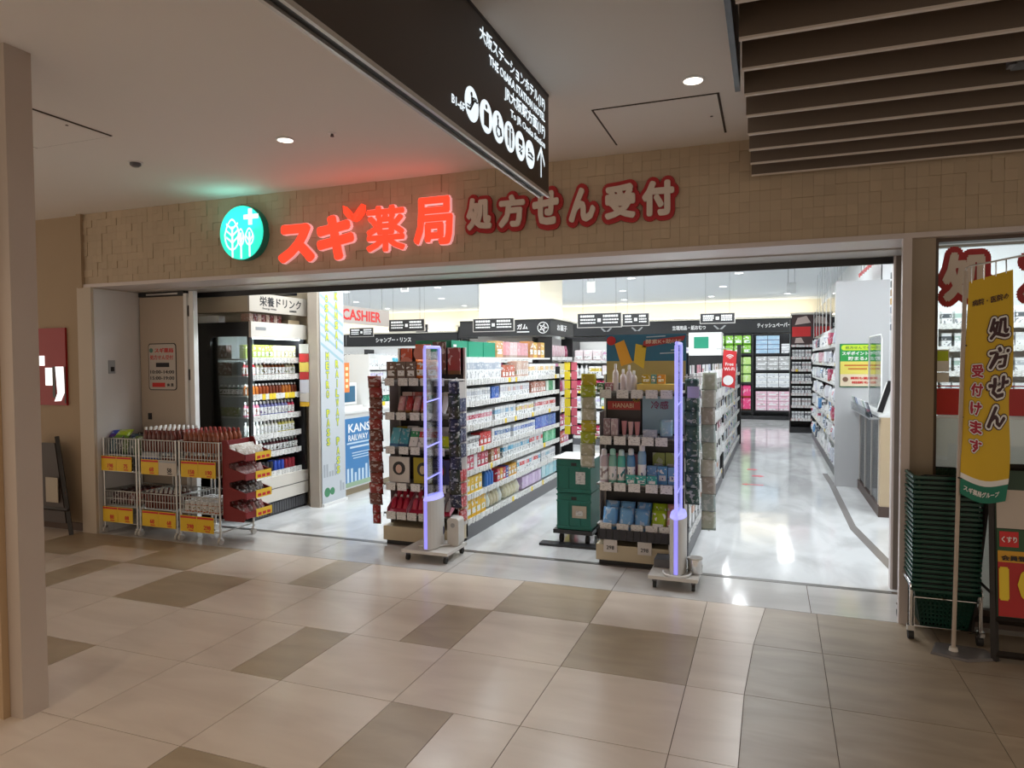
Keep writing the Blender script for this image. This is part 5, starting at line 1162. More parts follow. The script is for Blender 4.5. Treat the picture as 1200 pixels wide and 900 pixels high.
# shelves filling the middle distance between the two front gondolas
md = Bay(-3.3, 12.0, 0)
tm = fixture(md, 1.9, .5, (.15, .42, .69, .96, 1.23, 1.5), 1.86, 'white cross shelf in the middle distance between the two front gondolas', tagp=.8)
for z in (.15, .42, .69, .96, 1.23, 1.5): fill(md, .02, 1.88, z, [('box', .11, .08, .18, 0, PALE + ['#c83868', '#50a890', '#d8c050']), ('bottle', .08, .07, .2, 2, ['#d0a0c0', '#90b8a0', '#303848', '#e0e0e0']), ('pack', .16, .1, .2, 1, ['#b82858', '#e8d8dc'])], lab('%s on the cross shelf in the middle distance'), grp('%s on the cross shelf'), rnd=rg, name='household')
# aisle-facing side of the right gondola, seen between the racks
gD = Bay(-1.18, 8.9, -PI / 2)
tD = fixture(gD, 3.5, .02, (.15, .40, .62, .84, 1.06, 1.28), 1.55, 'white side of the right gondola facing the middle aisle', tagp=.5)
for z in (.40, .62, .84, 1.06, 1.28): fill(gD, .1, 3.4, z, [('card', .1, .035, .17, 3, ['#d8d8dc', '#c8c0c8', '#e0e4e6']), ('card', .09, .035, .16, 0, ['#b8c4d0', '#d0a0b0'])], lab('pale %s on the middle-aisle side of the right gondola'), grp('%s on the middle-aisle side of the right gondola'), rnd=rg, d0=-.07, runs=(1, 3), gap=.03)
# left background shelves under the shampoo header
lb = Bay(-13.8, 18.35, 0)
tl = fixture(lb, 5.0, .35, (.2, .55, .9, 1.25, 1.6), 2.0, 'long wall shelf of bottles under the shampoo header', tagp=.6)
for z in (.9, 1.25, 1.6): fill(lb, .05, 4.95, z, [('bottle', .13, .1, .27, 2, ['#e0e0e0', '#d8c8b0', '#303030', '#c0a0b0', '#a0c0b0'])], lab('tall %s on the wall shelf under the shampoo header'), grp('%s under the shampoo header'), rnd=rg, name='shampoo', runs=(3, 6))
T('シャンプー・リンス', (-10.9, 18.716, 2.2), w=1.25, h=.16, m=M_whiteink, parent=hb2, bold=.03, thick=.004); T('シャンプー・リンス', (-8.0, 18.716, 2.36), w=1.2, h=.16, m=M_whiteink, parent=hb, bold=.03, thick=.004)
T('ティッシュペーパー', (.12, 18.716, 2.39), w=.80, h=.12, m=M_whiteink, parent=hb, bold=.03, thick=.004)
T('生理用品・紙おむつ', (-1.98, 18.716, 2.37), w=.86, h=.12, m=M_whiteink, parent=hb, bold=.03, thick=.004)
for x in (-3.35, -1.2, -4.2):
    for s_ in (-1, 1): MB().prism([(x, 2.32), (x + s_ * .12, 2.42), (x + s_ * .16, 2.41), (x + s_ * .06, 2.31)][::s_], 18.712, 18.72).build('emblem', [M_grey], hb)
# mid-left shelves seen over the cash counter
ml = Bay(-8.6, 13.5, 0)
tml = fixture(ml, 3.6, .4, (.5, .85, 1.2, 1.5), 1.8, 'white cross shelf far behind the cash counter', tagp=.6)
for z in (.85, 1.2, 1.5): fill(ml, .05, 3.55, z, [('box', .13, .1, .24, 0, PALE + ['#404048', '#d05060', '#50a0a0']), ('bottle', .11, .09, .25, 2, ['#303038', '#d8d8d8', '#c0a060'])], lab('%s on the far shelf behind the cash counter'), grp('%s far behind the cash counter'), rnd=rg, name='toiletry', runs=(2, 5))
# tissue shelves on the back wall
M_bshelf = mat('black shop shelf', (0.015, 0.015, 0.017), .4)
tb = Bay(-.36, 18.45, 0)
tt = fixture(tb, .90, .3, (.22, .80, 1.24, 1.66), 2.18, 'black back-wall shelf of tissue packs under the ティッシュペーパー header', mback=M_bshelf, mshelf=M_bshelf, mbase=M_bshelf, tags=False, base=.1)
for (z, n, rows_, w, h, c, st, what) in ((.22, 3, 4, .26, .125, '#e8c0d0', 1, 'pink and white tissue box pack on the lowest black shelf'), (.80, 3, 3, .26, .125, '#c8ccd4', 0, 'grey and white tissue box pack on the second black shelf'), (1.24, 3, 3, .26, .12, '#b8b8b8', 1, 'white and dark tissue box pack on the third black shelf'), (1.66, 2, 4, .27, .115, '#a8c8e0', 3, 'light blue tissue box pack on the top black shelf')):
    for i in range(n):
        for j in range(rows_): product('box', w, .11, h - .006, tb.P(.06 + w / 2 + i * (w + .012), .08, z + .001 + j * h), 0, c, st, what, what.split(' on the')[0] + 's', name='tissue_pack', cat='tissues')
for j in range(2): product('box', .2, .1, .12, tb.P(.76, .08, 1.661 + j * .125), 0, '#c0c0c4', 0, 'white tissue pack at the right of the top black shelf', 'white tissue packs at the right', name='tissue_pack', cat='tissues')
tb2 = Bay(-1.28, 18.45, 0)
tt2 = fixture(tb2, .88, .3, (.22, .92, 1.66), 2.18, 'black back-wall shelf of green and pink packs left of the tissues', mback=M_bshelf, mshelf=M_bshelf, mbase=M_bshelf, tags=False, base=.1)
for i in range(4):
    for j in range(2): product('pack', .20, .12, .23, tb2.P(.12 + i * .215, .08, 1.661 + j * .24), 0, '#8cc848', 1, 'light green roll pack on the top black shelf', 'light green roll packs', name='roll_pack', cat='roll pack')
    for j in range(3): product('pack', .20, .12, .22, tb2.P(.12 + i * .215, .08, .921 + j * .225), 0, '#b8d880', 3, 'white and green roll pack on the middle black shelf', 'white and green roll packs', name='roll_pack', cat='roll pack')
    for j in range(2): product('pack', .20, .12, .32, tb2.P(.12 + i * .215, .08, .221 + j * .33), 0, '#e04880', 3, 'pink roll pack on the lowest black shelf', 'pink roll packs', name='roll_pack', cat='roll pack')
tb3 = Bay(-5.3, 18.45, 0)
tt3 = fixture(tb3, 3.95, .3, (.25, .6, .95, 1.3, 1.65), 2.18, 'long black back-wall shelf of mixed goods behind the middle aisle', mback=M_bshelf, mshelf=M_white, mbase=M_bshelf, tags=False, base=.1)
for z in (1.3, 1.65): fill(tb3, .03, 3.9, z, [('box', .16, .1, .26, 0, PALE), ('pack', .2, .12, .28, 3, ['#e8e8e8', '#70b890', '#e0b0c0'])], lab('%s on the long back-wall shelf'), grp('%s on the long back-wall shelf'), rnd=rg, name='household', runs=(2, 5))
# tower display at the end of the right aisle
tw = Bay(.435, 15.3, 0)
ttw = fixture(tw, .43, .45, (.28, .55, .80, 1.05, 1.30, 1.55, 1.80), 2.35, 'tall narrow tower rack of cosmetics at the end of the right aisle', name='tower_rack', tagp=1, mback=M_bshelf, mbase=M_black, mshelf=mat('blush shelf edge', (.6, .42, .42), .4))
for z in (.28, .55, .80, 1.05, 1.30, 1.55): fill(tw, .02, .41, z, [('box', .05, .05, .16, 0, ['#a0a0a4', '#606068', '#484850', '#b8a8a8'])], lab('grey or black %s on the tower rack'), grp('%s on the tower rack'), rnd=rg, name='cosmetics', runs=(3, 4), gap=.01)
tp_ = thing('header_card', 'red and black picture card on top of the tower rack', 'display card', (.65, 15.29, 1.85)); MB().box(.44, .86, 15.28, 15.29, 1.83, 2.42).build('card', [mat('print dark maroon', (.05, .02, .02), .4)], tp_); MB().box(.45, .80, 15.275, 15.28, 1.98, 2.18).build('red_block', [M_redink], tp_)
MB().prism([(.50, 2.22), (.80, 2.26), (.72, 2.40), (.55, 2.36)], 15.272, 15.28).build('print', [mat('blush print', (.55, .42, .38), .4)], tp_); MB().prism([(.50, 1.85), (.68, 1.85), (.62, 1.96), (.52, 1.95)], 15.272, 15.28).build('print', [MATS['blush print']], tp_)
MB().box(.42, .90, 15.25, 15.7, 2.43, 2.47).build('top', [M_offw], ttw)

# ================================================================ RIGHT WALL SHELF, WHITE PANEL, PHARMACY COUNTER
rw = Bay(.80, 14.6, -PI / 2)
trw = fixture(rw, 5.4, .38, (.15, .45, .70, .95, 1.2, 1.45, 1.7), 1.92, 'long white wall shelf of hanging goods behind the white panel on the right', tagp=.7)
rz_ = random.Random(77)
for z in (.15, .45, .70, .95, 1.2, 1.45, 1.7):
    u = .1
    while u < 5.3:
        c = rz_.choice(['#e0e4ea', '#d0d4e0', '#b8bccc', '#505868', '#c04868', '#5898d0', '#e0b0bc', '#e8e8e8', '#dcdce4'])
        product(rz_.choice(('card', 'pouch', 'box')), .10, .06, .17, rw.P(u + .05, .0 + rz_.random() * .03, z + .002), rw.rz + rz_.uniform(-.2, .2), c, rz_.choice((0, 3)), 'pale packet on the wall shelf behind the white panel', 'packets on the right wall shelf', name='hanging_goods', cat='packet'); u += rz_.choice((.15, .2, .25))
gp_ = thing('glass_screen', 'row of clear glass panes standing on the right wall shelf', 'screen', (.82, 12, 1.92))
for i in range(7): MB().box(.815, .821, 9.2 + i * .76, 9.92 + i * .76, 1.93, 2.40).build('pane', [M_pane], gp_)
for i in range(8): MB().box(.81, .826, 9.16 + i * .76, 9.19 + i * .76, 1.92, 2.42).build('post', [M_white], gp_)
struct('wall_panel', B(.741, 1.30, 8.95, 9.02, 0, 2.42), mat('light grey partition', (.50, .50, .51), .5))
po = thing('point_poster', 'green and yellow スギポイント poster on the white panel', 'poster', (.97, 8.94, 1.18))
MB().box(.783, 1.163, 8.94, 8.948, 1.178, 1.687).build('border', [mat('dark green ink', (.01, .12, .04), .5)], po)
MB().box(.79, 1.156, 8.936, 8.94, 1.48, 1.68).build('upper', [mat('poster green', (.02, .30, .06), .5)], po); MB().prism(rrect(.80, 1.146, 1.61, 1.672, .03), 8.933, 8.936).build('label', [mat('lime ink', (.55, .72, .03), .5)], po)
MB().box(.79, 1.156, 8.936, 8.94, 1.33, 1.48).build('middle', [mat('poster yellow', (.72, .62, .12), .5)], po); MB().box(.79, 1.156, 8.936, 8.94, 1.19, 1.33).build('lower', [mat('poster peach', (.75, .62, .45), .5)], po)
T('処方せんでも', (.973, 8.932, 1.641), w=.26, h=.035, m=mat('dark green ink', (0, 0, 0)), parent=po); T('スギポイントが', (.973, 8.934, 1.575), w=.33, h=.045, m=M_whiteink, parent=po, bold=.03); T('貯まる♪', (.973, 8.934, 1.515), w=.20, h=.045, m=M_whiteink, parent=po, bold=.03)
for z, w, c in ((1.425, .28, 'rust ink'), (1.385, .20, 'rust ink')): MB().box(.973 - w / 2, .973 + w / 2, 8.934, 8.936, z, z + .018).build('lettering', [mat('rust ink', (.55, .18, .03), .5)], po)
T('調剤も健康', (1.01, 8.934, 1.285), w=.22, h=.032, m=M_redink, parent=po, bold=.03); T('相談も', (1.0, 8.934, 1.235), w=.18, h=.03, m=M_redink, parent=po, bold=.03)
MB().prism([(.845 + .03 * math.cos(a), 1.27 + .03 * math.sin(a)) for a in [2 * PI * i / 14 for i in range(14)]], 8.934, 8.936).build('face_mark', [mat('brown ink', (.2, .1, .06), .5)], po)
# pharmacy counter
pcn = thing('pharmacy_counter', 'low counter with a glass front and light wood end beside the right door post', 'counter', (1.3, 7.6, 0))
MB().box(1.02, 1.36, 6.85, 8.47, .95, .985).build('worktop', [M_white], pcn); MB().box(1.035, 1.36, 6.85, 6.95, .10, .95).build('wood_end', [mat('light maple', (.52, .40, .26), .4, noise=.1, nscale=6, stretch=(1, 1, .2))], pcn)
MB().box(1.02, 1.36, 6.84, 8.47, 0, .10).build('plinth', [mat('dark plinth', (.08, .05, .04), .5)], pcn); MB().box(1.035, 1.04, 6.96, 8.45, .10, .95).build('front_glass', [M_pane], pcn)
for y in (6.96, 7.45, 7.95, 8.43): MB().box(1.03, 1.045, y - .012, y + .012, .10, .95).build('mullion', [M_alu], pcn)
MB().box(1.3, 1.31, 6.96, 8.45, .10, .95).build('back_panel', [M_white], pcn)
for z in (.35, .62): MB().box(1.05, 1.3, 6.96, 8.45, z, z + .01).build('shelf', [M_pane], pcn)
for y in (7.1, 7.75): MB().box(1.05, 1.06, y, y + .02, .12, .93).build('light_tube', [mat('case tube lamp', (1, 1, 1), .4, emit=(.95, 1, 1), es=4)], pcn)
lf = thing('leaflet_rack', 'clear leaflet rack on the edge of the pharmacy counter', 'rack', (.95, 7.6, .9)); MB().box(.93, 1.02, 6.9, 8.5, .93, .94).build('base', [M_grey], lf); MB().box(.93, .935, 6.9, 8.5, .94, 1.02).build('lip', [M_panel], lf)
rl = random.Random(6)
for i in range(9): product('box', .10, .012, .15, (.945, 7.52 + i * .148, .941), PI / 2 * 0 + PI / 2, rl.choice(['#d8dce4', '#7888b0', '#e0e0e0', '#a0b0a8', '#404858']), 3, 'leaflet stack standing in the clear rack on the pharmacy counter', 'leaflets on the pharmacy counter', tilt=-.3, name='leaflet', cat='leaflet')
tab = thing('payment_tablet', 'dark tablet tilted on a white stand on the pharmacy counter', 'tablet', (1.1, 7.0, .985))
MB().prism([(1.03, .987), (1.18, .987), (1.18, 1.28), (1.12, 1.28)], 6.92, 7.05).build('stand', [M_white], tab)
MB().add([(1.028, 6.915, 1.0), (1.075, 6.915, .99), (1.165, 6.915, 1.29), (1.118, 6.915, 1.30), (1.028, 6.93, 1.0), (1.075, 6.93, .99), (1.165, 6.93, 1.29), (1.118, 6.93, 1.30)], [(0, 1, 2, 3), (7, 6, 5, 4), (0, 4, 5, 1), (1, 5, 6, 2), (2, 6, 7, 3), (3, 7, 4, 0)]).build('screen', [M_black], tab)
ac = thing('acrylic_screen', 'clear rounded acrylic guard standing on the pharmacy counter', 'screen', (1.06, 7.3, .985)); MB().prism([(7.2 + a, 1.0 + b) for a, b in ((0, 0), (.9, 0), (.9, .7), (.85, .75), (.05, .75), (0, .7))], 1.075, 1.081, 'yz').build('sheet', [M_panel], ac)
rp = [(7.2 + a, 1.0 + b) for a, b in ((0, 0), (0, .7), (.05, .75), (.85, .75), (.9, .7), (.9, 0))]; MB().tube([(1.078, y, z) for y, z in rp], .008, 6).build('rim', [M_white], ac)
for o_, dx, dy in ((pcn, -.035, .47), (lf, -.03, .40), (tab, -.05, .47), (ac, -.035, .42)): o_.location.x += dx; o_.location.y += dy
# red pennant and strings
pn = thing('pennant', 'red scalloped valance hung on threads under the ceiling at the right', 'pennant', (1.08, 8.6, 2.5))
mb = MB()
for i in range(12): y = 7.5 + i * .2; mb.prism([(y, 2.60), (y + .2, 2.60), (y + .17, 2.56), (y + .1, 2.545), (y + .03, 2.56)][::-1], 1.078, 1.084, 'yz')
mb.build('valance', [M_redink], pn); mt = MB()
for i in range(8): mt.tube([(1.081, 7.55 + i * .3, 2.6), (1.081, 7.55 + i * .3, SZ)], .003, 4)
tag(mt.build('thread', [M_dark], pn), kind='stuff')
tn = MB()
for i in range(9): tn.tube([(.83, 9.3 + i * .55, 2.42), (.83, 9.3 + i * .55, SZ)], .0025, 4)
tn.build('thread', [M_grey], gp_)
# small shelf with bottles on the wall inside, right edge of the opening
sp = thing('wall_display', 'narrow strip of small boxes on the white wall beside the right door post', 'display', (1.16, 7.6, 1.75))
for i, c in enumerate(('#50585c', '#303c40', '#8a6a40', '#c09030', '#9098a8', '#b0b4bc', '#707888')): MB().box(1.13, 1.16, 7.55, 7.75, 2.30 - i * .085, 2.36 - i * .085).build('box', [mat('strip ' + c, lin(c), .5)], sp)
MB().box(1.16, 1.165, 7.5, 7.8, 1.72, 2.40).build('backing', [M_white], sp)
struct('wall_pharmacy', B(1.62, 1.68, 5.10, 5.16, 0, .4), M_white)

# ================================================================ WINDOW ON THE RIGHT
def frost_mat():
    m = bpy.data.materials.new('cream window film'); m.use_nodes = True; nt = m.node_tree; N = nt.nodes; N.remove(N['Principled BSDF'])
    d = N.new('ShaderNodeBsdfDiffuse'); d.inputs[0].default_value = (.6, .57, .52, 1); t = N.new('ShaderNodeBsdfTranslucent'); t.inputs[0].default_value = (.7, .68, .64, 1)
    mx = N.new('ShaderNodeMixShader'); mx.inputs[0].default_value = .55; nt.links.new(d.outputs[0], mx.inputs[1]); nt.links.new(t.outputs[0], mx.inputs[2]); nt.links.new(mx.outputs[0], N['Material Output'].inputs[0]); return m
wd = tag(thing('window_1', 'shopfront window with red lettering behind the yellow banner', None, (1.8, 4.5, 0)), kind='structure')
MB().box(.868, .89, 4.47, 4.56, .0, 2.175).build('frame', [M_wframe], wd); MB().box(.89, 4.0, 4.47, 4.56, 2.155, 2.175).build('frame', [M_wframe], wd); MB().box(.89, 4.0, 4.47, 4.56, 0, .10).build('sill', [M_wframe], wd)
MB().box(.89, 4.0, 4.505, 4.513, .10, 2.155).build('pane', [M_pane], wd)
M_redfilm = mat('red window film', (0.50, 0.01, 0.012), .4); M_frost = frost_mat()
MB().box(.89, 4.0, 4.500, 4.504, 1.185, 1.335).build('red_band', [M_redfilm], wd)
MB().box(.89, 4.0, 4.500, 4.504, 1.345, 1.352).build('white_line', [M_redfilm], wd); MB().box(.89, 4.0, 4.499, 4.504, 1.168, 1.178).build('white_line', [M_whiteink], wd)
MB().box(.89, 4.0, 4.514, 4.518, .10, 1.165).build('lower_film', [M_frost], wd)
wl = thing('window_lettering', 'large beige 処方 lettering outlined in dark red on the window glass', 'lettering', (1.4, 4.49, 1.8))
for i, ch in enumerate('処方'):
    xc = 1.035 + i * .38; T(ch, (xc, 4.497, 1.96), w=.22, h=.25, m=M_dred, parent=wl, bold=.17, thick=.004, name='outline', base_fit=True); T(ch, (xc, 4.492, 1.96), w=.22, h=.25, m=M_beigeL, parent=wl, bold=.05, thick=.003, name='letter', base_fit=True)
nt_ = thing('window_notice', 'small white and yellow notice stuck low at the left of the window', 'notice', (.92, 4.5, 1.43)); MB().box(.893, .955, 4.501, 4.504, 1.43, 1.555).build('sheet', [M_whiteink], nt_); MB().box(.897, .95, 4.499, 4.501, 1.49, 1.548).build('panel', [mat('lime ink', (0, 0, 0))], nt_)
nt2 = tag(MB().box(.893, .955, 4.501, 4.504, 1.37, 1.425).build('window_notice', [M_white]), 'plain white note under the yellow notice on the window', 'notice')
# medicine cabinets behind the window
rm = random.Random(14)
for ci, (x0, y0) in enumerate(((1.42, 7.1), (2.27, 7.1))):
    b = Bay(x0, y0, 0)
    t = fixture(b, .45 if ci else .80, .4, (.5, .72, .94, 1.16, 1.38, 1.60, 1.80), 1.98, ('left', 'right')[ci] + ' white medicine cabinet behind the window', name='medicine_cabinet', cat='cabinet', tagp=.8, mpost=M_white)
    for z in (1.16, 1.38, 1.60, 1.80):
        u = .03
        while u < (.38 if ci else .74):
            product('box', .075, .1, .13, b.P(u + .04, .08, z + .001), 0, rm.choice(['#b0b8c0', '#7090a0', '#d8dce0', '#505860', '#a8c0b8']), 0, 'white medicine box in the %s cabinet behind the window' % ('left', 'right')[ci], 'medicine boxes in the %s cabinet' % ('left', 'right')[ci]); u += rm.choice((.085, .1))

# ================================================================ BASKET STACK
M_green = mat('dark green plastic', (0.006, 0.045, 0.030), 0.35)
M_greenr = mat('green basket rim', (0.010, 0.065, 0.045), 0.3)
bk = thing('shopping_basket', 'dark green shopping basket in the tall stack', 'basket')
def basket_mesh():
    mb = MB(); W, D, H = .148, .165, .215; w, d = .108, .125
    def pt(side, t, k):   # t along the side, k up the side
        a = w + (W - w) * k; b = d + (D - d) * k; z = H * k
        return {0: (-a + 2 * a * t, -b, z), 1: (a, -b + 2 * b * t, z), 2: (a - 2 * a * t, b, z), 3: (-a, b - 2 * b * t, z)}[side]
    for sd_ in range(4):
        n = 13; th = .0035; off = {0: (0, th), 1: (-th, 0), 2: (0, -th), 3: (th, 0)}[sd_]
        def quad(t0, t1, k0, k1):
            o_ = [pt(sd_, t0, k0), pt(sd_, t1, k0), pt(sd_, t1, k1), pt(sd_, t0, k1)]; i_ = [(x + off[0], y + off[1], z) for x, y, z in o_]
            mb.add(o_ + i_, [(0, 1, 2, 3), (7, 6, 5, 4), (0, 4, 5, 1), (1, 5, 6, 2), (2, 6, 7, 3), (3, 7, 4, 0)])
        for i in range(n): t0 = i / n; quad(t0, t0 + .45 / n, 0, 1)
        quad(1 - .45 / n, 1, 0, 1)
        for k in range(9): quad(0, 1, k / 9, k / 9 + .05)
    mb.box(-w, w, -d, d, 0, .004); return mb
put('body', basket_mesh().mesh('body', [M_green]), bk)
rim = MB(); W, D, H = .150, .168, .215
for (a, b, c, d) in ((-W - .008, W + .008, -D - .008, -D), (-W - .008, W + .008, D, D + .008), (-W - .008, -W, -D, D), (W, W + .008, -D, D)): rim.box(a, b, c, d, H - .014, H)
put('rim', rim.mesh('rim', [M_greenr]), bk)
for s_ in (-1, 1): put('handle', MB().tube([(-.12, s_ * D, H - .002), (-.10, s_ * (D - .004), H + .004), (.10, s_ * (D - .004), H + .004), (.12, s_ * D, H - .002)], .004, 5).mesh('handle', [M_black]), bk)
BX, BY, BZ0 = .882, 4.325, .065
NB = 24
for i in range(NB):
    c = bk if i == 0 else copy_tree(bk)
    c.location = (BX + random.uniform(-.002, .002), BY + random.uniform(-.002, .002), BZ0 + i * .0262)
    c['label'] = 'dark green shopping basket, %s from the bottom of the tall stack' % ORD[i]
    if 0 < i < NB - 1: c['group'] = 'stacked green shopping baskets'
    if i == 0: c['label'] = 'bottom basket of the green stack, its lattice side fully visible'
    if i == NB - 1: c['label'] = 'topmost basket of the green stack, open at the top'
bt = thing('basket_trolley', 'chromed wheeled stand holding the stack of green baskets', 'trolley', (BX, 4.33, 0))
for (x, y) in ((.723, 4.16), (.723, 4.49), (1.042, 4.17), (1.042, 4.49)):
    MB().tube([(x, y, .075), (x, y, .27)], .0105, 8).build('leg', [M_chrome], bt)
    cs_ = MB().tube([(x - .013, y + .01, .028), (x + .013, y + .01, .028)], .028, 12).build('caster', [M_rubber], bt)
    MB().box(x - .018, x + .018, y - .012, y + .02, .05, .078).build('fork', [M_chrome], cs_)
for x in (.723, 1.042): MB().tube([(x, 4.16, .26), (x, 4.175, .29), (x, 4.20, .30), (x, 4.45, .30), (x, 4.475, .29), (x, 4.49, .26)], .0105, 8).build('side_rail', [M_chrome], bt)
MB().tube([(.735, 4.148, .235), (1.03, 4.148, .235)], .005, 6).build('cross_rail', [M_chrome], bt); MB().tube([(.735, 4.148, .235), (.735, 4.148, .08), (1.03, 4.148, .08), (1.03, 4.148, .235)], .004, 6).build('cross_rail', [M_chrome], bt)
MB().tube([(.735, 4.50, .235), (1.03, 4.50, .235)], .005, 6).build('cross_rail', [M_chrome], bt)
for y in (4.22, 4.43): MB().tube([(.723, y, .055), (1.042, y, .055)], .006, 6).build('base_rail', [M_chrome], bt)

# ================================================================ YELLOW BANNER
M_ban = mat('yellow banner cloth', (0.74, 0.48, 0.02), 0.6); M_bang = mat('green banner hem', (0.01, 0.20, 0.13), 0.6)
yb_ = thing('advertising_banner', 'yellow 処方せん受付けます banner on a white pole in front of the window', 'banner', (.9, 4.035, 0))
MB().tube([(.893, 4.035, .012), (.906, 4.035, 1.0), (.921, 4.035, 1.94)], .010, 8).build('pole', [mat('grey-beige pole', (.50, .42, .35), .4)], yb_)
MB().tube([(.921, 4.035, 1.93), (.924, 4.033, 1.955), (.935, 4.033, 1.962), (1.17, 4.033, 2.005)], .005, 6).build('arm', [M_white], yb_)
bx0, bx1 = (.932, .898), (1.135, 1.095)
def ban_pt(s, t):
    """s across 0..1, t down 0..1"""
    z = 1.885 - 1.06 * t + (.052 * s) * (1 - t) - .035 * s * t - .03 * math.sin(s * PI) * t
    xl = .936 - .030 * t; xr = 1.118 + .018 * math.sin(t * 2.6) - .022 * t + (.012 * math.sin(t * 9) if t > .5 else 0)
    return (xl + (xr - xl) * s, 4.030 + .018 * math.sin(s * 4.2 + t * 4) * (.3 + t), z)
def ban_surface(t0, t1, m, name, s0=0, s1=1, n=14, ms=8):
    vs = []; 
    for off in (0, .0016):
        for i in range(n + 1):
            for j in range(ms + 1):
                x, y, z = ban_pt(s0 + (s1 - s0) * j / ms, t0 + (t1 - t0) * i / n); vs.append((x, y + off, z))
    k = (n + 1) * (ms + 1); fs = []
    for i in range(n):
        for j in range(ms):
            a = i * (ms + 1) + j; fs += [(a, a + ms + 1, a + ms + 2, a + 1), (k + a, k + a + 1, k + a + ms + 2, k + a + ms + 1)]
    return MB().add(vs, fs, 0, True).build(name, [m], yb_)
ban_surface(0, .90, M_ban, 'cloth', n=40); ban_surface(.90, .925, M_whiteink, 'hem_line', n=2); ban_surface(.925, 1, M_bang, 'hem', n=4)
for s in (.06, .35, .62, .85): x, y, z = ban_pt(s, 0); MB().tube([(x, y, z - .01), (x, y, z + .02), (x, 4.033, 1.963 + (x - .935) * .183)], .003, 4).build('loop', [M_chrome], yb_)
for t in (.30, .64, .93): x, y, z = ban_pt(0, t); MB().tube([(x + .006, y, z), (x - .012, y, z + .004)], .004, 5).build('loop', [M_black], yb_)
def ban_text(body, s, t, w, h, m, bold, dy, sh=0, res=1):
    """lettering laid onto the curved cloth"""
    me0, tw_, th_ = text_mesh(body, bold, .005, res); me = me0.copy(); me.materials.append(m)
    tw_, th_ = tw_ - 2 * bold, th_ - 2 * bold
    for v in me.vertices:
        px = v.co.x / tw_ * w / .195 + s; pt_ = t - v.co.y / th_ * h / 1.06
        x, y, z = ban_pt(px, pt_); v.co = (x - .9, y - dy - 4.035 - (v.co.z / .005) * .0006, z)
    o = put('lettering', me, yb_); return o
M_maroon = mat('dark maroon ink', (.045, .008, .015), .5); M_crim = mat('crimson ink', (.42, .01, .04), .5)
ban_text('病院・医院の', .50, .105, .155, .030, M_maroon, .02, .003)
for i, ch in enumerate('処方せん'):
    t = .235 + i * .128; ban_text(ch, .70, t, .076, .092, M_maroon, .17, .0028); ban_text(ch, .70, t, .076, .092, M_whiteink, .125, .0036); ban_text(ch, .70, t, .076, .092, M_maroon, .045, .0044)
for i, ch in enumerate('受付けます'):
    t = .415 + i * .085; ban_text(ch, .27, t, .042, .058, M_maroon, .15, .0028); ban_text(ch, .27, t, .042, .058, M_whiteink, .12, .0036); ban_text(ch, .27, t, .042, .058, M_crim, .045, .0044)
ban_text('スギ薬局グループ', .45, .962, .15, .026, M_whiteink, .03, .003)
bb = thing('banner_base', 'flat translucent water-filled base under the banner pole', 'banner base', (.92, 4.06, 0))
MB().frustum([(.78, 3.98), (.93, 3.925), (1.09, 4.0), (1.05, 4.12), (.83, 4.14)], .001, [(.79, 3.985), (.93, 3.935), (1.08, 4.005), (1.045, 4.11), (.835, 4.13)], .012).build('body', [mat('smoky plastic', (.16, .15, .15), .25)], bb); MB().lathe([(.022, .012), (.018, .03)], .893, 4.035, 12).build('socket', [M_offw], bb)

# ================================================================ A-BOARDS
M_woodb = mat('black stained wood', (.018, .014, .012), .45)
ab = thing('a_board', 'black A-frame board with green, red and yellow posters at the right edge', 'sign board', (1.3, 4.05, 0))
def bar(mb, a, b, w=.018, d=.014): 
    a, b = Vector(a), Vector(b); mb.tube([a, b], max(w, d), 4, sm=False)
for x in (1.062, 1.60): m_ = MB(); bar(m_, (x, 3.995, 0), (x, 4.10, .98)); m_.build('front_leg', [M_woodb], ab); m_ = MB(); bar(m_, (x - .02, 4.36, 0), (x, 4.12, .98)); m_.build('rear_leg', [M_woodb], ab)
for z, y in ((.205, 4.015), (.955, 4.095)): m_ = MB(); bar(m_, (1.062, y, z), (1.60, y, z)); m_.build('rail', [M_woodb], ab)
m_ = MB(); bar(m_, (1.05, 4.34, .09), (1.6, 4.34, .09)); m_.build('rail', [M_woodb], ab); m_ = MB(); bar(m_, (1.062, 3.998, .035), (1.60, 3.998, .035)); m_.build('rail', [M_woodb], ab)
m_ = MB(); bar(m_, (1.05, 4.02, .33), (1.042, 4.31, .33), .01, .008); m_.build('stay', [M_woodb], ab)
def ap(x0, x1, z0, z1, m, nm, dy=0.0):   # panel on the leaning face
    y = lambda z: 3.995 + .105 * z / .98 - .016 - dy
    MB().add([(x0, y(z0), z0), (x1, y(z0), z0), (x1, y(z1), z1), (x0, y(z1), z1), (x0, y(z0) + .002, z0), (x1, y(z0) + .002, z0), (x1, y(z1) + .002, z1), (x0, y(z1) + .002, z1)], [(0, 1, 2, 3), (7, 6, 5, 4), (0, 4, 5, 1), (1, 5, 6, 2), (2, 6, 7, 3), (3, 7, 4, 0)]).build(nm, [m], ab)
    return y
ap(1.07, 1.59, .22, .94, mat('board dark green', (.015, .05, .025), .5), 'panel', -.006)
ap(1.075, 1.30, .655, .845, mat('faded cream print', (.55, .48, .42), .5), 'blank_print'); ap(1.075, 1.59, .845, .93, MATS['board dark green'], 'header_strip')
ap(1.075, 1.59, .545, .65, mat('leaf green print', (.02, .09, .03), .5), 'green_strip')
ap(1.077, 1.59, .225, .545, mat('poster red', (.45, .015, .015), .5), 'red_poster'); ap(1.077, 1.59, .49, .545, mat('poster orange', (.70, .36, .02), .5), 'orange_strip', .002)
ap(1.085, 1.165, .565, .64, M_redink, 'tag_card', .003)
TI = math.atan(.105 / .98)
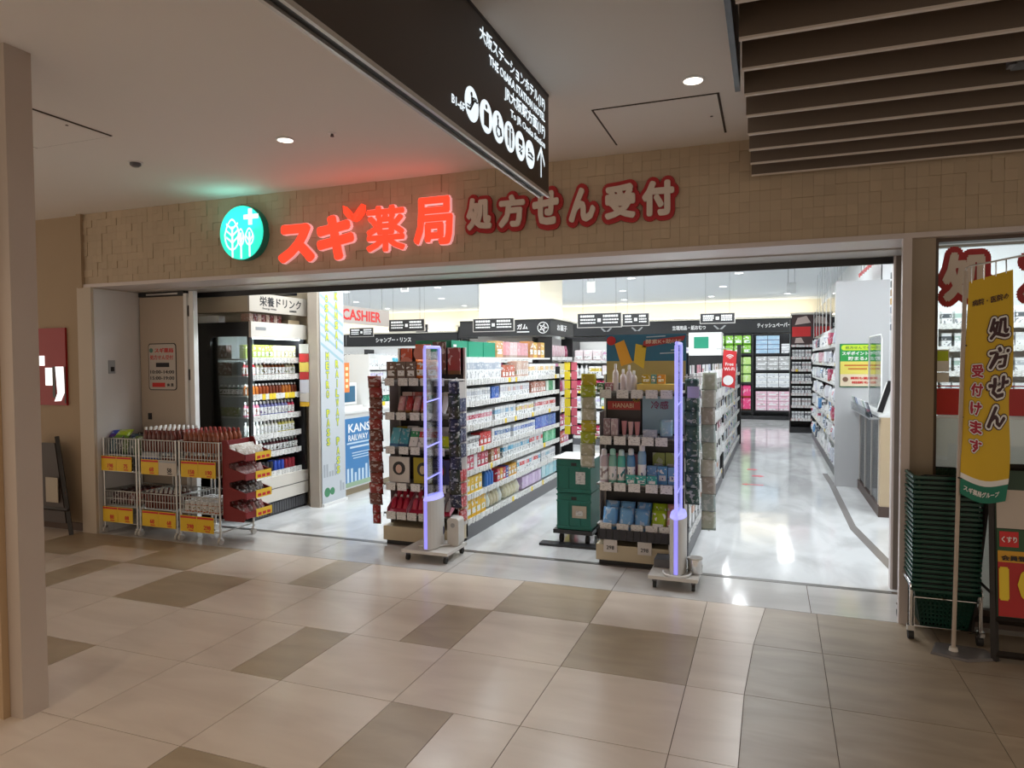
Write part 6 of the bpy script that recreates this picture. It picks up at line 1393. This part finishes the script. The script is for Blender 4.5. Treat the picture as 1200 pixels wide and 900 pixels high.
T('くすり', (1.125, 3.995 + .105 * .60 / .98 - .022, .602), w=.065, h=.03, m=M_whiteink, parent=ab, tilt=-TI, bold=.03); T('10', (1.18, 3.995 + .105 * .4 / .98 - .022, .385), w=.20, h=.17, m=M_yellow, parent=ab, tilt=-TI, bold=.04)
T('会員登録', (1.16, 3.995 + .105 * .5 / .98 - .024, .512), w=.14, h=.026, m=M_blackink, parent=ab, tilt=-TI, bold=.03)
ab2 = thing('a_board', 'dark brown A-frame board half hidden behind the near column at the left', 'sign board', (-5.95, 4.2, 0))
m_ = MB(); bar(m_, (-5.74, 4.27, 0), (-5.93, 4.30, .86), .022); m_.build('leg', [M_woodb], ab2); m_ = MB(); bar(m_, (-6.4, 4.27, 0), (-6.2, 4.30, .86), .022); m_.build('leg', [M_woodb], ab2)
MB().add([(-6.35, 4.26, .10), (-5.79, 4.26, .10), (-5.95, 4.29, .80), (-6.2, 4.29, .80), (-6.35, 4.27, .10), (-5.79, 4.27, .10), (-5.95, 4.30, .80), (-6.2, 4.30, .80)], [(0, 1, 2, 3), (7, 6, 5, 4), (0, 4, 5, 1), (1, 5, 6, 2), (2, 6, 7, 3), (3, 7, 4, 0)]).build('panel', [mat('chalk board', (.05, .035, .03), .5)], ab2)
MB().box(-6.02, -5.87, 4.25, 4.257, .28, .50).build('leaflet', [mat('leaflet beige', (.42, .36, .28), .5)], ab2); m_ = MB(); bar(m_, (-6.38, 4.262, .22), (-5.76, 4.262, .22), .016); m_.build('rail', [M_woodb], ab2)
# red lit wall poster
wp = thing('wall_poster', 'red wall poster with a glowing white figure of light beside the near column', 'poster', (-6.08, 4.41, 1.13))
MB().box(-6.28, -5.93, 4.40, 4.419, 1.13, 1.83).build('panel', [mat('deep red panel', (.32, .008, .01), .4)], wp); M_pl = mat('lit white print', (.9, .9, .9), .5, emit=(1, 1, 1), es=1.3)
MB().prism([(-6.06, 1.48), (-5.96, 1.48), (-5.95, 1.25), (-6.0, 1.17), (-6.08, 1.165), (-6.04, 1.24)][::-1], 4.396, 4.40).build('lit_print', [M_pl], wp); MB().box(-6.19, -6.10, 4.396, 4.40, 1.31, 1.47).build('lit_print', [M_pl], wp); MB().box(-6.27, -6.20, 4.396, 4.40, 1.49, 1.58).build('lit_print', [M_pl], wp)
MB().box(-6.10, -6.065, 4.396, 4.40, 1.2, 1.48).build('print', [mat('print grey', (.10, .09, .09), .5)], wp); MB().box(-5.948, -5.935, 4.396, 4.40, 1.15, 1.48).build('print', [MATS['print grey']], wp)

# ================================================================ SECURITY GATES
M_violet = mat('lit violet acrylic', (.4, .4, .9), .3, emit=(.24, .22, 1.0), es=.9); M_violet2 = mat('lit pale violet acrylic', (.5, .5, .9), .3, emit=(.33, .33, 1.0), es=.85)
def gate(x, y0, y1, label):
    g = thing('security_gate', label, 'security gate', (x, (y0 + y1) / 2, .09))
    ym = (y0 + y1) / 2; n = 20
    prof = []
    foot = [(x + .055 * math.cos(a), ym + (y1 - y0) / 2 * math.sin(a)) for a in [2 * PI * i / n for i in range(n)]]
    MB().frustum(foot, .09, foot, .46, sm=False).build('body', [mat('pale grey plastic', (.60, .58, .55), .4)], g)
    MB().frustum(foot, .46, [(x + (a - x) * .86, ym + (b - ym) * .92) for a, b in foot], .485).build('top_cap', [M_violet2], g)
    MB().tube([(x, y0 + .012, .48), (x, y0 + .012, 1.60), (x, y0 + .02, 1.615), (x, y1 - .02, 1.615), (x, y1 - .012, 1.60), (x, y1 - .012, .48)], .0115, 8).build('frame', [M_violet2], g)
    MB().box(x - .003, x + .003, y0 + .02, y1 - .02, .48, 1.605).build('panel', [M_panel], g)
    for z in (1.20, .86, .62): MB().tube([(x, y0 + .02, z), (x, y1 - .02, z + .02)], .005, 6).build('crossbar', [M_violet2], g)
    MB().box(x - .012, x + .012, y0 - .001, y0 + .006, .10, .46).build('light_strip', [M_violet], g)
    MB().lathe([(.002, 0), (.034, 0), (.034, .004)], 0, 0, 16).build('badge', [mat('navy badge', (.02, .02, .12), .4)], g, local=True)
    bd = [c for c in g.children if c.name.startswith('badge')][0]; bd.rotation_euler = (0, PI / 2, 0); bd.location = (.046, .05, .11)
    return g
g1 = gate(-2.40, 4.56, 4.84, 'framed violet-lit security gate on a white dolly in front of the left end rack')
g2 = gate(-.562, 4.55, 4.83, 'violet-lit security gate seen edge-on on a white dolly before the right end rack')
def dolly(x0, x1, y0, y1, label):
    d = thing('dolly', label, 'dolly', ((x0 + x1) / 2, (y0 + y1) / 2, 0)); MB().box(x0, x1, y0, y1, .062, .085).build('deck', [mat('white dolly board', (.62, .60, .57), .4)], d)
    for x in (x0 + .04, x1 - .03):
        for y in (y0 + .03, y1 - .03):
            c = MB().tube([(x - .01, y, .024), (x + .01, y, .024)], .024, 12).build('caster', [M_rubber], d); MB().box(x - .014, x + .014, y - .01, y + .012, .040, .062).build('fork', [M_dark], c)
    return d
dolly(-2.60, -2.215, 4.55, 4.90, 'white wheeled dolly under the left security gate'); dolly(-.74, -.42, 4.53, 4.90, 'white wheeled dolly under the right security gate')
for x, y, l in ((-2.27, 4.80, 'white power unit with a round vent beside the left security gate'),):
    t = thing('power_unit', l, 'power unit', (x, y, .086)); MB().prism(rrect(x - .045, x + .05, .086, .30, .025), y - .045, y + .06).build('body', [mat('pale grey plastic', (0, 0, 0))], t)
    MB().prism([(x + .002 + .018 * math.cos(a), .245 + .018 * math.sin(a)) for a in [2 * PI * i / 14 for i in range(14)]], y - .048, y - .045).build('vent', [M_grey], t)
cab = tag(MB().tube([(-.562 + .09 * math.cos(a), 4.62 + .11 * math.sin(a), .098) for a in [R(180 + 22 * i) for i in range(12)]], .007, 6).build('cable', [M_white]), 'white cable coiled round the foot of the right security gate', 'cable')
cab = tag(MB().tube([(-2.50 + .26 * t, 4.63 - .05 * math.sin(t * PI) + .2 * t, .096) for t in [i / 10 for i in range(11)]], .006, 6).build('cable', [M_white]), 'white cable lying on the dolly of the left security gate', 'cable')
tin = thing('metal_tin', 'shiny metal tin on the dolly beside the right security gate', 'tin', (-.445, 4.68, .086)); MB().lathe([(.046, .086), (.048, .09), (.048, .185)], -.452, 4.68, 20).build('body', [M_chrome], tin); MB().lathe([(.050, .18), (.050, .19)], -.452, 4.68, 20).build('lid', [M_alu], tin)
tag(MB().box(-.73, -.62, 4.72, 4.88, .086, .14).build('power_box', [M_dark]), 'dark box on the dolly behind the right security gate', 'power unit')

# ================================================================ GREEN CRATES
M_crate = mat('teal crate plastic', (.008, .17, .13), .4)
def crate(x0, x1, y0, y1, z0, z1, label):
    t = thing('crate', label, 'crate', ((x0 + x1) / 2, (y0 + y1) / 2, z0)); th_ = .012
    MB().box(x0, x1, y0, y1, z0, z0 + .012).build('floor', [M_crate], t)
    for (a, b, c, d) in ((x0, x1, y0, y0 + th_), (x0, x1, y1 - th_, y1), (x0, x0 + th_, y0 + th_, y1 - th_), (x1 - th_, x1, y0 + th_, y1 - th_)): MB().box(a, b, c, d, z0 + .012, z1).build('side', [M_crate], t)
    rb_ = MB()
    for z in (z0 + .02, z1 - .02, z1 - .07): rb_.box(x0 - .006, x1 + .006, y0 - .006, y0, z, z + .012)
    for x in (x0, x0 + .09, x1 - .1, x1 - .012): rb_.box(x, x + .012, y0 - .006, y0, z0 + .032, z1 - .07)
    rb_.build('rib', [M_crate], t); MB().box(x0 + .12, x1 - .12, y0 - .002, y0, z1 - .055, z1 - .03).build('hand_slot', [M_black], t)
    return t
c1 = crate(-1.63, -1.345, 5.42, 5.80, .12, .42, 'lower teal crate on the dolly beside the right end rack'); c2 = crate(-1.63, -1.345, 5.42, 5.80, .424, .70, 'upper teal crate with a sheet of paper over it beside the right end rack')
MB().box(-1.50, -1.38, 5.410, 5.414, .22, .32).build('label', [mat('paper label', (.55, .48, .38), .6)], c1); MB().box(-1.47, -1.41, 5.408, 5.41, .24, .28).build('label_print', [M_tag], c1); MB().box(-1.47, -1.39, 5.410, 5.414, .50, .60).build('label', [M_tag], c2)
tag(MB().box(-1.66, -1.33, 5.40, 5.80, .702, .708).build('paper_sheet', [M_whiteink]), 'white paper sheet laid over the upper teal crate', 'paper')
dd = thing('dolly', 'black dolly under the teal crates', 'dolly', (-1.49, 5.6, 0)); MB().box(-1.66, -1.33, 5.40, 5.82, .085, .118).build('deck', [M_black], dd)
for x in (-1.60, -1.38):
    for y in (5.45, 5.76): MB().tube([(x - .012, y, .04), (x + .012, y, .04)], .038, 12).build('caster', [M_rubber], dd)
tag(MB().box(-1.75, -1.25, 5.30, 5.40, .001, .02).build('floor_mat', [M_black]), 'thin black plate on the floor in front of the crate dolly', 'plate')
# yellow vertical strips at the far end of the medicine shelf
for x, y, c, l in ((-2.28, 8.02, '#d8c020', 'long yellow strip of cards at the far end of the medicine shelf'), (-2.20, 8.04, '#c05868', 'long pink strip of packs at the far end of the medicine shelf')):
    t = thing('hanging_strip', l, 'strip', (x, y, .6))
    for i in range(8): MB().box(x - .035, x + .035, y, y + .012, .62 + i * .11, .72 + i * .11).build('card', [mat('strip ' + c, lin(c), .5)], t)
    MB().box(x - .004, x + .004, y + .012, y + .018, .6, 1.55).build('holder', [M_clip], t); MB().box(-2.375, x + .004, y - .04, y - .034, 1.50, 1.51).build('bracket', [M_clip], t); MB().box(x - .004, x + .004, y - .04, y + .018, 1.50, 1.51).build('bracket', [M_clip], t)

# ================================================================ WIRE CARTS
def wire_cart(x0, x1, y0, y1, label):
    t = thing('wire_cart', label, 'cart', ((x0 + x1) / 2, (y0 + y1) / 2, 0)); r = .0085
    for x in (x0, x1):
        for y in (y0, y1):
            MB().tube([(x, y, .06), (x, y, .85)], r, 8).build('post', [M_wire], t)
            c = MB().tube([(x - .01, y, .028), (x + .01, y, .028)], .028, 12).build('caster', [mat('grey rubber', (.45, .43, .40), .5)], t); MB().box(x - .014, x + .014, y - .012, y + .012, .045, .065).build('fork', [M_chrome], c)
    for z, nm in ((.845, 'top_rail'), (.38, 'lower_rail'), (.10, 'bottom_rail')): MB().tube([(x0, y0, z), (x1, y0, z), (x1, y1, z), (x0, y1, z)], .0055, 6, closed=True).build(nm, [M_wire], t)
    for zb, zt, nm in ((.555, .845, 'upper_basket'), (.245, .38, 'lower_basket')):
        mb = MB(); w = .0018
        def vwire(x, y): mb.box(x - w, x + w, y - w, y + w, zb, zt)
        n = int((x1 - x0) / .03)
        for i in range(1, n): x = x0 + (x1 - x0) * i / n; vwire(x, y0); vwire(x, y1); mb.box(x - w, x + w, y0, y1, zb - w, zb + w)
        n = int((y1 - y0) / .03)
        for i in range(1, n): y = y0 + (y1 - y0) * i / n; vwire(x0, y); vwire(x1, y); mb.box(x0, x1, y - w, y + w, zb - w, zb + w)
        for z in (zb, (zb + zt) / 2):
            for (a, b, c, d) in ((x0, x1, y0 - w, y0 + w), (x0, x1, y1 - w, y1 + w), (x0 - w, x0 + w, y0, y1), (x1 - w, x1 + w, y0, y1)): mb.box(a, b, c, d, z - w, z + w)
        b = mb.build(nm, [M_wire], t); tag(b, kind='stuff')
    return t
carts = [(-5.535, -5.15, 'left'), (-5.115, -4.70, 'middle'), (-4.66, -4.235, 'right')]
CYa, CYb = 4.44, 4.83
for x0, x1, w in carts: wire_cart(x0, x1, CYa, CYb, {'left': 'left wire cart, holding blue and green snack packs, against the pale pier', 'middle': 'middle wire cart of white-capped bottles', 'right': 'right wire cart of red-brown bottles beside the red snack display'}[w])
M_psign = mat('price yellow', (.80, .52, .02), .5)
def price_sign(x0, x1, z0, z1, parts, label):
    t = thing('price_sign', label, 'price sign', ((x0 + x1) / 2, CYa - .015, z0)); y = CYa - .016; xm = (x0 + x1) / 2
    for i, (txt, m, ink) in enumerate(parts):
        a, b = ((x0, xm - .001), (xm + .001, x1))[i]
        MB().box(a, b, y, y + .003, z0, z1).build('card', [m], t); T(txt, ((a + b) / 2 + .02, y - .001, z0 + .045), h=.038, m=ink, parent=t, bold=.03, thick=.001)
        MB().box(a + .004, b - .004, y - .001, y, z1 - .022, z1 - .006).build('heading', [M_redink if m is M_psign else mat('grey ink', (0, 0, 0))], t)
        MB().box((a + b) / 2, (a + b) / 2 + .05, y - .001, y, z0 + .010, z0 + .018).build('small_print', [ink], t)
price_sign(-5.55, -5.19, .56, .69, (('198', M_psign, M_redink), ('75', M_psign, M_redink)), 'yellow price sign reading 198 and 75 on the left cart')
price_sign(-5.545, -5.19, .105, .24, (('88', M_psign, M_redink), ('88', M_psign, M_redink)), 'yellow price sign reading 88 and 88 low on the left cart')
price_sign(-5.08, -4.68, .55, .68, (('68', M_psign, M_redink), ('58', mat('pale price card', (.55, .50, .44), .5), M_blackink)), 'half yellow, half white price sign reading 68 and 58 on the middle cart')
price_sign(-5.08, -4.70, .10, .235, (('68', M_psign, M_redink), ('68', M_psign, M_redink)), 'yellow price sign reading 68 and 68 low on the middle cart')
price_sign(-4.63, -4.26, .55, .685, (('158', M_psign, M_redink), ('190', M_psign, M_redink)), 'yellow price sign reading 158 and 190 on the right cart')
price_sign(-4.65, -4.29, .09, .225, (('398', M_psign, M_redink), ('298', M_psign, M_redink)), 'yellow price sign reading 398 and 298 low on the right cart')
rk = random.Random(12)
# bottles with caps as parts
def bottle_proto(col, cap, h, r, matb, grp_, lb):
    t = thing('drink_bottle', lb, 'bottle', group=grp_)
    b = MB().lathe([(r * .9, 0), (r, h * .04), (r, h * .40), (r * .96, h * .42), (r, h * .44), (r, h * .66), (r * .75, h * .80), (r * .42, h * .88), (r * .40, h * .90)], n=10).build('body', [matb], t, local=True); b.color = (*lin(col), 1)
    MB().lathe([(r * .46, h * .89), (r * .46, h * .99), (r * .40, h)], n=10).build('cap', [mat('cap ' + cap, lin(cap), .35)], t, local=True); return t
def cart_bottles(x0, x1, z, rows_, cols_, proto, dz=0.0, first=None, pitch=.052):
    used = 0; n = int((x1 - x0) / pitch)
    for j in range(rows_):
        for i in range(n):
            c = proto if (proto.get('used') is None) else copy_tree(proto)
            if proto.get('used') is None: proto['used'] = 1
            if c is not proto and 'used' in c: del c['used']
            c.location = (x0 + pitch / 2 + i * pitch + rk.uniform(-.002, .002), CYa + .04 + j * pitch, z + dz * j); c.rotation_euler = (0, 0, rk.uniform(0, 6))
M_amber = mat('red-brown tea', (.22, .045, .012), .25, spec=.6)
M_amber2 = mat('dark red tea', (.12, .018, .010), .25, spec=.6)
pw = bottle_proto('#5a2818', '#dcdcd8', .21, .024, M_amber2, 'white-capped bottles on top of the middle cart', 'dark bottle with a white cap on top of the middle wire cart')
cart_bottles(-5.10, -4.71, .742, 6, 7, pw)
pw2 = bottle_proto('#5a2818', '#dcdcd8', .17, .024, M_amber2, 'lower layer of bottles in the middle cart', 'dark bottle in the lower layer of the middle cart, behind the wires')
cart_bottles(-4.90, -4.71, .56, 1, 4, pw2)
t = thing('carton_tray', 'blue and white carton at the left of the middle cart', 'box', (-5.0, 4.48, .56)); MB().box(-5.10, -4.915, 4.455, 4.60, .56, .735).build('body', [mat('pale grey carton', (.38, .40, .44), .5)], t); MB().box(-5.101, -4.914, 4.453, 4.455, .62, .69).build('band', [mat('blue band', (.02, .06, .35), .4)], t)
pr_ = bottle_proto('#8a3018', '#8a2418', .19, .026, M_amber, 'red-brown bottles on top of the right cart', 'red-brown tea bottle with a dark red cap on top of the right wire cart')
cart_bottles(-4.64, -4.26, .755, 6, 7, pr_)
pr2 = bottle_proto('#a04820', '#c8b8a8', .185, .026, M_amber, 'lower layer of bottles in the right cart', 'orange-brown tea bottle in the lower layer of the right cart, behind the wires')
cart_bottles(-4.64, -4.26, .56, 2, 7, pr2)
pl_ = bottle_proto('#3a1812', '#c8c4bc', .15, .024, M_amber2, 'bottles in the lower basket of the middle cart', 'short dark bottle with a white cap in the lower basket of the middle cart')
cart_bottles(-5.10, -4.71, .25, 4, 7, pl_, dz=.0)
for i in range(6): product('jar', .055, .055, .07, (-4.88 + i * .03 if 0 else -4.89 + i * .036 * 1.0, 4.425 + .05, .385), 0, '#a09860', 2, 'x') if False else None
for j in range(5):
    for i in range(6): product('jar', .058, .058, .09, (-4.62 + i * .064, 4.485 + j * .066, .25), 0, '#b86838', 2, 'orange-brown jar with a white lid in the lower basket of the right cart', 'jars in the lower basket of the right cart')
for j in range(5):
    for i in range(5):
        c = rk.choice(['#28304c', '#384848', '#5a7038', '#2a3a70', '#4c3c50', '#303030', '#40606c'])
        product('pouch', .085, .03, .15 + rk.uniform(0, .02), (-5.485 + i * .075, 4.49 + j * .07, .70), rk.uniform(-.2, .2), c, 3, 'dark blue, green or purple snack pouch in the top of the left cart', 'snack pouches in the top of the left cart', tilt=-.15)
for i in range(5): product('pouch', .085, .03, .14, (-5.485 + i * .075, 4.475, .56), 0, rk.choice(['#303848', '#485058', '#283040']), 3, 'dark snack pouch low in the upper basket of the left cart', 'lower snack pouches in the left cart')
product('pouch', .13, .05, .12, (-5.40, 4.50, .845), .3, '#9ab028', 3, 'lime green snack pouch lying over the top of the left cart', tilt=-1.0, name='snack_pouch')
product('pouch', .12, .05, .10, (-5.48, 4.52, .85), .5, '#2a3cb0', 3, 'royal blue snack pouch lying over the top left corner of the left cart', tilt=-1.0, name='snack_pouch')
for j in range(5):
    for i in range(4): product('pouch', .10, .04, .12, (-5.48 + i * .095, 4.49 + j * .07, .25), rk.uniform(-.3, .3), ['#802818', '#a83a1c', '#602020', '#90341c'][(i + j) % 4] if i > 1 else rk.choice(['#402828', '#503030']), 3, 'brown-red or orange snack pack in the lower basket of the left cart', 'snack packs in the lower basket of the left cart', tilt=-.3)
# red cardboard display of snacks
M_rcard = mat('dark red cardboard', (.20, .012, .014), .6)
rd = thing('snack_display', 'dark red four-tier cardboard snack display fixed to the right wire cart', 'display rack', (-4.05, 4.62, .2))
DX0, DX1, DY0, DY1 = -4.222, -3.99, 4.46, 4.78
MB().box(DX0, DX0 + .012, DY0, DY1, .22, .86).build('back_panel', [M_rcard], rd)
for y in (DY0, DY1 - .008):
    pts = [(DX0 + .012, .20), (DX1 - .02, .20)]
    for k in range(4): z = .22 + k * .158; pts += [(DX1, z + .02), (DX1, z + .06), (DX0 + .07, z + .105), (DX0 + .07, z + .14)]
    pts += [(DX0 + .05, .87), (DX0 + .012, .87)]; MB().prism(pts, y, y + .008).build('side', [M_rcard], rd)
rdr = random.Random(3)
for k in range(4):
    z = .225 + k * .158; MB().add([(DX0 + .012, DY0 + .008, z + .055), (DX1, DY0 + .008, z), (DX1, DY1 - .008, z), (DX0 + .012, DY1 - .008, z + .055), (DX0 + .012, DY0 + .008, z + .063), (DX1, DY0 + .008, z + .008), (DX1, DY1 - .008, z + .008), (DX0 + .012, DY1 - .008, z + .063)], [(0, 3, 2, 1), (4, 5, 6, 7), (0, 1, 5, 4), (1, 2, 6, 5), (2, 3, 7, 6), (3, 0, 4, 7)]).build('tray', [M_rcard], rd)
    MB().box(DX1, DX1 + .003, DY0 + .008, DY1 - .008, z, z + .055).build('front_lip', [M_rcard], rd)
    MB().box(DX1 + .003, DX1 + .006, DY0 + .12, DY1 - .01, z - .004, z + .062).build('price_card', [M_psign], rd)
    for q in range(3): MB().box(DX1 + .006, DX1 + .007, DY0 + .14 + q * .055, DY0 + .18 + q * .055, z + .006, z + .03).build('price_print', [M_redink], rd)
    for i in range(6):
        for q in range(2): product('pouch', .075, .022, .10, (DX1 - .06 - q * .075, DY0 + .045 + i * .046, z + .02 + q * .02), PI / 2, rdr.choice((['#b8b0a8', '#a09488'], ['#903838', '#a88080'], ['#4a3028', '#302020'], ['#6a3028', '#984848'])[3 - k]), 3, '%s snack bag in the red cardboard display, %s tier' % (('brown-red', 'dark brown', 'red and pink', 'pale grey')[k], ('lowest', 'second lowest', 'second highest', 'highest')[k]), 'snack bags on the %s tier of the red display' % ('lowest', 'second lowest', 'second highest', 'highest')[k], tilt=-.5, name='snack_bag', cat='snack bag')
T('おつまみ', (-4.16, DY0 - .001, .52), w=.022, h=.15, m=mat('faded ink', (.45, .35, .32), .5), parent=rd, thick=.001) if False else None
bpy.context.view_layer.update()
print('objects', len(bpy.data.objects), 'tris', sum(len(p.vertices) - 2 for m in bpy.data.meshes for p in m.polygons) if len(bpy.data.meshes) < 6000 else 0)
